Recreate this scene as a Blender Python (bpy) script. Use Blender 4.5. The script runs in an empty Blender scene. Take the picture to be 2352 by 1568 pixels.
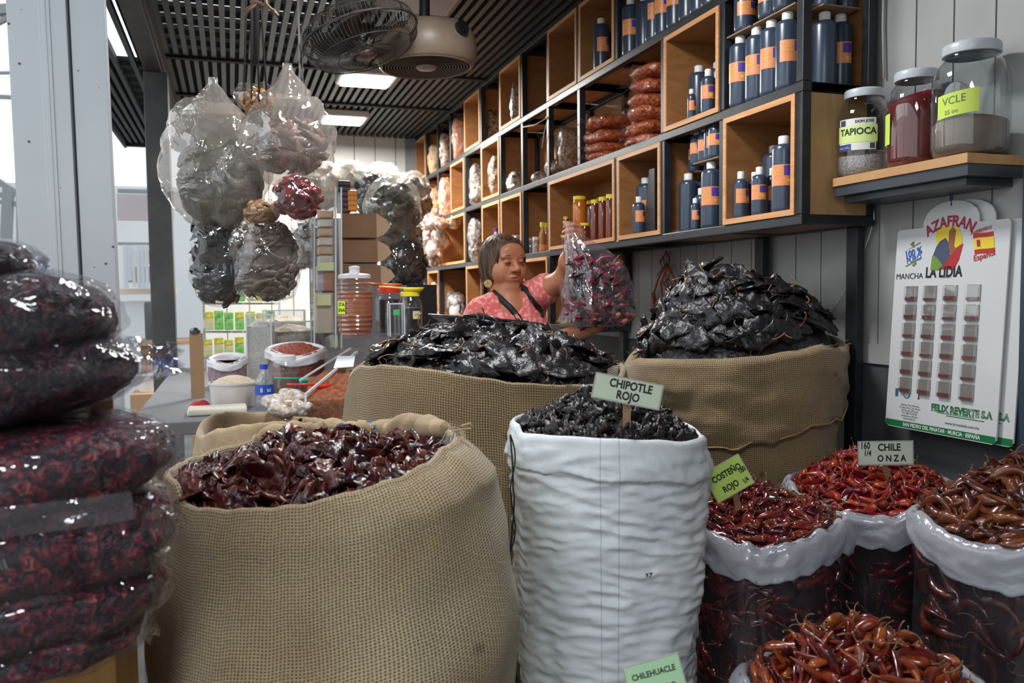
import bpy, math, random
from mathutils import Vector, Matrix, noise
sc = bpy.context.scene
COL = sc.collection
PI = math.pi
# ---------------------------------------------------------------- camera
YAW, PITCH, ROLL, FOC, CZ = 0.322564, 0.057097, -0.0098688, 1922.35, 1.35
_f = Vector((math.sin(YAW)*math.cos(PITCH), math.cos(YAW)*math.cos(PITCH), -math.sin(PITCH)))
_r = Vector((math.cos(YAW), -math.sin(YAW), 0)); _u = _r.cross(_f)
CR = _r*math.cos(ROLL)+_u*math.sin(ROLL); CU = _u*math.cos(ROLL)-_r*math.sin(ROLL); CF = _f
CAM = Vector((0, 0, CZ))
cd = bpy.data.cameras.new('camera'); cam = bpy.data.objects.new('camera', cd); COL.objects.link(cam)
cam.matrix_world = Matrix(((CR.x, CU.x, -CF.x, 0), (CR.y, CU.y, -CF.y, 0), (CR.z, CU.z, -CF.z, CZ), (0, 0, 0, 1)))
cd.sensor_width = 36; cd.lens = FOC/2352*36; cd.clip_start = .02
cd.dof.use_dof = True; cd.dof.focus_distance = 2.1; cd.dof.aperture_fstop = 5.6
sc.camera = cam
# ---------------------------------------------------------------- world and light
w = bpy.data.worlds.new('daylight'); sc.world = w; w.use_nodes = True
w.node_tree.nodes['Background'].inputs[0].default_value = (.90, .96, 1, 1)
w.node_tree.nodes['Background'].inputs[1].default_value = 1.25
sc.view_settings.view_transform = 'Standard'; sc.view_settings.look = 'None'
sc.view_settings.gamma = 1; sc.view_settings.use_curve_mapping = False
sc.view_settings.exposure = 0.08
sc.cycles.transparent_max_bounces = 16; sc.cycles.max_bounces = 7; sc.cycles.diffuse_bounces = 3; sc.cycles.glossy_bounces = 3
def area(name, loc, sx, sy, power, col=(1, 1, 1), rot=(0, 0, 0)):
    l = bpy.data.lights.new(name, 'AREA'); l.shape = 'RECTANGLE'; l.size = sx; l.size_y = sy
    l.energy = power; l.color = col
    o = bpy.data.objects.new(name, l); o.location = loc; o.rotation_euler = rot; COL.objects.link(o)
    return o
CEIL = 2.605
# shop lamps: two LED panels in view and those over the front of the stall
LAMPS = [(.758, 4.82), (.768, 5.94)]
for i, (x, y) in enumerate(LAMPS):
    area('panel_lamp_light', (x, y, CEIL-.075), .24, .24, 52, (1, .97, .92))
area('front_lamp_light', (.6, 2.0, CEIL-.075), .3, .3, 24, (.97, .98, 1))
area('front_lamp_light', (-.2, -.3, CEIL-.1), .5, .5, 30, (.93, .97, 1))
# daylight falling through the open side of the stall, from the hall's roof lights
area('skylight_light', (-2.2, 2.6, 3.6), 2.2, 4.0, 38, (.86, .94, 1), (0, math.radians(-48), 0))
# ---------------------------------------------------------------- geometry helpers
def at(px, py, z):
    return CAM + (CR*((px-1176)/FOC) - CU*((py-784)/FOC) + CF)*z
def on(px, py, ax, val):
    d = CR*((px-1176)/FOC) - CU*((py-784)/FOC) + CF
    return CAM + d*((val-CAM[ax])/d[ax])
def lerp(a, b, t): return a+(b-a)*t
def nz(x, y, z, s=1.0): return noise.noise(Vector((x*s, y*s, z*s)))
class MB:
    def __init__(s): s.v = []; s.f = []; s.m = []; s.uv = {}
    def add(s, vs, fs, mi=0, uvs=None):
        o = len(s.v); s.v += [tuple(v) for v in vs]
        for k, f in enumerate(fs):
            if uvs: s.uv[len(s.f)] = uvs[k]
            s.f.append([i+o for i in f]); s.m.append(mi)
        return s
    def box(s, lo, hi, mi=0, M=None):
        x0, y0, z0 = lo; x1, y1, z1 = hi
        vs = [Vector(p) for p in ((x0,y0,z0),(x1,y0,z0),(x1,y1,z0),(x0,y1,z0),(x0,y0,z1),(x1,y0,z1),(x1,y1,z1),(x0,y1,z1))]
        if M: vs = [M@v for v in vs]
        return s.add(vs, [(3,2,1,0),(4,5,6,7),(0,1,5,4),(1,2,6,5),(2,3,7,6),(3,0,4,7)], mi)
    def bar(s, a, b, w, h=None, mi=0, up=Vector((0,0,1))):
        a = Vector(a); b = Vector(b); h = h or w; d = (b-a).normalized()
        if abs(d.dot(up)) > .98: up = Vector((0,1,0))
        x = d.cross(up).normalized()*(w/2); y = x.cross(d).normalized()*(h/2)
        vs = [a-x-y, a+x-y, a+x+y, a-x+y, b-x-y, b+x-y, b+x+y, b-x+y]
        return s.add(vs, [(3,2,1,0),(4,5,6,7),(0,1,5,4),(1,2,6,5),(2,3,7,6),(3,0,4,7)], mi)
    def tube(s, pts, rad, n=8, mi=0, caps=True, sq=1.0, twist=0):
        pts = [Vector(p) for p in pts]; N = len(pts)
        if not hasattr(rad, '__len__'): rad = [rad]*N
        vs = []; fs = []; pu = None
        for i, p in enumerate(pts):
            d = (pts[min(i+1, N-1)]-pts[max(i-1, 0)])
            d = d.normalized() if d.length > 1e-9 else Vector((0,0,1))
            if pu is None: pu = Vector((0,0,1)) if abs(d.z) < .9 else Vector((1,0,0))
            x = d.cross(pu).normalized(); pu = x.cross(d).normalized()
            for k in range(n):
                a = 2*PI*k/n+twist*i
                vs.append(p+(x*math.cos(a)+pu*math.sin(a)*sq)*rad[i])
        for i in range(N-1):
            for k in range(n):
                k2 = (k+1) % n
                fs.append((i*n+k, i*n+k2, (i+1)*n+k2, (i+1)*n+k))
        if caps:
            fs.append(tuple(range(n-1, -1, -1))); fs.append(tuple((N-1)*n+k for k in range(n)))
        return s.add(vs, fs, mi)
    def lathe(s, prof, n=32, c=(0,0,0), mi=0, M=None, a0=0, a1=2*PI, rf=None):
        c = Vector(c); full = abs(a1-a0-2*PI) < 1e-6; m = n if full else n+1
        vs = []; fs = []; uvs = []
        L = [0]
        for i in range(1, len(prof)): L.append(L[-1]+math.dist(prof[i], prof[i-1]))
        for (r, z) in prof:
            for k in range(m):
                a = a0+(a1-a0)*k/n
                p = Vector((r*math.cos(a), r*math.sin(a), z))
                if rf: p = rf(p, a)
                vs.append((M@p if M else p)+c)
        rr = max(p[0] for p in prof)
        for i in range(len(prof)-1):
            for k in range(n):
                k2 = (k+1) % m
                fs.append((i*m+k, i*m+k2, (i+1)*m+k2, (i+1)*m+k))
                u0, u1 = k/n*(a1-a0)*rr, (k+1)/n*(a1-a0)*rr
                uvs.append(((u0, L[i]), (u1, L[i]), (u1, L[i+1]), (u0, L[i+1])))
        return s.add(vs, fs, mi, uvs)
    def build(s, name, mats, parent=None, smooth=False, loc=None):
        me = bpy.data.meshes.new(name)
        me.from_pydata(s.v, [], s.f)
        if not hasattr(mats, '__len__'): mats = [mats]
        for m in mats: me.materials.append(m)
        me.polygons.foreach_set('material_index', s.m)
        if smooth: me.polygons.foreach_set('use_smooth', [True]*len(s.f))
        if s.uv:
            ul = me.uv_layers.new(name='UVMap'); i = 0
            for k, f in enumerate(s.f):
                q = s.uv.get(k)
                for j in range(len(f)):
                    if q: ul.data[i].uv = q[j]
                    i += 1
        me.update()
        o = bpy.data.objects.new(name, me); COL.objects.link(o)
        if parent: o.parent = parent
        if loc: o.location = loc
        return o
def shade(o, ang=35):
    me = o.data; me.polygons.foreach_set('use_smooth', [True]*len(me.polygons))
    bm_edges = me.edges
    import bmesh
    bm = bmesh.new(); bm.from_mesh(me); c = math.radians(ang)
    for e in bm.edges:
        if len(e.link_faces) == 2 and e.calc_face_angle(0) > c: e.smooth = False
    bm.to_mesh(me); bm.free(); return o
def bevel(o, w=.003, seg=2):
    m = o.modifiers.new('bevel', 'BEVEL'); m.width = w; m.segments = seg; m.limit_method = 'ANGLE'; return o
def tag(o, label, cat, group=None, kind=None):
    o['label'] = label; o['category'] = cat
    if group: o['group'] = group
    if kind: o['kind'] = kind
    return o
def struct(o): o['kind'] = 'structure'; return o
def empty(name, loc=(0,0,0), rz=0):
    o = bpy.data.objects.new(name, None); o.location = loc; o.rotation_euler = (0,0,rz)
    o.empty_display_size = .05; COL.objects.link(o); return o
def copy_tree(o, parent=None):
    c = o.copy(); COL.objects.link(c)
    if parent: c.parent = parent
    for ch in [x for x in KIDS(o)]: copy_tree(ch, c)
    return c
_kids = {}
def KIDS(o):
    if o.name not in _kids: _kids[o.name] = list(o.children)
    return _kids[o.name]
# ---------------------------------------------------------------- materials
MATS = {}
def new_mat(name):
    m = bpy.data.materials.new(name); m.use_nodes = True; nt = m.node_tree
    return m, nt, nt.nodes['Principled BSDF'], nt.nodes['Material Output']
def mat(name, col, rough=.5, col2=None, ns=8, nd=3, bump=0, bs=None, metal=0, coat=0, spec=.5, rnd=0, uv=False,
        emis=0, ecol=None, sheen=0, sub=0, thr=None, stretch=None, bd=4, trans=0):
    if name in MATS: return MATS[name]
    m, nt, b, out = new_mat(name); N = nt.nodes; L = nt.links
    b.inputs['Base Color'].default_value = (*col, 1); b.inputs['Roughness'].default_value = rough
    b.inputs['Metallic'].default_value = metal; b.inputs['Coat Weight'].default_value = coat
    b.inputs['Specular IOR Level'].default_value = spec; b.inputs['Sheen Weight'].default_value = sheen
    if sub: b.inputs['Subsurface Weight'].default_value = sub; b.inputs['Subsurface Scale'].default_value = .02
    if emis: b.inputs['Emission Strength'].default_value = emis; b.inputs['Emission Color'].default_value = (*(ecol or col), 1)
    vec = None
    if col2 or bump:
        tc = N.new('ShaderNodeTexCoord'); mp = N.new('ShaderNodeMapping')
        L.new(tc.outputs['UV' if uv else 'Object'], mp.inputs[0])
        if stretch: mp.inputs['Scale'].default_value = stretch
        vec = mp.outputs[0]
    csock = None
    if col2:
        n = N.new('ShaderNodeTexNoise'); n.inputs['Scale'].default_value = ns; n.inputs['Detail'].default_value = nd
        L.new(vec, n.inputs['Vector'])
        r = N.new('ShaderNodeValToRGB'); lo, hi = thr or (.38, .62)
        r.color_ramp.elements[0].position = lo; r.color_ramp.elements[1].position = hi
        r.color_ramp.elements[0].color = (*col, 1); r.color_ramp.elements[1].color = (*col2, 1)
        L.new(n.outputs[0], r.inputs[0]); csock = r.outputs[0]
    if rnd:
        oi = N.new('ShaderNodeObjectInfo'); h = N.new('ShaderNodeHueSaturation')
        mr = N.new('ShaderNodeMapRange'); mr.inputs[3].default_value = 1-rnd; mr.inputs[4].default_value = 1+rnd
        L.new(oi.outputs['Random'], mr.inputs[0]); L.new(mr.outputs[0], h.inputs['Value'])
        mr2 = N.new('ShaderNodeMapRange'); mr2.inputs[3].default_value = .5-rnd*.03; mr2.inputs[4].default_value = .5+rnd*.03
        L.new(oi.outputs['Random'], mr2.inputs[0]); L.new(mr2.outputs[0], h.inputs['Hue'])
        h.inputs['Color'].default_value = (*col, 1)
        if csock: L.new(csock, h.inputs['Color'])
        csock = h.outputs[0]
    if csock: L.new(csock, b.inputs['Base Color'])
    if bump:
        n2 = N.new('ShaderNodeTexNoise'); n2.inputs['Scale'].default_value = bs or ns; n2.inputs['Detail'].default_value = bd
        L.new(vec, n2.inputs['Vector'])
        bp = N.new('ShaderNodeBump'); bp.inputs['Strength'].default_value = 1; bp.inputs['Distance'].default_value = bump
        L.new(n2.outputs[0], bp.inputs['Height']); L.new(bp.outputs[0], b.inputs['Normal'])
    MATS[name] = m; return m
def film(name, tint=(.95, .96, .97), rough=.08, milk=.06, bump=.003, bs=30, fac=.06, mcol=(.8, .82, .85), stretch=None, edge=.45, pw_=2.6):
    """clear plastic / thin glass: see-through, milky a little, glossy towards the rim"""
    if name in MATS: return MATS[name]
    m, nt, b, out = new_mat(name); N = nt.nodes; L = nt.links; N.remove(b)
    t = N.new('ShaderNodeBsdfTransparent'); t.inputs[0].default_value = (*tint, 1)
    g = N.new('ShaderNodeBsdfGlossy'); g.inputs['Roughness'].default_value = rough; g.inputs['Color'].default_value = (1,1,1,1)
    d = N.new('ShaderNodeBsdfDiffuse'); d.inputs[0].default_value = (*mcol, 1)
    tl = N.new('ShaderNodeBsdfTranslucent'); tl.inputs[0].default_value = (*mcol, 1)
    dm = N.new('ShaderNodeMixShader'); dm.inputs[0].default_value = .45; L.new(d.outputs[0], dm.inputs[1]); L.new(tl.outputs[0], dm.inputs[2])
    lw = N.new('ShaderNodeLayerWeight'); lw.inputs[0].default_value = .25
    mr = N.new('ShaderNodeMapRange'); mr.inputs[3].default_value = fac; mr.inputs[4].default_value = edge
    pw = N.new('ShaderNodeMath'); pw.operation = 'POWER'; pw.inputs[1].default_value = pw_; L.new(lw.outputs['Facing'], pw.inputs[0]); L.new(pw.outputs[0], mr.inputs[0])
    m1 = N.new('ShaderNodeMixShader'); m1.inputs[0].default_value = milk
    m2 = N.new('ShaderNodeMixShader')
    L.new(t.outputs[0], m1.inputs[1]); L.new(dm.outputs[0], m1.inputs[2])
    L.new(mr.outputs[0], m2.inputs[0]); L.new(m1.outputs[0], m2.inputs[1]); L.new(g.outputs[0], m2.inputs[2])
    L.new(m2.outputs[0], out.inputs[0])
    if bump:
        tc = N.new('ShaderNodeTexCoord'); mp = N.new('ShaderNodeMapping'); L.new(tc.outputs['Object'], mp.inputs[0])
        if stretch: mp.inputs['Scale'].default_value = stretch
        n2 = N.new('ShaderNodeTexNoise'); n2.inputs['Scale'].default_value = bs; n2.inputs['Detail'].default_value = 3; n2.inputs['Distortion'].default_value = .8
        L.new(mp.outputs[0], n2.inputs['Vector'])
        bp = N.new('ShaderNodeBump'); bp.inputs['Strength'].default_value = 1; bp.inputs['Distance'].default_value = bump
        L.new(n2.outputs[0], bp.inputs['Height'])
        for q in (g, d, lw): L.new(bp.outputs[0], q.inputs['Normal'])
    MATS[name] = m; return m
def math_node(N, L, op, a, b=None, clamp=False):
    n = N.new('ShaderNodeMath'); n.operation = op; n.use_clamp = clamp
    for i, q in enumerate((a, b)):
        if q is None: continue
        if isinstance(q, (int, float)): n.inputs[i].default_value = q
        else: L.new(q, n.inputs[i])
    return n.outputs[0]
def burlap(name, c_light=(.42, .31, .17), c_dark=(.055, .04, .022), pitch=.0042, stain=(.22, .14, .06), blue=False):
    m, nt, b, out = new_mat(name); N = nt.nodes; L = nt.links
    tc = N.new('ShaderNodeTexCoord')
    nn = N.new('ShaderNodeTexNoise'); nn.inputs['Scale'].default_value = 14; nn.inputs['Detail'].default_value = 4; L.new(tc.outputs['UV'], nn.inputs['Vector'])
    mx = N.new('ShaderNodeMix'); mx.data_type = 'RGBA'; mx.blend_type = 'LINEAR_LIGHT'; mx.inputs[0].default_value = .0035
    L.new(tc.outputs['UV'], mx.inputs[6]); L.new(nn.outputs['Color'], mx.inputs[7])
    sp = N.new('ShaderNodeSeparateXYZ'); L.new(mx.outputs[2], sp.inputs[0])
    U = math_node(N, L, 'MULTIPLY', sp.outputs[0], PI/pitch); V = math_node(N, L, 'MULTIPLY', sp.outputs[1], PI/pitch)
    su = math_node(N, L, 'SINE', U); sv = math_node(N, L, 'SINE', V)
    au = math_node(N, L, 'ABSOLUTE', su); av = math_node(N, L, 'ABSOLUTE', sv)
    # over-under
    sg = math_node(N, L, 'SIGN', math_node(N, L, 'MULTIPLY', su, sv))
    k1 = math_node(N, L, 'ADD', math_node(N, L, 'MULTIPLY', sg, .13), .87)
    k2 = math_node(N, L, 'ADD', math_node(N, L, 'MULTIPLY', sg, -.13), .87)
    h = math_node(N, L, 'MAXIMUM', math_node(N, L, 'MULTIPLY', au, k1), math_node(N, L, 'MULTIPLY', av, k2))
    n3 = N.new('ShaderNodeTexNoise'); n3.inputs['Scale'].default_value = 5; n3.inputs['Detail'].default_value = 5; L.new(tc.outputs['UV'], n3.inputs['Vector'])
    h2 = math_node(N, L, 'ADD', h, math_node(N, L, 'MULTIPLY', math_node(N, L, 'SUBTRACT', n3.outputs[0], .5), .35))
    r = N.new('ShaderNodeValToRGB'); e = r.color_ramp.elements
    e[0].position = .38; e[0].color = (*c_dark, 1); e[1].position = .8; e[1].color = (*c_light, 1)
    L.new(h2, r.inputs[0])
    n4 = N.new('ShaderNodeTexNoise'); n4.inputs['Scale'].default_value = 3.2; n4.inputs['Detail'].default_value = 6; L.new(tc.outputs['UV'], n4.inputs['Vector'])
    vo = N.new('ShaderNodeTexVoronoi'); vo.inputs['Scale'].default_value = 7.5; L.new(mx.outputs[2], vo.inputs['Vector'])
    hole = math_node(N, L, 'SUBTRACT', .42, math_node(N, L, 'MULTIPLY', vo.outputs['Distance'], 4.2), True)
    h2 = math_node(N, L, 'SUBTRACT', h2, math_node(N, L, 'MULTIPLY', hole, 1.0))
    L.new(h2, r.inputs[0])
    r4 = N.new('ShaderNodeValToRGB'); r4.color_ramp.elements[0].position = .42; r4.color_ramp.elements[1].position = .72
    r4.color_ramp.elements[0].color = (1,1,1,1); r4.color_ramp.elements[1].color = tuple(stain[i]/c_light[i]*1.1 for i in range(3))+(1,)
    L.new(n4.outputs[0], r4.inputs[0])
    mm = N.new('ShaderNodeMix'); mm.data_type = 'RGBA'; mm.blend_type = 'MULTIPLY'; mm.inputs[0].default_value = 1
    L.new(r.outputs[0], mm.inputs[6]); L.new(r4.outputs[0], mm.inputs[7])
    # fine thread-to-thread variation
    n5 = N.new('ShaderNodeTexNoise'); n5.inputs['Scale'].default_value = 160; n5.inputs['Detail'].default_value = 2; L.new(tc.outputs['UV'], n5.inputs['Vector'])
    mr = N.new('ShaderNodeMapRange'); mr.inputs[3].default_value = .72; mr.inputs[4].default_value = 1.28; L.new(n5.outputs[0], mr.inputs[0])
    hs = N.new('ShaderNodeHueSaturation'); L.new(mr.outputs[0], hs.inputs['Value']); L.new(mm.outputs[2], hs.inputs['Color'])
    L.new(hs.outputs[0], b.inputs['Base Color'])
    b.inputs['Roughness'].default_value = .95; b.inputs['Specular IOR Level'].default_value = .15; b.inputs['Sheen Weight'].default_value = .25
    bp = N.new('ShaderNodeBump'); bp.inputs['Strength'].default_value = .9; bp.inputs['Distance'].default_value = .0016
    L.new(h2, bp.inputs['Height']); L.new(bp.outputs[0], b.inputs['Normal'])
    MATS[name] = m; return m
def wood(name, c1, c2, rough=.5, sc_=(1, 1, 1), scale=14, bump=.0004):
    if name in MATS: return MATS[name]
    m, nt, b, out = new_mat(name); N = nt.nodes; L = nt.links
    tc = N.new('ShaderNodeTexCoord'); mp = N.new('ShaderNodeMapping'); L.new(tc.outputs['Object'], mp.inputs[0]); mp.inputs['Scale'].default_value = sc_
    n = N.new('ShaderNodeTexNoise'); n.inputs['Scale'].default_value = scale; n.inputs['Detail'].default_value = 5; n.inputs['Distortion'].default_value = .6
    L.new(mp.outputs[0], n.inputs['Vector'])
    r = N.new('ShaderNodeValToRGB'); r.color_ramp.elements[0].position = .32; r.color_ramp.elements[1].position = .7
    r.color_ramp.elements[0].color = (*c1, 1); r.color_ramp.elements[1].color = (*c2, 1)
    L.new(n.outputs[0], r.inputs[0]); L.new(r.outputs[0], b.inputs['Base Color']); b.inputs['Roughness'].default_value = rough
    bp = N.new('ShaderNodeBump'); bp.inputs['Distance'].default_value = bump; L.new(n.outputs[0], bp.inputs['Height']); L.new(bp.outputs[0], b.inputs['Normal'])
    MATS[name] = m; return m
BLACKM = mat('black_steel', (.012, .014, .017), .42, (.02, .022, .026), 20, bump=.0002)
WHITECAP = mat('white_plastic', (.8, .8, .78), .4)
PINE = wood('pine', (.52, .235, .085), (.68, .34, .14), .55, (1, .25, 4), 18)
PINE_SHADE = wood('pine_shaded', (.27, .115, .036), (.36, .165, .055), .55, (1, .3, 3), 14)  # same pine, with the shade inside the cubbies put into its colour
INK = mat('ink', (.012, .012, .014), .6)
# ---------------------------------------------------------------- text
def text_verts(s, size, font_w=None, sx=1.0, align='CENTER'):
    cu = bpy.data.curves.new('t', 'FONT'); cu.body = s; cu.size = size; cu.align_x = align; cu.align_y = 'CENTER'
    cu.resolution_u = 3
    if font_w: cu.offset = font_w
    o = bpy.data.objects.new('t', cu); COL.objects.link(o)
    me = o.to_mesh()
    vs = [Vector((v.co.x*sx, v.co.y, 0)) for v in me.vertices]; fs = [tuple(p.vertices) for p in me.polygons]
    o.to_mesh_clear(); bpy.data.objects.remove(o); bpy.data.curves.remove(cu)
    return vs, fs
def text_on(mb, s, size, M, mi=0, fw=None, sx=1.0, align='CENTER', warp=None):
    vs, fs = text_verts(s, size, fw, sx, align)
    if warp: vs = [warp(v) for v in vs]
    mb.add([M@v for v in vs], fs, mi)
    return mb
def frame_M(origin, xdir, ydir):
    x = Vector(xdir).normalized(); y = Vector(ydir); y = (y-x*y.dot(x)).normalized(); z = x.cross(y)
    return Matrix(((x.x, y.x, z.x, origin[0]), (x.y, y.y, z.y, origin[1]), (x.z, y.z, z.z, origin[2]), (0,0,0,1)))
# ================================================================ setting
WX, BY = 1.70, 6.75
FLOORM = mat('concrete_floor', (.20, .19, .18), .7, (.13, .125, .12), 3, bump=.0008)
mb = MB(); mb.box((-14, -3, -.1), (3.2, 26, 0)); struct(mb.build('floor', FLOORM))
def panel_mat(name, c1, c2):
    m, nt, b, out = new_mat(name); N = nt.nodes; L = nt.links
    tc = N.new('ShaderNodeTexCoord'); n = N.new('ShaderNodeTexNoise'); n.inputs['Scale'].default_value = 2.2; n.inputs['Detail'].default_value = 7
    L.new(tc.outputs['Object'], n.inputs['Vector'])
    r = N.new('ShaderNodeValToRGB'); r.color_ramp.elements[0].position = .35; r.color_ramp.elements[1].position = .7
    r.color_ramp.elements[0].color = (*c1, 1); r.color_ramp.elements[1].color = (*c2, 1)
    L.new(n.outputs[0], r.inputs[0])
    v = N.new('ShaderNodeTexVoronoi'); v.inputs['Scale'].default_value = 16; L.new(tc.outputs['Object'], v.inputs['Vector'])
    rr = N.new('ShaderNodeValToRGB'); rr.color_ramp.elements[0].position = .03; rr.color_ramp.elements[1].position = .05
    rr.color_ramp.elements[0].color = (.25, .24, .22, 1); rr.color_ramp.elements[1].color = (1, 1, 1, 1); L.new(v.outputs[0], rr.inputs[0])
    mx = N.new('ShaderNodeMix'); mx.data_type = 'RGBA'; mx.blend_type = 'MULTIPLY'; mx.inputs[0].default_value = .6
    L.new(r.outputs[0], mx.inputs[6]); L.new(rr.outputs[0], mx.inputs[7]); L.new(mx.outputs[2], b.inputs['Base Color'])
    b.inputs['Roughness'].default_value = .45; return m
PANEL = panel_mat('white_wall_panel', (.42, .42, .41), (.30, .295, .285))
GREYP = mat('grey_wall_paint', (.075, .08, .088), .6, (.06, .063, .07), 4, bump=.0006)
# right wall: upper white vertical panels with grooves, lower dark grey part with a rail between
mb = MB()
y = -1.0
while y < 7.0:
    mb.box((WX, y+.0025, 1.20), (WX+.03, y+.1175, 3.0)); y += .12
mb.box((WX+.012, -1.0, 1.14), (WX+.05, 7.0, 3.0), 1)
mb.box((WX-.004, -1.0, 1.145), (WX+.03, 7.0, 1.20))
mb.box((WX+.004, -1.0, 0), (WX+.05, 7.0, 1.145), 2)
o = mb.build('wall_right', [PANEL, mat('groove_dark', (.05, .05, .05), .8), GREYP]); struct(o)
mb = MB(); x = -.20
while x < 1.70:
    mb.box((x+.003, BY, 0), (x+.162, BY+.03, 3.0)); x += .165
mb.box((-.20, BY+.015, 0), (1.75, BY+.06, 3.0), 1)
struct(mb.build('wall_back', [mat('back_panel_white', (.60, .60, .57), .5, (.52, .52, .49), 3), mat('groove_dark', (.05,.05,.05), .8)]))
mb = MB(); mb.box((-1.2, -2.1, 0), (3.2, -2.05, 3.0)); struct(mb.build('wall_light_block', mat('block_wall_grey', (.22, .22, .22), .7)))  # unseen wall added behind the camera so daylight enters from the left
# corner trim at the end of the shelves
mb = MB(); mb.box((1.40, BY-.05, 0), (1.44, BY, 2.6)); mb.box((1.36, BY-.02, 0), (1.40, BY, 2.6)); struct(mb.build('trim_1', mat('trim_grey', (.22, .23, .24), .5)))
# ceiling: dark slats running away from the camera below a deck with slots that let daylight in
SLAT = mat('dark_slat', (.020, .021, .022), .5, (.028, .029, .03), 9)
DECK = mat('deck_black', (.004, .004, .005), .85)
mb = MB(); x = -.80; k = 0
while x < 1.70:
    if not (-.56 < x < -.40 and k % 2 == 0):
        mb.box((x, -1.6, CEIL), (x+.024, 7.6 if x < -.34 else BY, CEIL+.028), 0)
    x += .046; k += 1
# deck with slots (strips across X leave bright gaps in the slotted field)
def deck(x0, x1, y0, y1): mb.box((x0, y0, CEIL+.05), (x1, y1, CEIL+.07), 1)
deck(-.34, 1.75, -1.6, 3.78); ys = 3.78
for k in range(6):
    deck(-.34, .62, ys, ys+.10); ys += .10+.07
deck(.62, 1.75, 3.78, ys); deck(-.34, 1.75, ys, BY)
deck(-.36, -.34, -1.6, 7.6)
# outer strip: narrow deck bands with gaps of light between
ys = -1.6
while ys < 7.6:
    deck(-.80, -.64, ys, ys+.16); deck(-.64, -.56, ys, ys+.30)
    if ys < 5.0: deck(-.45, -.34, ys, ys+.30)
    else: deck(-.56, -.34, ys, ys+.12)
    ys += .24 if ys < 5 else .19
mb.box((-.80, 7.55, CEIL-.02), (-.34, 7.6, CEIL+.07), 0)
mb.box((-.80, -1.6, CEIL-.03), (-.78, 7.6, CEIL+.07), 0)
for yy in (2.9, 4.75, 5.6): mb.box((-.34, yy, CEIL-.012), (1.7, yy+.04, CEIL+.0), 1)
struct(mb.build('ceiling', [SLAT, DECK]))
o = bpy.data.objects.new('x', None); bpy.data.objects.remove(o)
# beam along the open side and black post under it
mb = MB(); mb.box((-.385, -1.6, 2.49), (-.29, 7.0, CEIL-.001)); mb.box((-.375, -1.6, 2.47), (-.30, 7.0, 2.49))
tag(mb.build('steel_beam', mat('beam_grey', (.035, .033, .034), .55, (.055, .052, .052), 12)), 'dark dusty steel beam running along the open left side under the ceiling', 'beam')
r_ = empty('steel_post', (-.335, 4.62, 0)); tag(r_, 'black steel post with a grey face standing behind the hanging chile bags', 'post')
mb = MB(); mb.box((-.05, -.05, 0), (.062, .062, 2.469)); shade(bevel(mb.build('pole', [mat('post_grey', (.05, .052, .055), .5, (.085, .08, .075), 6)], r_), .004))
mb = MB(); mb.box((-.054, -.054, 1.02), (.066, -.049, 1.035)); mb.box((-.054,-.054,1.0),(.066,-.049,1.008)); mb.box((.0,-.056,.9),(.02,-.05,1.02)); mb.build('blue_ties', mat('blue_twine', (.03, .07, .4), .6), r_)['label'] = 'blue twine tied around the post'
# white folded post near the camera
pc = at(160, 700, 1.42)
r_ = empty('metal_post', (pc.x+.012, pc.y, 0), -YAW*.8); r_.rotation_euler.y = -.010; tag(r_, 'wide white painted metal post behind the stacks of bagged petals', 'post')
WPAINT = mat('white_paint', (.58, .62, .66), .38, (.52, .56, .60), 2.5, bump=.0003, nd=6)
mb = MB(); mb.box((-.078, 0, 0), (.018, .02, 2.6)); mb.box((.0225, .004, 0), (.078, .016, 2.6)); mb.box((-.02, -.0022, 0), (-.014, 0, 2.6)); mb.box((-.026, -.0014, 0), (-.008, 0, 2.6))
shade(bevel(mb.build('column', WPAINT, r_), .004, 3))
mb = MB(); mb.box((.016, .008, 0), (.024, .015, 2.6)); mb.build('seam', mat('seam_dark', (.03, .04, .055), .6), r_)
mb = MB(); random.seed(5)
for k in range(26):
    u = random.choice([random.uniform(-.08, .01), random.uniform(.026, .078)]); z = random.uniform(1.0, 1.85); s_ = random.choice([.0012, .001, .0022, .0008])
    yv = -.0006 if u < .015 else .0034
    mb.tube([(u, yv, z), (u, yv+.002, z)], s_, 8)
mb.build('paint_chips', mat('chip_dark', (.12, .11, .11), .8), r_)
# pole at the right picture edge
p = on(2349, 900, 0, WX-.045)
mb = MB(); mb.box((WX-.045, p.y-.03, 0), (WX-.012, p.y+.012, 1.62))
tag(mb.build('corner_pole', mat('pole_blue', (.035, .05, .075), .4)), 'slim dark blue metal pole against the wall beside the saffron cards', 'pole')
# ---------------------------------------------------------------- ceiling lamps
LED = mat('led_diffuser', (1, 1, 1), .5, emis=9, ecol=(1, .985, .96))
HOUS = mat('lamp_housing', (.45, .44, .43), .5)
for i, (x, y) in enumerate(LAMPS):
    r_ = empty('ceiling_light', (x, y, CEIL))
    tag(r_, ['square lit ceiling panel light nearer the fans', 'square lit ceiling panel light nearer the back wall'][i], 'light', 'ceiling panel lights')
    mb = MB(); mb.box((-.16, -.14, -.045), (.16, .14, -.0)); bevel(mb.build('housing', HOUS, r_), .01)
    mb = MB(); mb.box((-.135, -.125, -.055), (.135, .125, -.045)); bevel(mb.build('diffuser', LED, r_), .01)
q = at(945, 20, 2.85)
r_ = empty('ceiling_light', (.75, 3.42, CEIL)); tag(r_, 'unlit pale ceiling light box directly above the round fans', 'light')
mb = MB(); mb.box((-.16, -.14, -.07), (.16, .14, -.0)); bevel(mb.build('housing', HOUS, r_), .01)
mb = MB(); mb.box((-.14, -.12, -.073), (.14, .12, -.069)); mb.build('diffuser', mat('unlit_diffuser', (.33, .32, .32), .5), r_)
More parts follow.
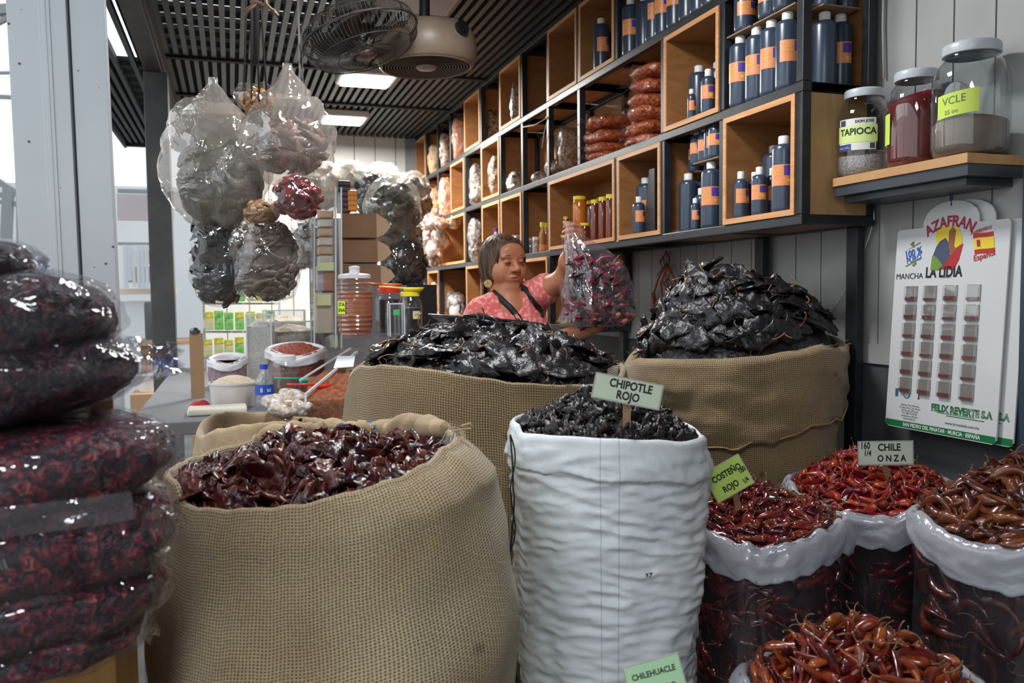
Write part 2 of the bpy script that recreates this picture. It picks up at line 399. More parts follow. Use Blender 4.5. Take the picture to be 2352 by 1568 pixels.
# ================================================================ cubby shelving
D0, Y0, DY, LH, BACKX = 1.443, 1.893, .372, .35, 1.683
ZL = [1.54+LH*k for k in range(-1, 4)]          # levels: 1.19, 1.54, 1.89, 2.24, 2.59
def PY(i): return Y0+DY*i
NC = 13
shelf = empty('cubby_shelf_unit', (D0, PY(0), 0)); tag(shelf, 'black steel wall shelving with square cubbies and pine boxes along the right wall', 'shelving')
B = .028
# cells: row -> list of (c0, c1, kind)
ROWS = {
 0: [(4,5,'o'),(5,6,'w'),(6,7,'o'),(7,8,'o'),(8,9,'w'),(9,11,'o'),(11,12,'w'),(12,13,'o')],
 1: [(0,1,'w'),(1,2,'o'),(2,3,'w'),(3,5,'w'),(5,6,'o'),(6,7,'w'),(7,8,'w'),(8,9,'o'),(9,11,'w'),(11,12,'o'),(12,13,'w')],
 2: [(0,1,'o'),(1,2,'w'),(2,4,'o'),(4,5,'o'),(5,6,'o'),(6,7,'o'),(7,8,'w'),(8,9,'o'),(9,10,'w'),(10,11,'o'),(11,12,'o'),(12,13,'w')],
 3: [(0,1,'o'),(1,3,'o'),(3,4,'w'),(4,5,'w'),(5,6,'o'),(6,7,'w'),(7,8,'o'),(8,9,'w'),(9,10,'o'),(10,11,'o'),(11,12,'o'),(12,13,'w')],
}
fr = MB(); X0, X1 = 0, BACKX-D0
def L3(x, y, z): return (x, y-PY(0), z)
for lv in range(5):
    z = ZL[lv]; ys0 = PY(0) if lv > 0 else PY(4); ys1 = PY(NC)
    for x in (X0+B/2, X1-B/2): fr.box(L3(x-B/2, ys0-(B/2 if lv>0 else B/2), z-B/2), L3(x+B/2, ys1, z+B/2))
for row, cells in ROWS.items():
    z0, z1 = ZL[row]+B/2, ZL[row+1]-B/2
    edges = sorted({c for a in cells for c in a[:2]})
    for e in edges:
        for x in (X0+B/2, X1-B/2): fr.box(L3(x-B/2, PY(e)-B/2, z0), L3(x+B/2, PY(e)+B/2, z1))
        for z in (ZL[row], ZL[row+1]): fr.box(L3(X0+B, PY(e)-B/2, z-B/2+.001), L3(X1-B, PY(e)+B/2, z+B/2-.001))
for e in (0, 1.18): fr.box(L3(X1-B-.0, PY(e)+.02, .02), L3(X1-.002, PY(e)+.02+.045, ZL[1]-B/2))
for e in (4, 9): fr.box(L3(X1-B, PY(e)+.0, .02), L3(X1-.002, PY(e)+.045, ZL[0]-B/2)); fr.box(L3(0, PY(e)+.0, .02), L3(B, PY(e)+.03, ZL[0]-B/2))
bevel(fr.build('steel_frame', BLACKM, shelf), .0025)
SIDEP = wood('pine_side', (.42, .24, .10), (.5, .31, .14), .6, (4, 4, .6), 10)
for row, cells in ROWS.items():
    z0, z1 = ZL[row]+B/2, ZL[row+1]-B/2
    for c0, c1, kd in cells:
        ya, yb = PY(c0)+B/2, PY(c1)-B/2
        mb = MB()
        if kd == 'w':
            T = .016; xa, xb = -.004, X1-.012
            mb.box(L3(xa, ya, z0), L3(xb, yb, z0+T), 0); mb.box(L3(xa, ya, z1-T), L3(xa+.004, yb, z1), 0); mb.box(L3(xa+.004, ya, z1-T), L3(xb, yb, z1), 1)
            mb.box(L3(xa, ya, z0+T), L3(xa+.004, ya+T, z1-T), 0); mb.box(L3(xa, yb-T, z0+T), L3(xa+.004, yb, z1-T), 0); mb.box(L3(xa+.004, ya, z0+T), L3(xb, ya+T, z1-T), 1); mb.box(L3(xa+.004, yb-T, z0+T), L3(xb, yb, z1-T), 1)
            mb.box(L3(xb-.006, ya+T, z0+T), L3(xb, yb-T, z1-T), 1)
            mb.build('pine_box', [PINE, PINE_SHADE], shelf)
        else:
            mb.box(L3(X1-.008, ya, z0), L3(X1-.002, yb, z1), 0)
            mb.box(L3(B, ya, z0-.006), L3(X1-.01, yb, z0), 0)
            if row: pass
            mb.build('back_board', [PINE_SHADE], shelf)
# side board and underside at the near end
mb = MB(); mb.box(L3(B, PY(0)-.010, ZL[1]+B/2), L3(X1-B, PY(0)-.004, ZL[2]-B/2)); mb.build('side_board', SIDEP, shelf)
fr = MB(); fr.box(L3(B, PY(0)+B/2, ZL[1]-.010), L3(X1-B, PY(2)-B/2, ZL[1]-.002)); fr.build('bottom_board', PINE_SHADE, shelf)
# small cross bars inside cubbies
# ---------------------------------------------------------------- jar shelf
JX0, JY0, JY1, JZ = 1.53, 1.433, Y0-.028, 1.35+.2975
js = empty('wall_shelf', (JX0, JY0, 0)); tag(js, 'small pine shelf with a dark steel edge carrying the three big glass jars', 'shelf')
JPINE = wood('pine_light', (.50, .27, .115), (.60, .34, .15), .5, (3, .5, 1), 16)
mb = MB(); mb.box((0, 0, JZ-.022), (WX-JX0-.004, JY1-JY0, JZ)); bevel(mb.build('board', JPINE, js), .001)
mb = MB(); mb.box((.006, .004, JZ-.048), (WX-JX0-.004, JY1-JY0, JZ-.0222)); mb.box((.03, .03, JZ-.066), (WX-JX0-.004, JY1-JY0-.01, JZ-.0482), 0)
bevel(mb.build('steel_edge', mat('edge_steel', (.05, .058, .068), .33), js), .001)
# ================================================================ chiles
def WL(lat, z): return (lat*math.cos(YAW)+z*math.sin(YAW), z*math.cos(YAW)-lat*math.sin(YAW))
def chile_geo(L, W, sq, bend, wr, seed, tip=.12, n=10, m=12, kind='cone'):
    """one dried pod lying along +x, its stem end at x=-L/2; returns (verts, faces)"""
    rd = random.Random(seed); vs = []; fs = []
    b1, b2 = rd.uniform(-1, 1)*bend, rd.uniform(-1, 1)*bend*.6; tw = rd.uniform(-1.1, 1.1); ox = rd.uniform(0, 90)
    for i in range(m+1):
        t = i/m
        if kind == 'broad': p = math.sin(PI*min(1, t*1.02)**.62)**.75 if 0 < t < 1 else .05
        elif kind == 'cone': p = min(1, (t*7+.25))*(1-t)**.55*1.05 if t < 1 else .03
        else: p = min(1, t*6+.25)*min(1, (1-t)*3.2+.06)
        w = W/2*max(p, .05)
        cx = (t-.5)*L; cy = b1*math.sin(PI*t)*L; cz = b2*math.sin(PI*t)*L
        for k in range(n):
            a = 2*PI*k/n+tw*t
            q = nz(t*4.2+ox, math.cos(a)*1.6, math.sin(a)*1.6)*wr + nz(t*11+ox, math.cos(a)*3.6, math.sin(a)*3.6)*wr*.55 + nz(t*23+ox, math.cos(a)*7, math.sin(a)*7)*wr*(.45 if kind != 'cone' else .1)
            rr = w*(1+q*1.3)
            a0 = 2*PI*k/n
            y = rr*math.cos(a0); z = rr*math.sin(a0)*sq + q*W*.22*min(1, p*1.3)
            y, z = y*math.cos(tw*t)-z*math.sin(tw*t), y*math.sin(tw*t)+z*math.cos(tw*t)
            vs.append(Vector((cx+nz(t*6, a, ox)*wr*W*.15, cy+y, cz+z)))
    for i in range(m):
        for k in range(n):
            k2 = (k+1) % n; fs.append((i*n+k, i*n+k2, (i+1)*n+k2, (i+1)*n+k))
    fs.append(tuple(range(n-1, -1, -1))); fs.append(tuple(m*n+k for k in range(n)))
    return vs, fs
def stem_geo(L, W, slen, srad, seed, curl=1.0):
    rd = random.Random(seed+77); mb = MB(); pts = []; a = rd.uniform(-.6, .6); p = Vector((-L/2+.002, 0, 0)); d = Vector((-1, a, rd.uniform(-.1, .5))).normalized()
    ax = Vector((rd.uniform(-.4,.4), rd.uniform(-1, 1), rd.uniform(-1, 1))).normalized()
    for i in range(7):
        pts.append(p.copy()); p += d*slen/6; d = (Matrix.Rotation(curl*rd.uniform(.1, .45), 3, ax)@d).normalized()
    r = [srad*2.4, srad*1.25, srad, srad*.9, srad*.9, srad, srad*1.35]
    mb.tube(pts, r, 6)
    return mb.v, mb.f
class Chile:
    def __init__(s, name, L, W, sq, bend, wr, kind, body, stem, slen, srad, nvar=6, seed=1, n=10, m=12, curl=1.0, sl=None):
        s.name = name; s.geo = []; s.body = body; s.stem = stem; s.protos = []; s.L = L; s.W = W
        for i in range(nvar):
            rd = random.Random(seed*31+i); l = L*rd.uniform(.82, 1.15); w_ = W*rd.uniform(.8, 1.15)
            g = chile_geo(l, w_, sq*rd.uniform(.8, 1.25), bend*rd.uniform(.5, 1.4), wr, seed*17+i, n=n, m=m, kind=kind)
            st = stem_geo(l, w_, slen*rd.uniform(.7, 1.25), srad, seed*13+i, curl)
            s.geo.append((g, st))
            me = bpy.data.meshes.new(name); me.from_pydata([tuple(v) for v in g[0]], [], g[1]); me.materials.append(body)
            me.polygons.foreach_set('use_smooth', [True]*len(g[1])); me.update()
            ms = bpy.data.meshes.new('stem'); ms.from_pydata([tuple(v) for v in st[0]], [], st[1]); ms.materials.append(stem)
            ms.polygons.foreach_set('use_smooth', [True]*len(st[1])); ms.update()
            s.protos.append((me, ms))
    def put(s, M, label, cat, group, i, stem=True):
        me, ms = s.protos[i % len(s.protos)]
        o = bpy.data.objects.new(s.name, me); o.matrix_world = M; COL.objects.link(o); tag(o, label, cat, group)
        if stem:
            q = bpy.data.objects.new('stem', ms); COL.objects.link(q); q.parent = o
        return o
    def into(s, mb, M, i, stem=True):
        g, st = s.geo[i % len(s.geo)]
        mb.add([M@v for v in g[0]], g[1], 0)
        if stem: mb.add([M@Vector(v) for v in st[0]], st[1], 1)
def orient(pos, nrm, ang, tilt, roll, sc_):
    n = Vector(nrm).normalized(); t = Vector((math.cos(ang), math.sin(ang), 0)); t = (t-n*t.dot(n)).normalized()
    b = n.cross(t); R = Matrix((t, b, n)).transposed()
    R = R @ Matrix.Rotation(tilt, 3, 'Y') @ Matrix.Rotation(roll, 3, 'X')
    M = R.to_4x4(); M = M @ Matrix.Diagonal((sc_, sc_, sc_, 1)); M.translation = Vector(pos); return M
STEMT = mat('stem_tan', (.25, .125, .045), .6, (.14, .07, .025), 60)
STEMG = mat('stem_olive', (.24, .15, .04), .6, (.13, .09, .03), 60)
C_ANCHO = mat('ancho_skin', (.0075, .007, .0085), .34, (.018, .012, .012), 40, bump=.0035, bs=95, spec=.55, rnd=.35, thr=(.45, .75), bd=6)
C_GUAJ = mat('guajillo_skin', (.050, .004, .007), .27, (.19, .045, .012), 20, bump=.0022, bs=85, spec=.55, rnd=.8, thr=(.52, .85), bd=6)
C_CHIP = mat('chipotle_skin', (.008, .006, .0068), .42, (.035, .012, .009), 60, bump=.0022, bs=130, spec=.5, rnd=.5, thr=(.5, .8), bd=5)
C_COST = mat('costeno_skin', (.15, .008, .008), .2, (.07, .006, .010), 30, bump=.0008, bs=60, spec=.6, rnd=.6, coat=.3)
C_ONZA = mat('onza_skin', (.30, .012, .006), .27, (.16, .012, .010), 30, bump=.001, bs=80, spec=.5, rnd=.5, coat=.1)
C_BROWN = mat('brown_red_skin', (.12, .022, .008), .26, (.05, .010, .007), 24, bump=.0008, bs=55, rnd=.6, coat=.2)
C_FRONT = mat('orange_red_skin', (.22, .030, .006), .24, (.085, .010, .006), 20, bump=.0008, bs=50, rnd=.6, coat=.25)
ANCHO = Chile('wrinkled_black_chile', .115, .058, .20, .10, .42, 'broad', C_ANCHO, STEMT, .042, .0017, 9, 1, n=16, m=18, curl=1.2)
GUAJ = Chile('dried_red_chile_pod', .086, .036, .26, .24, .70, 'tube', C_GUAJ, STEMT, .02, .0013, 9, 2, n=12, m=14)
CHIP = Chile('smoked_chile', .043, .024, .60, .14, .85, 'tube', C_CHIP, STEMG, .010, .0011, 8, 3, n=14, m=16)
COST = Chile('small_red_chile', .045, .0215, .70, .12, .30, 'cone', C_COST, STEMG, .030, .0007, 8, 4, n=10, m=10)
ONZA = Chile('bright_red_chile', .058, .018, .66, .20, .34, 'cone', C_ONZA, STEMG, .024, .0008, 8, 5, n=9, m=11)
BROW = Chile('brown_red_chile', .072, .024, .66, .20, .26, 'cone', C_BROWN, STEMG, .028, .0009, 8, 6, n=9, m=11)
FRON = Chile('orange_red_chile', .078, .024, .72, .22, .24, 'cone', C_FRONT, STEMG, .028, .0009, 8, 7, n=10, m=12)
# ================================================================ sacks
def rim_fn(c, r, pts):
    S = []
    for px, py, sd in pts:
        d = CR*((px-1176)/FOC) - CU*((py-784)/FOC) + CF
        ox, oy = CAM.x-c[0], CAM.y-c[1]; A = d.x*d.x+d.y*d.y; Bq = 2*(ox*d.x+oy*d.y); C_ = ox*ox+oy*oy-r*r
        disc = Bq*Bq-4*A*C_
        t = -Bq/(2*A) if disc < 0 else (-Bq+(-1 if sd == 'f' else 1)*math.sqrt(disc))/(2*A)
        p = CAM+d*t; S.append((math.atan2(p.y-c[1], p.x-c[0]), p.z))
    S.sort(); n = len(S)
    def H(a):
        a = (a+PI) % (2*PI)-PI
        for i in range(n):
            a0, z0 = S[i]; a1, z1 = S[(i+1) % n]
            if i == n-1: a1 += 2*PI
            aa = a if a >= a0 else (a+2*PI if i == n-1 else a)
            if a0 <= aa <= a1:
                t = (aa-a0)/max(a1-a0, 1e-6); zm = S[i-1][1]; zp = S[(i+2) % n][1]
                t2, t3 = t*t, t*t*t
                lin = z0+(z1-z0)*(t*t*(3-2*t)); return lin
        return S[0][1]
    return H
def prof_at(prof, d):
    for i in range(len(prof)-1):
        if prof[i][0] <= d <= prof[i+1][0]:
            t = (d-prof[i][0])/(prof[i+1][0]-prof[i][0]); t = t*t*(3-2*t); return lerp(prof[i][1], prof[i+1][1], t)
    return prof[-1][1]
class Sack:
    def __init__(s, name, label, c, r, rim, prof, cat='sack', nang=140, bulges=(), seed=0, amp=.012, wrk=0, zb=.02):
        s.c = c; s.r = r; s.H = rim_fn(c, r, rim); s.prof = prof; s.bul = bulges; s.seed = seed; s.amp = amp; s.wrk = wrk; s.zb = zb; s.nang = nang
        s.cw = .10
        s.root = empty(name, (c[0], c[1], 0)); tag(s.root, label, cat)
    def R(s, d, a):
        r = s.r*prof_at(s.prof, d)
        g = min(1, d/.12)
        r += nz(math.cos(a)*1.6+s.seed, math.sin(a)*1.6, d*4)*s.amp*g*1.6 + nz(math.cos(a)*4+s.seed, math.sin(a)*4, d*9)*s.amp*.5*g
        if s.wrk:
            k = s.wrk*(min(1, d/.04))
            q = nz(math.cos(a)*2.2+s.seed+nz(a, d*9, 1)*.2, math.sin(a)*2.2, d*42+math.sin(a*2)*.6)
            q2 = nz(math.cos(a)*5+s.seed*2, math.sin(a)*5, d*85+a)
            r += k*((1-abs(q)*3.2)*.55 + q2*.7)
        for a0, am, d0 in s.bul:
            cc = max(0, math.cos(a-a0)); r += am*cc*cc*min(1, max(0, d/d0))**.6
        return r
    def body(s, m, levels=90, name='sack_cloth', roll=.006, inner=.14, dmax=None, step=None):
        mb = MB(); n = s.nang; rows = []
        ds = [0]; 
        full = 1.0
        for i in range(1, levels+1): ds.append((i/levels)**1.25)
        prof = []
        # inner rows then rim roll then outer rows
        seq = [('i', inner), ('i', inner*.5), ('i', .012)] + [('c', t) for t in (PI, PI*.75, PI*.5, PI*.25, 0)] + [('o', d) for d in ds[1:]]
        vs = []; fs = []; uvs = []; vl = []
        for k in range(n+1):
            a = 2*PI*k/n; H = s.H(a)+nz(math.cos(a)*9+s.seed, math.sin(a)*9, 0)*.0035; col_ = []
            for ty, d in seq:
                if ty == 'i': rr = s.r-2*roll-.0; z = H-roll-d
                elif ty == 'c': rr = s.r-roll+roll*math.cos(d); z = H-roll+roll*math.sin(d)
                else:
                    dd = d*(dmax if dmax else (H-s.zb)); rr = s.R(dd, a); z = H-roll-dd
                col_.append(Vector((rr*math.cos(a), rr*math.sin(a), z)))
            L = [0]
            for i in range(1, len(col_)): L.append(L[-1]+(col_[i]-col_[i-1]).length)
            vs += col_; vl.append(L)
        q = len(seq)
        for k in range(n):
            for i in range(q-1):
                fs.append((k*q+i, k*q+i+1, (k+1)*q+i+1, (k+1)*q+i))
                u0, u1 = 2*PI*s.r*k/n, 2*PI*s.r*(k+1)/n
                uvs.append(((u0, vl[k][i]), (u0, vl[k][i+1]), (u1, vl[k+1][i+1]), (u1, vl[k+1][i])))
        mb.add(vs, fs, 0, uvs)
        return mb.build(name, m, s.root, smooth=True)
    def band(s, m, depth, off=.008, name='folded_cuff', seed=3, jag=.0, rows=14, roll=.009, thick=.004, amp=.006, top=0, puff=0, inner=.03):
        """cloth or film folded outwards over the rim; depth(a) long"""
        n = s.nang; vs = []; fs = []; uvs = []
        for k in range(n+1):
            a = 2*PI*k/n; H = s.H(a)+.002+nz(math.cos(a)*6+s.seed, math.sin(a)*6, 3)*top; D = depth(a)*(1+nz(math.cos(a)*5+seed, math.sin(a)*5, 0)*s.cw)
            if jag: D += jag*((k % 4) < 2)+jag*nz(k*.9, 0, seed)
            col_ = [Vector((s.r-2*roll, 0, H-roll-inner)), Vector((s.r-2*roll, 0, H-roll-.004))]
            for t in (PI*.8, PI*.5, PI*.2): col_.append(Vector((s.r-roll+roll*math.cos(t), 0, H-roll+roll*math.sin(t))))
            for i in range(rows+1):
                t = i/rows; d = .004+t*D; e = off+amp*(nz(math.cos(a)*3.5+seed, math.sin(a)*3.5, d*22)*1.5+nz(math.cos(a)*9+seed, math.sin(a)*9, d*50)*.6)*min(1, t*3)
                e += puff*math.sin(PI*min(1, t*1.05))
                col_.append(Vector((max(s.R(d, a), s.r*.985)+max(e, .0025), 0, H-roll-d)))
            rr = col_[-1].x; zz = col_[-1].z
            col_.append(Vector((rr-thick, 0, zz+.001))); col_.append(Vector((rr-thick-.001, 0, zz+.02)))
            L = 0; q = len(col_)
            for i, p in enumerate(col_): vs.append(Vector((p.x*math.cos(a), p.x*math.sin(a), p.z)))
        for k in range(n):
            for i in range(q-1):
                fs.append((k*q+i, k*q+i+1, (k+1)*q+i+1, (k+1)*q+i))
                u0, u1 = 2*PI*s.r*k/n, 2*PI*s.r*(k+1)/n
                vv = [sum((vs[kk*q+j+1]-vs[kk*q+j]).length for j in range(i)) for kk in (k,)]
                v0 = vv[0]; v1 = v0+(vs[k*q+i+1]-vs[k*q+i]).length
                uvs.append(((u0, v0), (u0, v1), (u1, v1), (u1, v0)))
        mb = MB(); mb.add(vs, fs, 0, uvs)
        return mb.build(name, m, s.root, smooth=True)
    def heap_fn(s, drop, dome, peaks=(), pw=2.0, lift=0):
        n = 36; hs = [s.H(2*PI*k/n) for k in range(n)]; mean = sum(hs)/n
        R0 = s.r-.014
        def h(x, y):
            dx, dy = x-s.c[0], y-s.c[1]; rho = math.hypot(dx, dy)/R0; a = math.atan2(dy, dx); q = min(1, rho)
            z = lerp(mean, s.H(a), q*q)-drop*q*q-lift+dome*(1-q**pw)
            for px_, py_, A, sg in peaks: z += A*math.exp(-((dx-px_)**2+(dy-py_)**2)/(sg*sg))*(1-q**4)
            return z - max(0, rho-1)*1.2*s.r
        return h
    def heap(s, ch, h, n, label, cat, group, nsub=60, m2=None, hname='dried_chile_heap', hlabel='', seed=1, tilt=.3, stems=True, over=0, sink=.3, roll=.5, scl=(.85, 1.15), hnoise=.012, front=.0, substem=True, sprob=1.0):
        rd = random.Random(seed); R0 = s.r-.02+over; pts = []
        cdir = Vector((CAM.x-s.c[0], CAM.y-s.c[1])).normalized()
        for i in range(n):
            best = None
            for _ in range(9):
                while True:
                    x, y = rd.uniform(-1, 1), rd.uniform(-1, 1)
                    if x*x+y*y <= 1 and (front == 0 or (x*cdir.x+y*cdir.y) > -1+front*rd.random()): break
                x = x*R0; y = y*R0
                dmin = min([(x-a)**2+(y-b)**2 for a, b in pts[-500:]] or [9])
                if best is None or dmin > best[0]: best = (dmin, x, y)
            pts.append(best[1:])
        def nrm(x, y):
            e = .012; return Vector((-(h(x+e, y)-h(x-e, y))/(2*e), -(h(x, y+e)-h(x, y-e))/(2*e), 1)).normalized()
        for i, (x, y) in enumerate(pts):
            X, Y = s.c[0]+x, s.c[1]+y
            an = rd.uniform(0, 2*PI); lift_ = 0; tl = rd.gauss(0, tilt)
            if math.hypot(x, y) > R0-ch.L*.55: an = math.atan2(y, x)+PI/2*rd.choice((-1, 1))+rd.uniform(-.35, .35); lift_ = ch.W*.18; tl *= .4
            M = orient((X, Y, h(X, Y)+lift_+rd.uniform(-.2, 1)*ch.W*sink), nrm(X, Y), an, tl, rd.gauss(0, roll), rd.uniform(*scl))
            ch.put(M, label, cat, group, rd.randrange(99), stems and rd.random() < sprob)
        # the mass beneath them
        mb = MB(); N = 30; vs = []; fs = []
        for j in range(N+1):
            rr = (s.r-.010)*j/N
            for k in range(48):
                a = 2*PI*k/48; X = s.c[0]+rr*math.cos(a); Y = s.c[1]+rr*math.sin(a)
                vs.append((X, Y, h(X, Y)-ch.W*.35+nz(X*45, Y*45, 1)*hnoise))
        for j in range(N):
            for k in range(48):
                k2 = (k+1) % 48; fs.append((j*48+k, (j+1)*48+k, (j+1)*48+k2, j*48+k2))
        mb.add(vs, fs, 0)
        for i in range(nsub):
            a = rd.uniform(0, 2*PI); rr = (R0-ch.L*.25)*math.sqrt(rd.random()); X = s.c[0]+rr*math.cos(a); Y = s.c[1]+rr*math.sin(a)
            ch.into(mb, orient((X, Y, h(X, Y)-ch.W*.22), nrm(X, Y), rd.uniform(0, 2*PI), rd.gauss(0, tilt), rd.gauss(0, roll), rd.uniform(*scl)), rd.randrange(99), substem)
        o = mb.build(hname, [m2 or ch.body, ch.stem], smooth=True); tag(o, hlabel, 'chiles', kind='stuff')
        return o
BURL1 = burlap('burlap_pale', (.54, .43, .27), (.06, .046, .027), .0047, (.30, .20, .10))
BURL2 = burlap('burlap_tan', (.46, .34, .19), (.05, .036, .02), .0055, (.27, .18, .09))
BURL3 = burlap('burlap_brown', (.37, .26, .14), (.045, .032, .018), .0052, (.21, .14, .07))
BURLF = mat('burlap_smooth', (.42, .30, .17), .95, (.32, .22, .12), 18, bump=.0015, bs=260, sheen=.3)
# --- large burlap sack, front left
cL = WL(-.335, 1.42)
aR = math.atan2(-math.sin(YAW), math.cos(YAW)); aF = aR-PI/2        # image-right and towards the camera
SL = Sack('burlap_sack', 'large open burlap sack in the left foreground filled with glossy dark red chile pieces', cL, .245,
    [(392,1105,'f'),(415,1160,'f'),(520,1172,'f'),(600,1168,'f'),(700,1158,'f'),(800,1132,'f'),(900,1106,'f'),(980,1068,'f'),(1030,1025,'f'),(1040,985,'b'),(960,975,'b'),(850,985,'b'),(700,990,'b'),(550,1015,'b'),(430,1052,'b')],
    [(0, 1), (.05, 1.03), (.16, 1.06), (.32, 1.12), (.5, 1.10), (.75, 1.0), (1.2, .95)], nang=220, bulges=[(aR-.15, .052, .05), (aF-.9, .012, .2), (aR-.5, .02, .3)], seed=3.3, amp=.013)
SL.body(BURL1, 120, roll=.007)
hL = SL.heap_fn(.050, -.012, [(.03, .06, .012, .10)], lift=.0)
SL.heap(GUAJ, hL, 270, 'curled glossy dark red chile pod lying in the large left burlap sack', 'chile', 'dark red pods in the left sack', 110, hlabel='mass of broken dark red chile pods filling the left burlap sack', hname='red_chile_heap', seed=4, tilt=.5, roll=.9, sink=.5, stems=False)
# rolled back edge with torn seam
random.seed(8)
def roll_edge(sk, a0, a1, rad, m, name, off=0, lift=.0, seed=1, n=40, sq=1.0):
    mb = MB(); pts = []; rs = []
    for i in range(n+1):
        t = i/n; a = lerp(a0, a1, t); r = sk.r+off+nz(t*5, seed, 0)*.012
        pts.append((r*math.cos(a), r*math.sin(a), sk.H(a)+lift+nz(t*6, seed, 4)*.008))
        rs.append(rad(t)*(1+nz(t*9, seed, 2)*.25))
    V = []; F = []
    mb.tube(pts, rs, 14, sq=sq)
    vs = [Vector(v) for v in mb.v]; mb.v = [tuple(v*(1)+Vector((0,0,nz(v.x*30, v.y*30, v.z*30)*.006))) for v in vs]
    return mb.build(name, m, sk.root, smooth=True)
BURLB = mat('burlap_blue_stencil', (.44, .32, .18), .95, (.42, .30, .17), 18, bump=.0015, bs=260)
def stencil():
    m = BURLB; nt = m.node_tree; N = nt.nodes; L = nt.links; b = N['Principled BSDF']
    src = b.inputs['Base Color'].links[0].from_socket
    tc = N.new('ShaderNodeTexCoord'); n = N.new('ShaderNodeTexNoise'); n.inputs['Scale'].default_value = 22; n.inputs['Detail'].default_value = 3; L.new(tc.outputs['Object'], n.inputs['Vector'])
    r = N.new('ShaderNodeValToRGB'); r.color_ramp.elements[0].position = .53; r.color_ramp.elements[1].position = .58; L.new(n.outputs[0], r.inputs[0])
    mx = N.new('ShaderNodeMix'); mx.data_type = 'RGBA'; L.new(r.outputs[0], mx.inputs[0]); L.new(src, mx.inputs[6]); mx.inputs[7].default_value = (.03, .12, .25, 1); L.new(mx.outputs[2], b.inputs['Base Color'])
stencil()
aB = aF+PI
roll_edge(SL, aB+.75, aB+.12, lambda t: .012+.010*math.sin(PI*min(1, t*1.1)), BURLF, 'rolled_edge', -.004, .0, 2)
roll_edge(SL, aB+.15, aB-.42, lambda t: .019, BURLB, 'stencilled_roll', -.002, -.002, 5)
roll_edge(SL, aB-.36, aB-1.15, lambda t: .014+.010*math.sin(PI*t), BURLF, 'torn_roll', -.012, -.001, 9)
def strands(root, base, n, ln, rad, m, name, seed, dirv=(0,0,-1), spread=.6):
    rd = random.Random(seed); mb = MB()
    for i in range(n):
        p = Vector(base)+Vector([rd.uniform(-.01, .01) for _ in range(3)]); d = (Vector(dirv)+Vector([rd.uniform(-spread, spread) for _ in range(3)])).normalized(); pts = [p.copy()]
        for k in range(7):
            p = p+d*ln/7*rd.uniform(.7, 1.2); d = (d+Vector([rd.uniform(-.5, .5) for _ in range(3)])).normalized(); pts.append(p.copy())
        mb.tube(pts, rad, 5)
    return mb.build(name, m, root, smooth=True)
J = Vector((SL.c[0], SL.c[1], 0))
strands(SL.root, at(1040, 1000, 1.44)-J, 9, .045, .0011, mat('string_grey', (.35, .34, .36), .8), 'frayed_string', 4)
lp = [at(1040, 990, 1.45)-J, at(1065, 985, 1.44)-J, at(1085, 985, 1.43)-J, at(1080, 972, 1.43)-J, at(1060, 978, 1.44)-J]
MB().tube(lp, .0022, 6).build('string_loop', BURLF, SL.root, smooth=True)
# loose fibres along the rim
def fuzz(sk, n, m, seed, side=.0, a0=0, a1=2*PI, ln=.014):
    rd = random.Random(seed); mb = MB()
    for i in range(n):
        a = rd.uniform(a0, a1); d = 0 if rd.random() < .6 else rd.uniform(0, .5); r = (sk.r if d == 0 else sk.R(d, a)); H = sk.H(a)
        p = Vector((r*math.cos(a), r*math.sin(a), H-d)); v = Vector((math.cos(a)*.8+rd.uniform(-.8,.8), math.sin(a)*.8+rd.uniform(-.8,.8), rd.uniform(-.3, 1) if d == 0 else rd.uniform(-.6, .6))).normalized()
        pts = [p]
        for k in range(3): p = p+v*ln/3*rd.uniform(.4, 1.3); v = (v+Vector([rd.uniform(-.6,.6) for _ in range(3)])).normalized(); pts.append(p)
        mb.tube(pts, .00022, 3, caps=False)
    o = mb.build('loose_fibres', m, sk.root); o['kind'] = 'stuff'; return o
FIB = mat('jute_fibre', (.55, .43, .27), .8)
fuzz(SL, 900, FIB, 5)
# holes worn in the weave with crossing strands
# --- back centre burlap sack with a mound of flat black chiles
cB = WL(-.061, 2.1)
SB = Sack('burlap_sack', 'wide burlap sack in the middle of the stall heaped with black chiles, under the woman', cB, .345,
    [(800,862,'f'),(835,838,'f'),(900,838,'f'),(1000,850,'f'),(1100,868,'f'),(1200,880,'f'),(1300,884,'f'),(1380,880,'f'),(1430,862,'f'),(1450,840,'b'),(1300,822,'b'),(1100,805,'b'),(900,805,'b')],
    [(0, 1), (.06, 1.02), (.25, 1.03), (.5, 1.0), (1.2, .95)], nang=180, seed=7.1, amp=.014)
SB.body(BURL2, 80, roll=.007)
hB = SB.heap_fn(.03, .060, [(-.04, .0, .02, .15)], 2.8)
SB.heap(ANCHO, hB, 170, 'flat wrinkled black chile with tan stem in the middle burlap sack', 'chile', 'black chiles in the middle sack', 60, hlabel='mound of flat black chiles filling the middle burlap sack', hname='black_chile_heap', seed=11, substem=False, tilt=.24, roll=.3, sink=.4, over=-.018, front=.5, sprob=.5)
fuzz(SB, 300, FIB, 6, ln=.018)
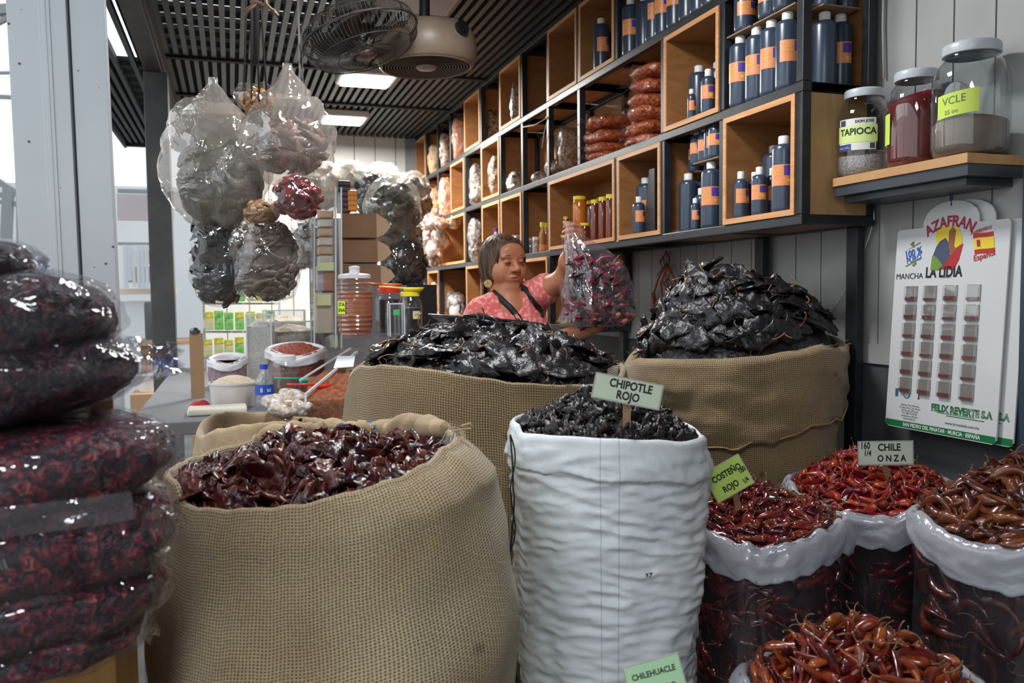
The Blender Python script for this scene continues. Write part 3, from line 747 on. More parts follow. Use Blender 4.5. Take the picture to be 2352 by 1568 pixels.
# --- right burlap sack with the tall mound
cR = WL(.635, 2.4)
SR = Sack('burlap_sack', 'brown burlap sack against the wall with a tall peak of black chiles', cR, .300,
    [(1440,830,'f'),(1470,824,'f'),(1540,826,'f'),(1640,826,'f'),(1740,820,'f'),(1820,808,'f'),(1890,793,'f'),(1928,800,'f'),(1900,770,'b'),(1800,755,'b'),(1600,760,'b'),(1480,790,'b')],
    [(0, 1), (.06, 1.01), (.2, 1.0), (.24, .96), (.35, .95), (.6, .95), (1.2, .92)], nang=170, seed=2.2, amp=.012)
SR.body(BURL3, 70, roll=.006)
SR.band(BURL3, lambda a: .175+.035*math.cos(a-aF)-.03*math.cos(a-aR), off=.010, jag=.002, seed=5, rows=22, amp=.008, thick=.006)
hR = SR.heap_fn(.02, .165, [(-.08, .0, .045, .12)], 3.4)
SR.heap(ANCHO, hR, 150, 'flat wrinkled black chile with tan stem in the tall peaked mound by the wall', 'chile', 'black chiles in the sack by the wall', 90, hlabel='tall peaked mound of black chiles in the burlap sack by the wall', hname='black_chile_heap', seed=21, substem=False, tilt=.18, roll=.25, sink=.4, over=-.012, front=.3, sprob=.5)
# tan seam edge of the folded cuff
mb = MB(); pts = []
for k in range(120):
    a = 2*PI*k/119; d = (.175+.035*math.cos(a-aF)-.03*math.cos(a-aR))*(1+nz(math.cos(a)*5+5, math.sin(a)*5, 0)*.10)
    rr = max(SR.R(d, a), SR.r*.985)+.012; pts.append((rr*math.cos(a), rr*math.sin(a), SR.H(a)-.007-d))
mb.tube(pts, .0024, 6); mb.build('seam_edge', mat('seam_tan', (.42, .27, .10), .9, (.3, .19, .07), 90, bump=.002, bs=200), SR.root, smooth=True)
fuzz(SR, 260, FIB, 9, ln=.018)
# --- white woven sack
def woven_white():
    m, nt, b, out = new_mat('woven_plastic'); N = nt.nodes; L = nt.links
    tc = N.new('ShaderNodeTexCoord'); sp = N.new('ShaderNodeSeparateXYZ'); L.new(tc.outputs['UV'], sp.inputs[0])
    U = math_node(N, L, 'ABSOLUTE', math_node(N, L, 'SINE', math_node(N, L, 'MULTIPLY', sp.outputs[0], PI/.0028)))
    V = math_node(N, L, 'ABSOLUTE', math_node(N, L, 'SINE', math_node(N, L, 'MULTIPLY', sp.outputs[1], PI/.0028)))
    h = math_node(N, L, 'MAXIMUM', U, V)
    dark = None
    for u0 in (.772, .803):
        q = math_node(N, L, 'LESS_THAN', math_node(N, L, 'ABSOLUTE', math_node(N, L, 'SUBTRACT', sp.outputs[0], u0)), .0009)
        dark = q if dark is None else math_node(N, L, 'MAXIMUM', dark, q)
    n = N.new('ShaderNodeTexNoise'); n.inputs['Scale'].default_value = 9; n.inputs['Detail'].default_value = 5; L.new(tc.outputs['UV'], n.inputs['Vector'])
    r = N.new('ShaderNodeValToRGB'); r.color_ramp.elements[0].position = .35; r.color_ramp.elements[1].position = .65
    r.color_ramp.elements[0].color = (.64, .68, .71, 1); r.color_ramp.elements[1].color = (.74, .78, .80, 1); L.new(n.outputs[0], r.inputs[0])
    mx = N.new('ShaderNodeMix'); mx.data_type = 'RGBA'; L.new(math_node(N, L, 'MULTIPLY', dark, .45), mx.inputs[0]); L.new(r.outputs[0], mx.inputs[6]); mx.inputs[7].default_value = (.2, .22, .26, 1)
    L.new(mx.outputs[2], b.inputs['Base Color']); b.inputs['Roughness'].default_value = .42; b.inputs['Specular IOR Level'].default_value = .4
    bp = N.new('ShaderNodeBump'); bp.inputs['Strength'].default_value = .5; bp.inputs['Distance'].default_value = .0006; L.new(h, bp.inputs['Height'])
    n2 = N.new('ShaderNodeTexNoise'); n2.inputs['Scale'].default_value = 45; n2.inputs['Detail'].default_value = 4; L.new(tc.outputs['UV'], n2.inputs['Vector'])
    b2 = N.new('ShaderNodeBump'); b2.inputs['Distance'].default_value = .003; b2.inputs['Strength'].default_value = .6; L.new(n2.outputs[0], b2.inputs['Height']); L.new(bp.outputs[0], b2.inputs['Normal'])
    L.new(b2.outputs[0], b.inputs['Normal']); return m
WOV = woven_white()
cW = WL(.181, 1.6)
SW = Sack('woven_sack', 'tall white woven plastic sack in the centre foreground holding small smoked black chiles', cW, .183,
    [(1186,975,'f'),(1195,995,'f'),(1250,1001,'f'),(1320,1005,'f'),(1400,1010,'f'),(1500,1013,'f'),(1580,1016,'f'),(1622,1012,'f'),(1630,1000,'b'),(1570,970,'b'),(1450,950,'b'),(1320,940,'b'),(1230,945,'b')],
    [(0, 1), (.06, 1.05), (.10, 1.03), (.25, .98), (.4, .93), (.7, .86), (1.2, .84)], nang=240, seed=5.5, amp=.006, wrk=.0062)
SW.cw = .07
SW.body(WOV, 300, roll=.003, name='woven_cloth')
SW.band(WOV, lambda a: .062+.006*math.cos(a-aR), off=.004, jag=.0012, seed=2, rows=12, amp=.003, thick=.003, roll=.0035)
hW = SW.heap_fn(.022, .03, [(.01, .0, .03, .07)], 2)
SW.heap(CHIP, hW, 250, 'small crinkled smoked black chile heaped in the white woven sack', 'chile', 'smoked chiles in the white sack', 110, hlabel='small smoked black chiles filling the white woven sack', hname='smoked_chile_heap', seed=31, tilt=.5, roll=1, sink=.5, stems=False, front=0)
d_ = at(1490, 1322, 1)-CAM; dz_ = Vector((d_.x, d_.y)); k_ = ((cW[0]*d_.x+cW[1]*d_.y)/dz_.length_squared); cl = Vector((cW[0], cW[1]))-dz_*k_; rr_ = SW.r*.965+.004; t_ = k_-math.sqrt(max(0, rr_*rr_-cl.length_squared))/dz_.length
pm = CAM+d_*t_; am = math.atan2(pm.y-cW[1], pm.x-cW[0]); mb = MB(); text_on(mb, '37', .012, frame_M((pm.x-cW[0], pm.y-cW[1], pm.z), (-math.sin(am), math.cos(am), 0), (0, 0, 1)), 0, .0002, 1.2); mb.build('printed_mark', INK, SW.root)
# black cord between the sacks
mb = MB(); pts = []
for i in range(40):
    t = i/39; q = at(1172+8*math.sin(t*9)+(-10 if t<.2 else 8)*t, 1000+t*680, 1.50); pts.append(q-Vector((SW.c[0], SW.c[1], 0)))
mb.tube(pts, .0016, 6); pts2 = [p+Vector((.006*math.sin(i*.6), 0, .002)) for i, p in enumerate(pts)]; mb.tube(pts2, .0014, 6)
o = mb.build('black_cord', mat('cord_black', (.012, .012, .015), .6)); o.location = (SW.c[0], SW.c[1], 0); tag(o, 'thin black cord hanging down between the left burlap sack and the white sack', 'cord')
# --- clear plastic bags of red chiles
MILK = film('milky_film', (.9, .92, .95), .20, .62, .004, 22, .06, (.80, .81, .86), edge=.3)
CLEAR = film('clear_film', (.80, .80, .84), .10, .045, .007, 20, .05, (.55, .55, .62), stretch=(1, 1, .45), edge=.30)
def clearbag(label, c, r, rim, ch, n, lab, group, hl, seed, dome, peaks=(), depthf=None, nwall=260, zbot=.35, prof=None, drop=.02, nsub=110, lift=0, stems=True, tilt=.4):
    S = Sack('plastic_bag', label, c, r, rim, prof or [(0, 1), (.05, .99), (.12, .97), (.3, .96), (1.2, .9)], cat='bag', nang=150, seed=seed, amp=.010, wrk=.0016, zb=.02)
    S.body(CLEAR, 60, roll=.004, name='clear_bag', inner=.03)
    S.band(MILK, depthf or (lambda a: .05+.012*math.cos(a-aF)), off=.006, seed=seed, rows=12, amp=.007, thick=.003, roll=.007, top=.012, puff=.005, name='turned_down_edge', inner=.05)
    h = S.heap_fn(drop, dome, peaks, 2.2, lift=lift)
    S.heap(ch, h, n, lab, 'chile', group, nsub, hlabel=hl, hname='red_chile_heap', seed=int(seed*10), tilt=tilt, roll=1.2, sink=.45, stems=stems, substem=False)
    # chiles pressed against the inside of the film
    rd = random.Random(int(seed*7)); mb = MB()
    zt = min(S.H(2*PI*k/24) for k in range(24))-.03
    mb.lathe([(r*.80, .05), (r*.84, zt)], 40, (c[0], c[1], 0), 2)  # near-black core paints the shade between the packed chiles
    for i in range(nwall):
        a = aF+rd.uniform(-1.75, 1.75); z = rd.uniform(zbot, zt+.01); d = S.H(a)-z; rr = S.R(max(d, .01), a)-.012-ch.W*.3
        nrm = Vector((math.cos(a), math.sin(a), 0)); t = Vector((-math.sin(a), math.cos(a), 0)); ang = rd.gauss(0, .7)
        x = t*math.cos(ang)+Vector((0, 0, 1))*math.sin(ang); x = x*rd.choice((-1, 1)); b = nrm.cross(x)
        R = Matrix((x, b, nrm)).transposed() @ Matrix.Rotation(rd.uniform(-1.5, 1.5), 3, 'X'); M = R.to_4x4()@Matrix.Scale(rd.uniform(.9, 1.3), 4); M.translation = Vector((c[0], c[1], 0))+nrm*rr+Vector((0, 0, z))
        ch.into(mb, M, rd.randrange(99), rd.random() < .4)
    o = mb.build('packed_chiles', [ch.body, ch.stem, mat('packed_shade', (.020, .004, .005), .6)], smooth=True); tag(o, hl.replace('heap', 'mass').replace('on top of', 'packed inside'), 'chiles', kind='stuff')
    return S, h
cC = WL(.536, 1.75); cO = WL(.859, 1.98); cG = WL(.965, 1.55); cF = WL(.539, 1.28)
SC, hC = clearbag('clear plastic bag of small dark red chiles beside the white sack, green sign in it', cC, .162,
    [(1585,1185,'f'),(1620,1220,'f'),(1680,1245,'f'),(1750,1258,'f'),(1820,1246,'f'),(1880,1225,'f'),(1930,1200,'f'),(1940,1185,'b'),(1880,1165,'b'),(1760,1160,'b'),(1640,1160,'b')],
    COST, 270, 'small glossy dark red chile in the bag under the yellow-green sign', 'dark red chiles by the green sign', 'heap of small dark red chiles on top of the bag beside the white sack', 4.1, .045, [(-.06, .02, .03, .07)])
SO, hO = clearbag('clear plastic bag of bright red chiles by the wall, white sign in it', cO, .198,
    [(1810,1110,'f'),(1840,1145,'f'),(1900,1168,'f'),(1960,1180,'f'),(2040,1188,'f'),(2110,1176,'f'),(2180,1170,'f'),(2225,1140,'f'),(2170,1095,'b'),(2000,1075,'b'),(1860,1075,'b')],
    ONZA, 280, 'slender bright red chile in the bag under the white sign', 'bright red chiles by the white sign', 'heap of slender bright red chiles on top of the bag by the wall', 6.2, .05, [(0, .02, .02, .1)])
SG, hG = clearbag('clear plastic bag of brownish red chiles cut by the right edge of the photo', cG, .200,
    [(2118,1185,'f'),(2150,1215,'f'),(2200,1240,'f'),(2280,1256,'f'),(2350,1262,'f'),(2450,1250,'f'),(2520,1190,'f'),(2400,1150,'b'),(2200,1140,'b'),(2140,1150,'b')],
    BROW, 200, 'shiny brown red chile in the bag at the right edge', 'brown red chiles at the right edge', 'heap of shiny brown red chiles on top of the bag at the right edge', 8.3, .06, [(.02, 0, .03, .09)], depthf=lambda a: .055+.02*math.cos(a-aF))
SF, hF = clearbag('white-rimmed plastic bag of orange red chiles low at the bottom right', cF, .183,
    [(1703,1560,'f'),(1730,1505,'b'),(1800,1470,'b'),(1880,1447,'b'),(1990,1437,'b'),(2100,1480,'b'),(2180,1520,'b'),(2262,1560,'b'),(1850,1720,'f'),(2000,1740,'f'),(2150,1720,'f')],
    FRON, 210, 'curved shiny orange red chile in the bag at the bottom of the photo', 'orange red chiles in the bottom bag', 'heap of curved orange red chiles on top of the bag at the bottom', 9.7, .055, [(-.01, .03, .015, .08)], nwall=60, depthf=lambda a: .045, drop=.03)
# burlap sack behind the big one
cK = WL(-.70, 2.35)
SK = Sack('burlap_sack', 'low burlap sack behind the large left sack, only its folded edge showing', cK, .185,
    [(455,1000,'f'),(500,985,'f'),(560,975,'f'),(640,968,'f'),(700,975,'f'),(745,980,'f'),(700,955,'b'),(600,945,'b'),(500,945,'b')],
    [(0, 1), (.06, 1.04), (.2, 1.04), (1.2, .95)], nang=90, seed=1.7, amp=.016)
SK.body(BURLF, 30, roll=.012)
hK = SK.heap_fn(.055, -.03, [(.10, .03, .045, .07)], lift=.03)
SK.heap(GUAJ, hK, 34, 'glossy dark red chile pod in the low sack behind the large left one', 'chile', 'pods in the low back sack', 30, hlabel='dark red pods filling the low burlap sack at the back', hname='red_chile_heap', seed=44, tilt=.5, roll=.9, sink=.4, stems=False)
# ================================================================ bottles in the cubbies
VANB = mat('vanilla_bottle', (.034, .052, .085), .27, (.042, .062, .098), 12, spec=.6)
LAB_O = mat('label_orange', (.80, .27, .12), .35, (.85, .33, .13), 40); LAB_P = mat('label_purple', (.10, .06, .38), .35); LAB_Y = mat('label_yellow', (.85, .62, .05), .4)
def cyl_patch(mb, r, z0, z1, a0, a1, mi, n=10):
    vs = []; fs = []
    for i in range(n+1):
        a = lerp(a0, a1, i/n)
        for z in (z0, z1): vs.append((r*math.cos(a), r*math.sin(a), z))
    for i in range(n): fs.append((2*i, 2*i+2, 2*i+3, 2*i+1))
    mb.add(vs, fs, mi)
def star(mb, r, ac, zc, s_, mi):
    vs = [(r*math.cos(ac), r*math.sin(ac), zc)]
    for k in range(10):
        q = s_*(1 if k % 2 == 0 else .45); a = ac+q*math.cos(PI*k/5+.3)/r
        vs.append((r*math.cos(a), r*math.sin(a), zc+q*math.sin(PI*k/5+.3)))
    mb.add(vs, [(0, 1+k, 1+(k+1) % 10) for k in range(10)], mi)
VAN_T = text_verts('Vainilla', .011, None, .9)
def bottle_parts(r, h, lab=True):
    cap = .022 if h > .12 else .016; H = h-cap; rc = r*.42 if r > .02 else r*.5
    mb = MB(); mb.lathe([(0, 0), (r*.86, 0), (r*.97, .004), (r, .012), (r, H-.018), (r*.96, H-.009), (r*.78, H-.003), (rc, H), (rc*.95, H+.002)], 28)
    b = ('bottle_body', mb, [VANB])
    mb = MB(); mb.lathe([(rc*.9, H), (rc*1.12, H), (rc*1.12, h-.002), (rc*1.02, h), (0, h)], 20); c = ('cap', mb, [WHITECAP])
    parts = [b, c]
    if lab:
        z0, z1 = H*.38, H*.38+min(.058, H*.36); mb = MB(); q = r+.0006
        cyl_patch(mb, q, z0, z1, -1.15, .95, 0, 14); zc = (z0+z1)/2
        cyl_patch(mb, q+.0004, zc-.001, z1-.003, .12, .90, 1, 6)
        star(mb, q+.0006, .5, z0+(zc-z0)*.5, min(.008, (zc-z0)*.4), 2)
        s_ = min(1, r/.033)
        for v0 in (zc+.010*s_, zc+.0):
            vs = [(((q+.0006)*math.cos((v.x*s_)/q-.52)), ((q+.0006)*math.sin((v.x*s_)/q-.52)), v0+v.y*s_) for v in VAN_T[0]]
            mb.add(vs, VAN_T[1], 2)
            if r < .03: break
        parts.append(('label', mb, [LAB_O, LAB_P, LAB_Y]))
    return parts
BT = {}
def bottle_mesh(key):
    if key in BT: return BT[key]
    r, h, lab = {'A': (.0325, .212, 1), 'N': (.0325, .205, 0), 'B': (.0235, .142, 1), 'S': (.022, .118, 1), 'T': (.014, .105, 1), 'C': (.037, .222, 1), 'P': (.037, .222, 0), 'U': (.0325, .135, 1), 'V': (.0315, .135, 0)}[key]
    out = []
    for nm, mb, ms in bottle_parts(r, h, lab):
        o = mb.build(nm, ms); shade(o, 40); out.append(o.data); bpy.data.objects.remove(o)
    BT[key] = out; return out
def put_bottle(key, loc, rz, label, group):
    ms = bottle_mesh(key); root = empty('vanilla_bottle', loc, rz); tag(root, label, 'bottle', group)
    for m in ms:
        nm = m.name.split('.')[0]
        o = bpy.data.objects.new(nm, m); COL.objects.link(o); o.parent = root
    return root
def cellz(row, w): return ZL[row]+B/2+(.016 if w else 0)+.0003
def face_cam(p): return math.atan2(-p[1], -p[0])
ORD = ['first', 'second', 'third', 'fourth', 'fifth', 'sixth', 'seventh', 'eighth', 'ninth', 'tenth']
rd = random.Random(12); STOOD = []
def bottle_row(row, w, items, where, group, zoff=0, dz=0):
    for i, (key, px, dep, turn) in enumerate(items):
        rb = {'A': .0325, 'N': .0325, 'B': .0235, 'S': .022, 'T': .014, 'C': .037, 'P': .037, 'U': .0325, 'V': .0315}[key]+.001
        dep = max(rb-.004, dep*.75); yf = on(px, 400, 0, D0).y; z = cellz(row, w)+zoff
        c0, c1 = [(a, b) for a, b, k in ROWS[row] if PY(a)-.02 <= yf <= PY(b)+.02][0]
        m_ = B/2+(.0165 if w else 0)+rb
        while True:
            p = on(px, 400, 0, D0+dep); p.y = min(max(p.y, PY(c0)+m_), PY(c1)-m_)
            if dep > .185 or not any(abs(q[2]-z) < .1 and math.hypot(q[0]-p.x, q[1]-p.y) < q[3]+rb for q in STOOD): break
            dep += .004
        STOOD.append((p.x, p.y, z, rb))
        sz = {'A': 'tall', 'N': 'tall unlabelled', 'B': 'short', 'S': 'small', 'T': 'tiny', 'C': 'wide', 'P': 'wide unlabelled', 'U': 'tall', 'V': 'plain'}[key]
        put_bottle(key, (p.x, p.y, z), face_cam(p)+turn, f'{sz} dark bottle, {ORD[i]} from left {where}', group)
G = 'dark vanilla bottles in the cubbies'
CARDB = mat('cardboard', (.34, .21, .12), .85, (.28, .17, .09), 12, bump=.0006)
def card(row, w, pts_px, x0, x1, zoff, label):
    ya, yb = on(pts_px[0], 300, 0, D0+x0).y, on(pts_px[1], 300, 0, D0+x0).y; z = cellz(row, w)+zoff
    mb = MB(); mb.box((x0, min(ya, yb), 0), (x1, max(ya, yb), .004)); o = mb.build('cardboard_sheet', CARDB); o.location = (D0, 0, z); tag(o, label, 'cardboard')
bottle_row(1, 1, [('B', 1687, .045, .5), ('B', 1721, .10, .7), ('B', 1745, .045, -.1), ('B', 1776, .07, -.2), ('A', 1800, .05, -.1)], 'in front row of the lowest pine cubby', G)
bottle_row(1, 1, [('P', 1737, .150, 0), ('P', 1778, .150, 0)], 'in back row of the lowest pine cubby', G)
bottle_row(1, 0, [('N', 1565, .10, 0), ('N', 1586, .075, 0), ('T', 1597, .035, .3), ('B', 1611, .045, 1.9), ('A', 1634, .045, -.1)], 'on the floor of the layered black cubby', G)
bottle_row(1, 0, [('S', 1567, .14, 0), ('S', 1584, .13, 0), ('S', 1609, .14, .1)], 'on the back cardboard of the black cubby', G, .216)
card(1, 0, (1558, 1600), .10, .19, .212, 'cardboard sheet lying on the unlabelled bottles deep in the black cubby')
bottle_row(1, 0, [('S', 1600, .075, -.1), ('S', 1618, .07, 0), ('S', 1632, .055, .5), ('S', 1643, .04, -.1)], 'on the front cardboard of the black cubby', G, .219)
card(1, 0, (1592, 1649), .012, .098, .214, 'cardboard sheet carrying four small bottles near the top of the black cubby')
bottle_row(1, 1, [('B', 1467, .045, .6)], 'in the pine cubby beside the black folder', G)
bottle_row(1, 1, [('C', 1474, .125, .1)], 'behind the short one in the folder cubby', G)
bottle_row(2, 0, [('A', 1679, .045, -.3), ('A', 1706, .045, -.2), ('A', 1736, .045, -.1), ('A', 1770, .045, 0), ('A', 1806, .045, .5)], 'on the open corner cubby floor', G)
bottle_row(2, 0, [('U', 1709, .05, .4), ('U', 1733, .04, .3), ('U', 1765, .045, -.1), ('U', 1799, .045, -.1)], 'on the corner cubby cardboard', G, .219)
card(2, 0, (1658, 1722), .008, .075, .2135, 'left cardboard sheet over the bottles of the corner cubby')
card(2, 0, (1728, 1824), .010, .085, .2135, 'right cardboard sheet over the bottles of the corner cubby')
for i, (k, px) in enumerate([('P', 1890), ('A', 1931), ('A', 1966)]):
    p = on(px, 200, 1, PY(0)+.048); p.x = min(p.x, BACKX-.065)
    if i == 0: p.x = max(p.x, D0+.118)
    if i == 2: p.x = BACKX-.050
    if i == 1: p.x = BACKX-.118; 
for i, x in enumerate((D0+.085+.035, D0+.19)):
    put_bottle('N' if i == 0 else 'A', (x, PY(0)+.052+.02*i, cellz(2, 0)), face_cam((x, PY(0)))+.1, ['tall unlabelled dark bottle seen through the open shelf end, beside the big jars', 'tall dark bottle with red label seen through the open shelf end, nearest the wall'][i], G)
p_ = MB(); p_.box((D0+.09, PY(0)+.02, 0), (BACKX-.03, PY(0)+.12, .004)); o = p_.build('cardboard_sheet', CARDB); o.location = (0, 0, cellz(2, 0)+.2135); tag(o, 'dim cardboard sheet over the bottles at the open shelf end', 'cardboard')
for i, x in enumerate((D0+.13, D0+.20)):
    put_bottle('V', (x, PY(0)+.065, cellz(2, 0)+.219), 0, ['plain dark bottle in shade on the end cardboard, left one', 'plain dark bottle in shade on the end cardboard, right one'][i], G)
bottle_row(2, 1, [('N', 1582, .14, 1.5), ('T', 1588, .045, .5), ('C', 1612, .10, 1.8), ('B', 1626, .04, -.1)], 'in the second row pine cubby', G)
bottle_row(3, 0, [('A', 1449, .045, .0), ('N', 1480, .075, 0), ('A', 1502, .045, .4), ('A', 1524, .045, -.1), ('A', 1552, .045, -.2), ('A', 1580, .045, -.1), ('A', 1606, .045, -.1), ('A', 1632, .045, .2)], 'in the wide top cubby', G)
bottle_row(3, 0, [('U', 1510, .13, 0), ('U', 1540, .13, 0)], 'on cardboard in the wide top cubby', G, .219)
bottle_row(3, 1, [('A', 1366, .125, .3), ('A', 1382, .055, .6), ('A', 1404, .09, .0)], 'in the pine cubby of the top row', G)
# tape ring, black folder
p = on(1690, 30, 0, D0+.12)
mb = MB(); mb.lathe([(.036, -.02), (.05, -.02), (.05, .02), (.036, .02), (.036, -.02)], 28, M=Matrix.Rotation(PI/2, 4, 'Y'))
o = mb.build('tape_roll', mat('tape_brown', (.35, .2, .09), .4)); shade(o); o.location = (D0+.11, on(1674, 60, 0, D0+.11).y, cellz(2, 0)+.27); tag(o, 'roll of brown tape standing above the bottles in the corner cubby', 'tape')
o.location.z = cellz(2, 0)+.2135+.055
ya, yb = on(1480, 500, 0, D0+.05).y, on(1506, 500, 0, D0+.05).y
mb = MB(); z0 = cellz(1, 1)
pr = [(ya-.0, z0+.004), (ya-.01, z0+.012), (ya-.055, z0+.235), (yb-.01, z0+.235), (yb-.01, z0+.004)]
vs = [(D0+.04, y, z) for y, z in pr]+[(D0+.14, y, z) for y, z in pr]
mb.add(vs, [(4,3,2,1,0), (5,6,7,8,9)]+[(i, (i+1) % 5, 5+(i+1) % 5, 5+i) for i in range(5)])
tag(bevel(mb.build('folder', mat('folder_black', (.008, .008, .01), .35)), .003), 'black upright folder leaning in the pine cubby beside a short bottle', 'folder')
# ---------------------------------------------------------------- honey jars
HONEY = mat('honey_dark', (.16, .022, .004), .12, spec=.7, coat=.6); HONEYL = mat('honey_light', (.62, .17, .012), .12, spec=.7, coat=.6)
YLID = mat('yellow_lid', (.85, .72, .03), .4)
GLASS = film('jar_glass', (.80, .83, .83), .03, .0, .0, 10, .07, edge=.8, pw_=1.4)
def honey(px, dep, r, h, m, zoff, label, row=1, w=1):
    p = on(px, 450, 0, D0+dep); root = empty('honey_jar', (p.x, p.y, cellz(row, w)+zoff)); tag(root, label, 'jar', 'honey jars with yellow lids')
    lid = .016 if h > .1 else .012
    mb = MB(); mb.lathe([(0, .001), (r*.95, .001), (r, .006), (r, h-lid-.012), (r*.86, h-lid-.002), (r*.84, h-lid)], 24); shade(mb.build('honey', m, root))
    mb = MB(); mb.lathe([(r*.8, h-lid), (r*.95, h-lid), (r*.95, h-.001), (r*.9, h), (0, h)], 24); shade(mb.build('lid', YLID, root))
honey(1323, .06, .0175, .082, HONEY, 0, 'small amber honey jar under the big light jar, left one')
honey(1343, .05, .0225, .088, HONEY, 0, 'small amber honey jar under the big light jar, right one')
honey(1331, .055, .0300, .125, HONEYL, .0885, 'large bright orange honey jar stacked on two smaller jars')
for i, px in enumerate((1366, 1384, 1401)): honey(px, .055-.01*i, .0165, .180, HONEY, 0, f'tall narrow dark honey jar, {ORD[i]} from left of the front three')
for i, px in enumerate((1357, 1380, 1396)): honey(px, .15, .022, .205, HONEY, 0, f'tall dark honey jar in the back row, {ORD[i]} from left')
for i, px in enumerate((1284, 1292, 1302)): honey(px, .055, .0105, .055, HONEY, 0, f'tiny honey jar on the cubby floor, {ORD[i]} from left')
for i, px in enumerate((1286, 1299)): honey(px, .07, .0135, .085, HONEY, .056, f'small honey jar stacked above the tiny ones, {ORD[i]} from left')
for i, px in enumerate((1289, 1304)): honey(px, .13, .015, .15, HONEY, 0, f'medium honey jar behind the tiny ones, {ORD[i]} from left')
# sauce bottles and spice jars of the next cubby
OIL = mat('sauce_amber', (.42, .15, .02), .15, coat=.5); CLJ = mat('spice_glass', (.40, .38, .36), .15, (.25, .2, .16), 60, coat=.5)
for i, px in enumerate((1246, 1254)):
    p = on(px, 560, 0, D0+.05+.03*i); root = empty('sauce_bottle', (p.x, p.y, cellz(1, 0))); tag(root, ['slim amber sauce bottle with yellow cap, front one', 'slim amber sauce bottle with yellow cap, half hidden one'][i], 'bottle')
    mb = MB(); mb.lathe([(0, 0), (.017, 0), (.018, .01), (.014, .055), (.017, .09), (.009, .115), (.008, .13)], 18); mb.build('bottle_body', OIL, root, smooth=True)
    mb = MB(); mb.lathe([(.011, .128), (.0115, .152), (0, .152)], 16); shade(mb.build('cap', YLID, root))
    mb = MB(); cyl_patch(mb, .0185, .012, .04, face_cam(p)-1, face_cam(p)+1, 0); mb.build('label', LAB_O, root)
for i, px in enumerate((1218, 1231)):
    p = on(px, 570, 0, D0+.05); root = empty('spice_jar', (p.x, p.y, cellz(1, 0))); tag(root, ['small clear spice jar beside the sauce bottles, left one', 'small clear spice jar beside the sauce bottles, right one'][i], 'jar')
    mb = MB(); mb.lathe([(0, 0), (.018, 0), (.018, .065), (.014, .072)], 18); shade(mb.build('jar_body', CLJ, root))
    mb = MB(); mb.lathe([(.016, .070), (.0165, .085), (0, .085)], 16); shade(mb.build('lid', WHITECAP, root))
p = on(1139, 520, 0, D0+.08); root = empty('water_bottle', (p.x, p.y, cellz(1, 1))); tag(root, 'small clear bottle with a blue label in a far pine cubby', 'bottle')
mb = MB(); mb.lathe([(0, 0), (.024, 0), (.025, .01), (.025, .10), (.012, .14), (.011, .155)], 18); mb.build('bottle_body', mat('pet_grey', (.42, .46, .52), .12, coat=.6), root, smooth=True)
mb = MB(); cyl_patch(mb, .0258, .05, .10, 0, 6.28, 0, 24); mb.build('label', mat('label_blue', (.03, .09, .35), .35), root)
mb = MB(); mb.lathe([(.0125, .154), (.0125, .175), (0, .175)], 14); mb.build('cap', mat('cap_blue', (.05, .05, .5), .4), root)
# ---------------------------------------------------------------- packed bags in cubbies
def pillow(L, W, H, wr, seed, n=26, m=16, p=3.0, fr=1.0, cp=.7):
    vs = []; fs = []
    for i in range(m+1):
        th = -PI/2+PI*i/m
        for k in range(n):
            a = 2*PI*k/n
            c, s_ = math.cos(a), math.sin(a); ct, st = math.cos(th), math.sin(th)
            f = lambda v, e: math.copysign(abs(v)**e, v)
            x = f(c, 2/p)*f(ct, cp)*L/2; y = f(s_, 2/p)*f(ct, cp)*W/2; z = f(st, .95)*H/2
            q = nz(x*fr*22+seed, y*fr*22, z*fr*22)*wr+nz(x*fr*55+seed, y*fr*55, z*fr*55)*wr*.45
            d = Vector((x, y, z)); d = d+d.normalized()*q if d.length > 1e-6 else d
            vs.append(d)
    for i in range(m):
        for k in range(n):
            k2 = (k+1) % n; fs.append((i*n+k, i*n+k2, (i+1)*n+k2, (i+1)*n+k))
    return vs, fs
PLASTIC = film('pack_film', (.96, .96, .97), .07, .02, .007, 55, .08, edge=.6)
RUST = mat('rusty_fill', (.72, .17, .04), .6, (.32, .045, .012), 75, bump=.010, bs=90, spec=.4)
ORNG = mat('orange_fill', (.66, .17, .045), .4, (.42, .09, .03), 60, bump=.003, bs=120)
NUTS = mat('nut_fill', (.36, .20, .09), .45, (.14, .075, .035), 90, bump=.004, bs=120)
BEIGE = mat('beige_fill', (.55, .38, .22), .5, (.42, .28, .15), 80, bump=.003, bs=100)
FOIL = mat('crinkled_pack', (.50, .47, .45), .16, (.20, .15, .12), 45, bump=.010, bs=55, metal=.35, coat=.5)
FOILB = mat('crinkled_pack_brown', (.42, .33, .25), .16, (.14, .08, .05), 45, bump=.010, bs=60, metal=.25, coat=.5)
FOILO = mat('crinkled_pack_orange', (.68, .20, .07), .2, (.50, .36, .30), 30, bump=.009, bs=50, coat=.5)
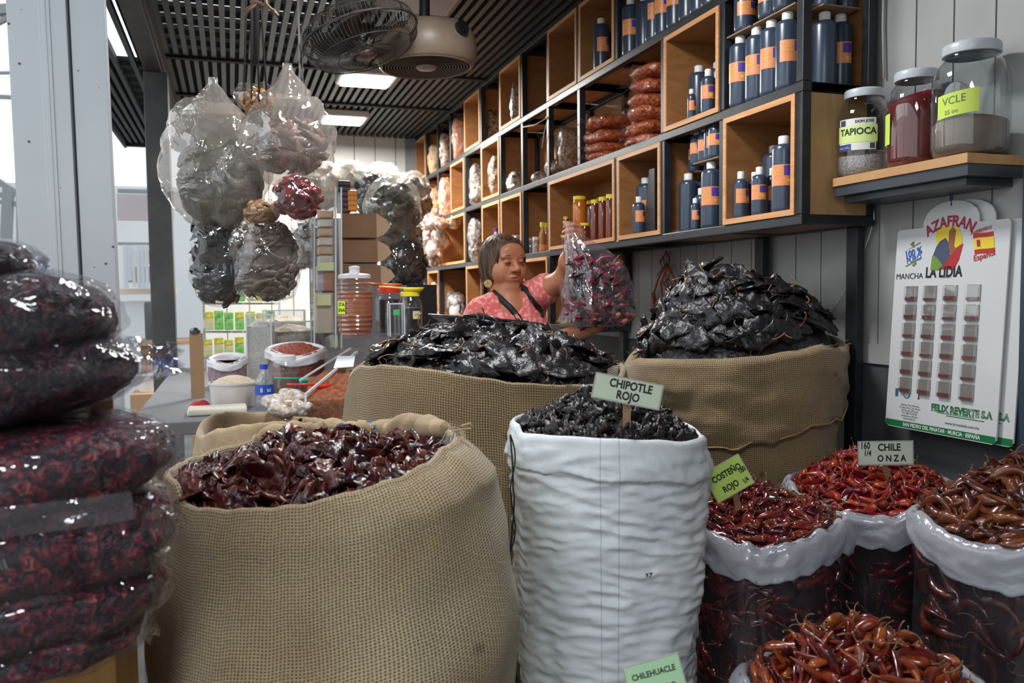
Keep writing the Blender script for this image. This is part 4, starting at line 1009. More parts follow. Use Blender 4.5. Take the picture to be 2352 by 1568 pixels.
def pack(name, loc, dims, rot, fill, label, cat, group, seed, wr=.008, tail=True, fm=None, one=False, cp=.5):
    root = empty(name, loc); root.rotation_euler = rot; tag(root, label, cat, group)
    v, f = pillow(*dims, wr, seed, 40, 24, cp=cp)
    mb = MB(); mb.add([q*.95 for q in v] if not one else v, f); mb.build('filling' if not one else 'pack_body', fill, root, smooth=True)
    if not one:
        mb = MB(); mb.add(v, f); mb.build('clear_wrap', fm or PLASTIC, root, smooth=True)
    if tail:
        mb = MB(); L, W, H = dims; rd_ = random.Random(seed); vs = []; fs = []
        for i in range(5):
            for k in range(7):
                t = i/4; u = k/6-.5
                vs.append((-L/2+.008-t*L*.22, u*W*(.55+.3*t), H*.18*math.sin(k*2.2+seed)*t+rd_.uniform(-.004, .004)))
        for i in range(4):
            for k in range(6): fs.append((i*7+k, i*7+k+1, (i+1)*7+k+1, (i+1)*7+k))
        mb.add(vs, fs); o = mb.build('loose_end', fm or PLASTIC, root, smooth=True)
    return root
# rust-red bags, two stacks in the wide open cubby
z = cellz(2, 0)
def yat(px, dep): return on(px, 300, 0, D0+dep).y
rd = random.Random(3)
zz = z+.022
for i in range(6):
    h = [.046, .05, .05, .05, .048, .045][i]
    pack('spice_bag', (D0+.105, yat(1482, .08)+rd.uniform(-.008, .008)-(.012*i), zz), (.20, .165, h*1.12), (rd.uniform(-.06, .06), rd.uniform(-.05, .05), PI/2*.0+rd.uniform(-.25, .25)), RUST, f'rust red spice bag in the right stack of the wide cubby, {ORD[i]} from bottom', 'bag', 'rust red spice bags', 20+i, wr=.013)
    zz += h
zz = z+.020
for i in range(5):
    h = [.040, .045, .05, .055, .05][i]
    if i == 4: break
    pack('spice_bag', (D0+.11, yat(1385, .09)+rd.uniform(-.01, .01), zz+(.0 if i < 3 else .01)), (.19, [.22, .21, .23, .19][i], h*1.15), (rd.uniform(-.05, .05), rd.uniform(-.05, .05), rd.uniform(-.2, .2)), RUST, f'rust red spice bag in the left stack of the wide cubby, {ORD[i]} from bottom', 'bag', 'rust red spice bags', 40+i, wr=.013)
    zz += h+.002
def upright(row, w, px, dep, dims, fill, label, seed, one=True, wr=.014, group='shiny clear packs in the far cubbies', name='snack_pack', zo=0, tilt=0):
    p = on(px, 300, 0, D0+dep)
    return pack(name, (p.x, p.y, cellz(row, w)+dims[2]/2+zo), dims, (tilt, 0, 0), fill, label, 'bag', group, seed, wr=wr, tail=False, one=one)
upright(2, 0, 1308, .09, (.13, .11, .23), NUTS, 'upright clear bag of nuts beside the rust red bags', 61, False, name='nut_bag', wr=.016)
upright(2, 0, 1279, .05, (.10, .11, .085), NUTS, 'small clear nut bag with purple tag leaning in the same cubby', 62, False, name='nut_bag', wr=.012)
mb = MB(); mb.add([Vector(v) for v in [(-.02, 0, 0), (.02, .004, .003), (.018, -.003, .03), (-.022, .004, .026)]], [(0,1,2,3)]); o = mb.build('paper_tag', mat('tag_purple', (.42, .2, .45), .4, (.7, .5, .72), 60)); o.rotation_euler = (0, 0, 1.2); p = on(1284, 375, 0, D0+.0); o.location = p+Vector((-.012, 0, 0)); tag(o, 'small purple tag on the low nut bag', 'tag')
for row, w, px, dep, dims, fill, lab in [
    (2, 0, 1240, .07, (.1, .09, .06), FOIL, 'low crumpled pack lying in an open cubby beside the string'),
    (2, 0, 1186, .07, (.1, .09, .11), FOIL, 'low crumpled shiny pack left of the string'),
    (2, 1, 1140, .07, (.1, .10, .24), FOILB, 'tall crinkled pack in the pine cubby of the second row'),
    (2, 0, 1092, .07, (.1, .12, .27), FOIL, 'tall silvery pack in the open cubby of the second row'),
    (3, 0, 1126, .08, (.1, .14, .22), FOILB, 'silvery brown pack high in an open cubby under the ceiling'),
    (3, 1, 1086, .08, (.1, .15, .28), FOIL, 'tall silvery grey pack in the top pine cubby'),
    (3, 1, 1189, .06, (.08, .05, .22), FOIL, 'thin shiny pack at the right side of a top pine cubby'),
    (3, 0, 1052, .06, (.1, .17, .30), FOILO, 'tall orange wrapped pack in the top row'),
    (3, 0, 1020, .06, (.1, .15, .26), FOILB, 'brown shiny pack in the top row beside the orange one'),
    (3, 0, 993, .06, (.1, .18, .24), BEIGE, 'beige pack near the far end of the top row'),
    (2, 0, 1021, .05, (.1, .17, .29), FOILO, 'tall orange wrapped pack in the second row'),
    (2, 0, 992, .05, (.1, .16, .26), FOILO, 'orange wrapped pack at the far end of the second row'),
    (1, 0, 1090, .06, (.1, .11, .29), FOIL, 'tall silvery pack in the open cubby of the third row'),
    (1, 1, 1187, .07, (.08, .08, .10), FOIL, 'low silvery pack beside the woman’s head'.replace('’', "'")),
    (1, 1, 1184, .10, (.08, .09, .19), FOIL, 'upper silvery pack in the pine cubby behind the woman'),
    (1, 0, 985, .05, (.1, .18, .22), FOILO, 'orange wrapped pack low at the far end'),
    (0, 0, 1040, .10, (.12, .20, .16), FOIL, 'grey shiny bundle in the low cubby behind the scale pan'),
    (0, 1, 992, .05, (.1, .14, .24), BEIGE, 'beige pack in the low narrow pine cubby')]:
    upright(row, w, px, dep, dims, fill, lab, int(px+row*7), wr=.016)
# sparkling bundle of clear bags spilling out of the wide pine cubby
root = empty('snack_bundle', (D0-.02, on(1018, 560, 0, D0).y, cellz(1, 1)+.17)); tag(root, 'bundle of small glittering clear snack bags spilling from a low pine cubby', 'bags')
SPARK = mat('spark_pack', (.62, .57, .54), .13, (.40, .22, .14), 30, bump=.012, bs=38, metal=.3, coat=.7)
rd = random.Random(5)
for i in range(15):
    v, f = pillow(.13, .11, .07, .018, 70+i, 14, 9); mb = MB(); R = Matrix.Rotation(rd.uniform(0, 6), 4, Vector((rd.random(), rd.random(), rd.random()+.1)))
    off = Vector((rd.uniform(-.09, .08), rd.uniform(-.24, .24), rd.uniform(-.14, .13)))
    mb.add([R@q+off for q in v], f); mb.build('small_bag', SPARK, root, smooth=True)
# string tied across the cubbies
mb = MB(); a = on(1258, 270, 0, D0-.006); b_ = on(1200, 292, 0, D0-.006); c_ = on(1245, 340, 0, D0-.008)
mb.tube([b_, lerp(b_, a, .5)+Vector((0,0,-.012)), a], .0022, 6); mb.tube([a, lerp(a, c_, .5)+Vector((-.004,0,0)), c_], .0022, 6)
mb.tube([a+Vector((0, -.016, 0)), a+Vector((-.004, .012, .003))], .004, 6)
tag(mb.build('white_string', mat('string_white', (.6, .58, .52), .8), smooth=True), 'white string tied around a shelf post and hanging across the cubbies', 'string')
# ================================================================ big glass jars
LIDW = mat('lid_white', (.62, .66, .70), .3, (.5, .54, .58), 20)
def big_jar(px, xc, r, h, label, fill, fh, seed, fillm):
    p = on(px, 300, 0, xc); root = empty('glass_jar', (p.x, p.y, JZ+.0005)); tag(root, label, 'jar')
    prof = [(0, .004), (r*.84, .002), (r*.96, .010), (r, .026), (r, h*.62), (r*.97, h*.70), (r*.86, h*.79), (r*.72, h*.845), (r*.68, h*.865), (r*.69, h*.90)]
    mb = MB(); mb.lathe([(q*.955 if q else 0, z+.003) for q, z in prof if z < fh*h]+[(r*.955, fh*h), (r*.8, fh*h+.004), (0, fh*h+.002)], 40,
        rf=(lambda P, a: P+Vector((0, 0, (.012*math.sin(a+seed)) if P.z > fh*h-.01 else 0)))); mb.build(fill, fillm, root, smooth=True)
    mb = MB(); mb.lathe(prof, 48); g = mb.build('glass', GLASS, root, smooth=True)
    mb = MB(); R = r*.74; mb.lathe([(R*.9, h*.885), (R, h*.885), (R*1.01, h*.89), (R*1.01, h*.955), (R*.97, h*.975), (R*.9, h*.98), (0, h*.978)], 44); shade(mb.build('lid', LIDW, root), 50)
    return root, p, r
def bent_label(root, name, r, ac, w_, z0, z1, m, n=18, slope=0):
    mb = MB(); vs = []; fs = []
    for i in range(n+1):
        u = i/n-.5; a = ac+u*w_/r; zz_ = slope*u*w_
        for z in (z0, z1): vs.append((r*math.cos(a), r*math.sin(a), z+zz_))
    for i in range(n): fs.append((2*i, 2*i+2, 2*i+3, 2*i+1))
    mb.add(vs, fs); return mb.build(name, m, root, smooth=True)
def bent_text(root, name, s_, size, r, ac, zc, m, fw=None, sx=1, slope=0):
    v, f = text_verts(s_, size, fw, sx); mb = MB()
    mb.add([(r*math.cos(ac+q.x/r), r*math.sin(ac+q.x/r), zc+q.y+slope*q.x) for q in v], f); return mb.build(name, m, root)
TAPM = mat('tapioca', (.66, .60, .58), .6, (.30, .26, .25), 260, bump=.004, bs=300)
REDP = mat('red_powder', (.20, .008, .010), .6, (.13, .006, .008), 8, nd=2)
BEIP = mat('beige_powder', (.26, .19, .15), .7, (.22, .16, .13), 12)
J1, p1, r1 = big_jar(1984, 1.615, .068, .238, 'big glass jar with TAPIOCA label a third full of white pearls', 'tapioca_pearls', .27, 1, TAPM)
J2, p2, r2 = big_jar(2103, 1.617, .068, .243, 'big glass jar of red powder between the two others on the shelf', 'red_powder', .70, 2.5, REDP)
J3, p3, r3 = big_jar(2228, 1.612, .082, .262, 'largest glass jar with lime green label, a little beige powder inside', 'beige_powder', .28, 4, BEIP)
f1 = face_cam(p1); f3 = face_cam(p3); f2 = face_cam(p2)
LIME = mat('label_lime', (.62, .78, .10), .5); LIMEP = mat('label_pale_lime', (.66, .80, .28), .4); PAPER = mat('paper_white', (.74, .74, .72), .5); BLUEL = mat('print_blue', (.03, .05, .22), .5)
bent_label(J1, 'paper_label', r1+.0006, f1-.28, .100, .068, .150, PAPER, slope=-.02)
bent_label(J1, 'lime_strip', r1+.0012, f1-.28, .108, .088, .132, LIMEP, slope=-.02)
bent_text(J1, 'lettering', 'TAPIOCA', .024, r1+.0018, f1-.24, .115, INK, .0006, .95, -.02)
bent_label(J1, 'blue_block', r1+.0012, f1-.75, .040, .069, .085, BLUEL)
bent_text(J1, 'lettering', 'PESO 2 100 g', .006, r1+.0018, f1-.75, .076, PAPER)
mb = MB(); star(mb, r1+.0016, f1-.80, .139, .0, 0); cyl_patch(mb, r1+.0013, .133, .148, f1-.93, f1-.70, 0); cyl_patch(mb, r1+.0013, .070, .084, f1+.22, f1+.40, 0); mb.build('label_marks', mat('print_dark', (.05, .05, .09), .5), J1)
bent_text(J1, 'lettering', 'DON JOSE', .010, r1+.0014, f1+.02, .141, INK, .0003)
bent_label(J3, 'lime_label', r3+.0008, f3-.35, .092, .088, .140, LIME, slope=.10)
HAND = mat('marker_faded', (.16, .22, .05), .7)
bent_text(J3, 'lettering', 'VCLE', .024, r3+.0014, f3-.42, .122, HAND, None, .95, .10)
bent_text(J3, 'lettering', '25 oo', .013, r3+.0014, f3-.48, .097, HAND, None, 1, .10)
bent_label(J2, 'lime_label', r2+.0008, f2-1.35, .05, .06, .135, LIME)
# ================================================================ saffron cards on the wall
def uvquad(M, u0, v0, u1, v1, z=0): return [M@Vector((u, v, z)) for u, v in ((u0, v0), (u1, v0), (u1, v1), (u0, v1))]
CARDX = WX-.030
TL = on(2072, 527, 0, CARDX); TR = on(2330, 500, 0, CARDX-.004); BL = on(2033, 975, 0, CARDX-.035); BR = on(2293, 1022, 0, CARDX-.039)
CW_ = ((TR-TL).length+(BR-BL).length)/2; CH_ = ((TL-BL).length+(TR-BR).length)/2
xd = ((TR-TL)+(BR-BL)).normalized(); yd = ((TL-BL)+(TR-BR)).normalized()
MC = frame_M(BL, xd, yd)
WCARD = mat('card_white', (.62, .62, .62), .4); GRN = mat('print_green', (.01, .16, .05), .4); MAG = mat('print_magenta', (.38, .01, .06), .45); BLU = mat('print_blue2', (.03, .10, .42), .45)
REDI = mat('print_red', (.45, .02, .02), .45); YELI = mat('print_yellow', (.80, .60, .03), .45); KHA = mat('print_olive', (.15, .19, .05), .5)
def saffron_card(M, full, label):
    root = empty('saffron_card', M@Vector((CW_/2, CH_, 0))); tag(root, label, 'display card')
    M = Matrix.Translation(-root.location)@M; W, H = CW_, CH_
    pts = [(.03*W, 0), (.97*W, 0), (W, .02*H), (W, .985*H), (.985*W, H), (.76*W, H)]
    for i in range(13):
        t = i/12*PI; pts.append((.50*W+.25*W*math.cos(t)*(1), H+.115*H*math.sin(t)**.8))
    pts += [(.25*W, H), (.015*W, H), (0, .985*H), (0, .02*H)]
    th = .004; n = len(pts)
    mb = MB(); mb.add([M@Vector((x, y, 0)) for x, y in pts]+[M@Vector((x, y, -th)) for x, y in pts], [tuple(range(n)), tuple(range(2*n-1, n-1, -1))]+[(i, n+i, n+(i+1) % n, (i+1) % n) for i in range(n)])
    mb.build('card_board', WCARD, root)
    e = .0005
    def q(name, m, *quads):
        mb = MB()
        for (u0, v0, u1, v1) in quads: mb.add(uvquad(M, u0*W, v0*H, u1*W, v1*H, e), [(0,1,2,3)])
        return mb.build(name, m, root)
    def tx(s_, u, v, size, m, rot=0, fw=None, sx=1, al='CENTER', name='lettering', arc=None):
        Mt = M@Matrix.Translation((u*W, v*H, e*2))@Matrix.Rotation(rot, 4, 'Z'); mb = MB()
        wp = None
        if arc: wp = lambda p: Vector((arc*math.sin(p.x/arc)*(1+p.y/arc), arc*(math.cos(p.x/arc)-1)+p.y*math.cos(p.x/arc), 0))
        text_on(mb, s_, size, Mt, 0, fw, sx, al, wp); return mb.build(name, m, root)
    q('green_strip', GRN, (.004, .004, .996, .036)); tx('SAN PEDRO DEL PINATAR · MURCIA · ESPAÑA', .53, .020, .0082*W/.22, PAPER, 0, .0003, .9)
    tx('FELIX REVERTE S.A', .70, .125, .0150*W/.22, GRN, 0, .0012, .92); tx('FELIX REVERTE S.A', .70, .125, .0150*W/.22, PAPER, 0, -.0002, .92).location = (0, 0, 0)
    q('green_bars', GRN, (.5, .103, .82, .106), (.58, .094, .90, .098), (.46, .112, .52, .115))
    tx('www.larosaleda.com.mx', .72, .062, .0065*W/.22, INK)
    if not full: return root
    q('frame_lines', mat('print_grey', (.2, .2, .22), .5), (.45, .748, .55, .7495))
    tx('AZAFRAN', .50, 1.015, .0235*W/.22, MAG, 0, .0012, .95, arc=.085*W/.22)
    # the picture: a generic bright patch of yellow, red cloak, blue and green shapes
    P = lambda u, v, k: M@Vector((u*W, v*H, e*(1+k*.4)))
    def poly(pp, k, m, nm='picture_shape'):
        mb = MB(); mb.add([P(u, v, k) for u, v in pp], [tuple(range(len(pp)))]); mb.build(nm, m, root)
    poly([(.37,.98),(.45,1.0),(.58,.99),(.62,.93),(.60,.84),(.57,.80),(.50,.80),(.46,.85),(.40,.90)], 1, YELI, 'picture_yellow')
    poly([(.60,.90),(.63,.905),(.60,.83),(.56,.785),(.44,.79),(.42,.81),(.50,.84),(.55,.88)], 2, REDI, 'picture_red')
    poly([(.42,.925),(.47,.94),(.52,.90),(.52,.85),(.46,.80),(.38,.80),(.36,.85),(.39,.90)], 3, mat('print_slate', (.06, .08, .13), .5), 'picture_blue')
    poly([(.36,.86),(.40,.85),(.46,.81),(.42,.785),(.35,.79)], 4, mat('print_leaf', (.16, .28, .04), .5), 'picture_green')
    poly([(.50,.97),(.53,.99),(.56,.97),(.55,.90),(.58,.88),(.53,.86),(.50,.90)], 5, mat('print_brownred', (.30, .10, .05), .5), 'picture_figure')
    tx('LA LIDIA', .47, .775, .0235*W/.22, INK, 0, .0012, .80)
    tx('MANCHA', .15, .762, .0135*W/.22, INK)
    tx('100 %', .175, .878, .0165*W/.22, BLU, .22, .0009, .9); tx('PURO', .185, .848, .0135*W/.22, BLU, .22, .0004, .9)
    poly([(.07,.882),(.085,.888),(.24,.925),(.235,.931)], 1, KHA, 'sprig'); poly([(.10,.815),(.11,.811),(.26,.850),(.255,.856)], 1, KHA, 'sprig')
    for u, v in ((.155, .922), (.175, .914), (.165, .93), (.20, .826), (.185, .818)):
        poly([(u+.014*math.cos(k), v+.007*math.sin(k)) for k in [j*PI/4 for j in range(8)]], 2, KHA, 'sprig_leaf')
    Mf = M@Matrix.Translation((.80*W, .90*H, 0))@Matrix.Rotation(.18, 4, 'Z')
    def fl(x0, y0, x1, y1, m, k, nm):
        mb = MB(); N = 8; vs = []; 
        for i in range(N+1):
            t = i/N; x = lerp(x0, x1, t); wv = .004*math.sin((x/.1+.5)*2*PI)*W/.22
            vs += [Mf@Vector((x*.75*W/.22, y0*.8*W/.22+wv*.6, e*k)), Mf@Vector((x*.75*W/.22, y1*.8*W/.22+wv*.6, e*k))]
        mb.add(vs, [(2*i, 2*i+2, 2*i+3, 2*i+1) for i in range(N)]); mb.build(nm, m, root)
    fl(-.024, -.020, .024, .020, REDI, 1, 'flag_red'); fl(-.024, -.011, .024, .011, YELI, 2, 'flag_yellow'); fl(-.016, -.006, -.008, .007, MAG, 3, 'flag_crest')
    tx('Auténtico', .77, .962, .0095*W/.22, REDI, .2, .0003); tx('Español', .81, .842, .0125*W/.22, REDI, .2, .0004)
    for i, s_ in enumerate(['Azafrán Felix Reverte', 'C/ Isaac Peral, San Pedro', 'del Pinatar (Murcia)', 'Tel. 968 18 00 00', 'envasado en España', 'www.lalidia.es']): tx(s_, .24, .118-.0135*i, .0045*W/.22, INK)
    q('mark_blue', mat('print_teal', (.03, .12, .2), .5), (.085, .155, .115, .195)); 
    mb = MB(); mb.lathe([(.0055*W/.22, 0), (.0075*W/.22, 0)], 20, M=M@Matrix.Translation((.20*W, .172*H, e))); mb.build('mark_ring', BLU, root)
    q('mark_figure', INK, (.305, .155, .33, .158), (.312, .158, .322, .185), (.309, .183, .325, .192))
    return root
saffron_card(MC@Matrix.Translation((.10*CW_, -.0, -.012)), False, 'second white saffron card hanging behind the front one, only its right strip showing')
S1 = saffron_card(MC, True, 'white saffron display card with AZAFRAN and LA LIDIA print and rows of little boxes')
BLIS = film('blister', (.97, .97, .97), .05, .06, .0, 10, .12, edge=.5); SAFF = mat('saffron_threads', (.17, .010, .006), .6, (.10, .005, .004), 300, bump=.001, bs=400); BACKC = mat('blister_back', (.26, .24, .21), .5)
us = (.185, .365, .55, .745); vs_ = (.675, .583, .491, .400, .308, .217)
for j, v in enumerate(vs_):
    for i, u in enumerate(us):
        c = MC@Vector((u*CW_, v*CH_, .0006)); root = empty('saffron_box', c); tag(root, f'tiny clear saffron box on the card, {["top", "second", "third", "fourth", "fifth", "bottom"][j]} row, {["leftmost", "second", "third", "rightmost"][i]} column', 'saffron box', 'saffron boxes on the display card')
        R3 = MC.to_3x3().to_4x4(); s_ = .0125*CW_/.22
        mb = MB(); mb.box((-s_, -s_, 0), (s_, s_, .0008), 0, R3); mb.build('backing', BACKC, root)
        mb = MB(); mb.box((-s_*.9, -s_*.85, .0009), (s_*.85, -s_*random.uniform(.35, .6), .005), 0, R3); mb.build('saffron', SAFF, root)
        mb = MB(); mb.box((-s_, -s_, .001), (s_, s_, .008), 0, R3); bevel(mb.build('clear_cover', BLIS, root), .0015)
        mb = MB(); mb.box((-s_*.7, -s_*1.45, 0), (s_*.95, -s_*1.02, .0012), 0, R3); mb.build('tab', BLIS, root)
c = MC@Vector((.5*CW_, 1.10*CH_, 0)); mb = MB(); mb.tube([c+Vector((0, 0, -.005)), c+Vector((.006, .004, .03)), c+Vector((.012, .006, .075))], .0022, 6)
tag(mb.build('blue_cord', mat('cord_blue', (.02, .06, .3), .6), smooth=True), 'blue cord holding the saffron cards under the jar shelf', 'cord')
# white wire and its clip along the wall
pts = [on(2004, 455, 0, WX-.02), on(2008, 500, 0, WX-.02), on(1996, 545, 0, WX-.014), on(1975, 600, 0, WX-.012), on(1945, 660, 0, WX-.012), on(1920, 700, 0, WX-.012), on(1895, 740, 0, WX-.012)]
mb = MB(); mb.tube(pts, .0022, 6); mb.tube([on(2030, 180, 0, WX-.01), on(2028, 60, 0, WX-.01), on(2030, -40, 0, WX-.01)], .0035, 6)
tag(mb.build('white_wire', mat('wire_white', (.5, .49, .46), .6), smooth=True), 'thin white wire running down the panelled wall from behind the shelf', 'wire')
# red cords and ties on the wall
root = empty('wall_cord_bunch', on(1525, 580, 0, WX-.02)); tag(root, 'bunch of orange red cords hanging on the wall under the shelving', 'cord')
REDC = mat('cord_red', (.36, .035, .012), .5)
def wl(px, py, d=.02): return on(px, py, 0, WX-d)-root.location
for k, pp in enumerate([[(1530,580),(1516,600),(1522,620),(1534,612),(1538,594),(1530,578)], [(1530,605),(1512,640),(1500,680),(1503,708)], [(1530,605),(1545,630),(1556,660),(1566,668)], [(1533,608),(1518,650),(1525,705),(1535,712),(1538,670),(1530,640)], [(1531,608),(1540,625),(1532,645),(1518,650)]]):
    mb = MB(); P_ = [wl(a, b_, .02+.004*k) for a, b_ in pp]; mb.tube(P_, .0038, 7); mb.build('red_cord', REDC, root, smooth=True)
mb = MB(); mb.bar(wl(1500, 672), wl(1508, 708), .017, .008); bevel(mb.build('plug', REDC, root), .003)
mb = MB(); mb.tube([wl(1523,590,.03), wl(1528, 625, .03), wl(1542, 650, .03), wl(1535, 665, .03), wl(1520, 645, .03)], .002, 6); mb.build('green_tie', mat('tie_green', (.02, .10, .06), .5), root, smooth=True)
mb = MB(); mb.tube([wl(1541,575,.03), wl(1530, 605, .03), wl(1508, 635, .03)], .0018, 6); mb.build('blue_tie', mat('tie_violet', (.05, .04, .16), .5), root, smooth=True)
# ================================================================ signs
SIGNW = mat('sign_pale_green', (.62, .70, .55), .3, (.58, .66, .50), 9, spec=.5, coat=.3); SIGNG = mat('sign_yellow_green', (.52, .72, .14), .35, (.48, .68, .13), 9, coat=.3); LAMI = mat('sign_laminate', (.42, .42, .38), .3)
SIGNK = mat('sign_white', (.66, .70, .60), .3, (.60, .64, .54), 9, coat=.3); SIGNM = mat('sign_mint', (.50, .78, .48), .3, (.46, .74, .44), 9, coat=.3)
STICK = wood('stick_wood', (.42, .25, .14), (.50, .31, .18), .6, (6, 6, .5), 20)
def sign(TLp, TRp, BLp, z, lines, m, label, stick, extra=(), zr=None):
    zr = zr or z
    a = at(*TLp, z); b_ = at(*TRp, zr); c = at(*BLp, z); W = (b_-a).length; H = (a-c).length
    M0 = frame_M(c, b_-a, a-c); root = empty('price_sign', M0@Vector((W/2, 0, 0))); tag(root, label, 'sign')
    M = Matrix.Translation(-root.location)@M0
    mb = MB(); mb.box((0, 0, -.0012), (W, H, 0), 0, M); mb.build('laminate', LAMI, root)
    mb = MB(); g = W*.022; mb.box((g, g, 0), (W-g, H-g, .0005), 0, M); mb.build('paper', m, root)
    for (s_, u, v, size, fw, sx) in lines:
        mb = MB(); text_on(mb, s_, size*W, M@Matrix.Translation((u*W, v*H, .0009)), 0, fw, sx); mb.build('lettering', INK, root)
    for (s_, u, v, size, rot) in extra:
        mb = MB(); text_on(mb, s_, size*W, M@Matrix.Translation((u*W, v*H, .001))@Matrix.Rotation(rot, 4, 'Z'), 0, .0005, .7); mb.build('handwriting', INK, root)
    if stick:
        (x0, y0), (x1, y1), wd, zz_ = stick; s0 = at(x0, y0, z+.004)-root.location; s1 = at(x1, y1, zz_)-root.location
        mb = MB(); mb.bar(s0, s1, wd, .002, up=CF*-1); mb.build('stick', STICK, root)
    return root
sign((1358, 852), (1515, 883), (1357, 912), 1.44, [('CHIPOTLE', .535, .70, .165, .0007, .82), ('ROJO', .52, .29, .165, .0007, .82)], SIGNW, 'pale green CHIPOTLE ROJO sign on a stick in the white sack', ((1440, 915), (1439, 1010), .0135, 1.49))
sign((1620, 1085), (1704, 1037), (1650, 1156), 1.62, [('COSTEÑO', .52, .66, .21, .0006, .78), ('ROJO', .46, .26, .21, .0006, .78)], SIGNG, 'yellow green COSTEÑO ROJO sign tilted in the bag of dark red chiles', ((1685, 1115), (1697, 1170), .012, 1.68), [('180', .88, .52, .17, .2), ('1/4', .84, .20, .17, .15)])
sign((1950, 1017), (2078, 1015), (1971, 1069), 1.86, [('CHILE', .56, .72, .18, .0006, .85), ('O N Z A', .60, .27, .16, .0006, .85)], SIGNK, 'white CHILE ONZA sign on a stick in the bag of bright red chiles', ((2030, 1066), (2052, 1125), .014, 1.93), [('160', .13, .80, .17, 0), ('1/4', .17, .50, .15, -.1)])
sign((1428, 1534), (1557, 1498), (1452, 1618), 1.18, [('CHILEHUACLE', .50, .66, .145, .0003, .82), ('NEGRO', .62, .22, .145, .0003, .82)], SIGNM, 'mint green CHILEHUACLE sign cut by the bottom edge of the photo', ((1520, 1590), (1530, 1800), .013, 1.2))
# ================================================================ stand with bagged petals, lower left
DIRX = Vector((math.cos(.235), math.sin(.235), 0)); DIRY = Vector((-math.sin(.235), math.cos(.235), 0))
HONP = wood('honey_pine', (.46, .23, .065), (.60, .33, .11), .5, (1.2, .4, 6), 10); HONP2 = wood('honey_pine_vert', (.44, .22, .06), (.56, .30, .10), .5, (7, 7, .5), 9)
o0 = at(262, 1440, 1.10); st = empty('display_stand', (o0.x, o0.y, 0), .235); tag(st, 'honey-coloured wooden stand of stepped boards holding the stacks of bagged petals', 'stand')
zb_ = o0.z
def sb(name, lo, hi, m, bv=.002): mb = MB(); mb.box(lo, hi); bevel(mb.build(name, m, st), bv)
sb('lower_board', (-.62, 0, zb_-.022), (.0, .30, zb_+.012), HONP)
sb('lower_box_front', (-.098, .020, 0), (.030, .032, zb_-.0225), HONP2); sb('lower_box_side', (-.098, .033, 0), (-.086, .30, zb_-.0225), HONP2); sb('leg', (-.112, .012, 0), (-.0985, .03, zb_-.0225), HONP2)
sb('corner_block', (.0005, .02, .3), (.030, .30, zb_+.03), HONP2)
u0 = at(232, 940, 1.13); zu = u0.z
sb('upper_board', (-.56, .035, zu-.02), (-.015, .31, zu+.006), HONP); sb('upper_side', (-.0145, .05, zu-.02), (.015, .31, zu+.018), HONP2); sb('post', (-.155, .14, zb_+.015), (-.13, .165, zu-.021), HONP2)
def petal_mat(name, dark, red, tan, lo, hi):
    m, nt, b, out = new_mat(name); N = nt.nodes; L = nt.links; tc = N.new('ShaderNodeTexCoord')
    n = N.new('ShaderNodeTexNoise'); n.inputs['Scale'].default_value = 78; n.inputs['Detail'].default_value = 5; n.inputs['Distortion'].default_value = 1.2; L.new(tc.outputs['Object'], n.inputs['Vector'])
    r = N.new('ShaderNodeValToRGB'); e = r.color_ramp.elements; e[0].position = lo; e[0].color = (*dark, 1); e[1].position = hi; e[1].color = (*red, 1); q = r.color_ramp.elements.new(min(.97, hi+.13)); q.color = (*tan, 1)
    L.new(n.outputs[0], r.inputs[0]); L.new(r.outputs[0], b.inputs['Base Color']); b.inputs['Roughness'].default_value = .45
    bp = N.new('ShaderNodeBump'); bp.inputs['Distance'].default_value = .006; L.new(n.outputs[0], bp.inputs['Height']); L.new(bp.outputs[0], b.inputs['Normal']); return m
PETR = petal_mat('petals_red', (.012, .004, .009), (.19, .008, .030), (.40, .18, .11), .47, .62)
PETD = petal_mat('petals_dark', (.006, .004, .008), (.085, .010, .022), (.25, .12, .09), .50, .66)
FILMC = film('bag_film', (.93, .93, .95), .06, .015, .014, 15, .07, (.6, .6, .66), stretch=(1, 2.2, 1), edge=.5)
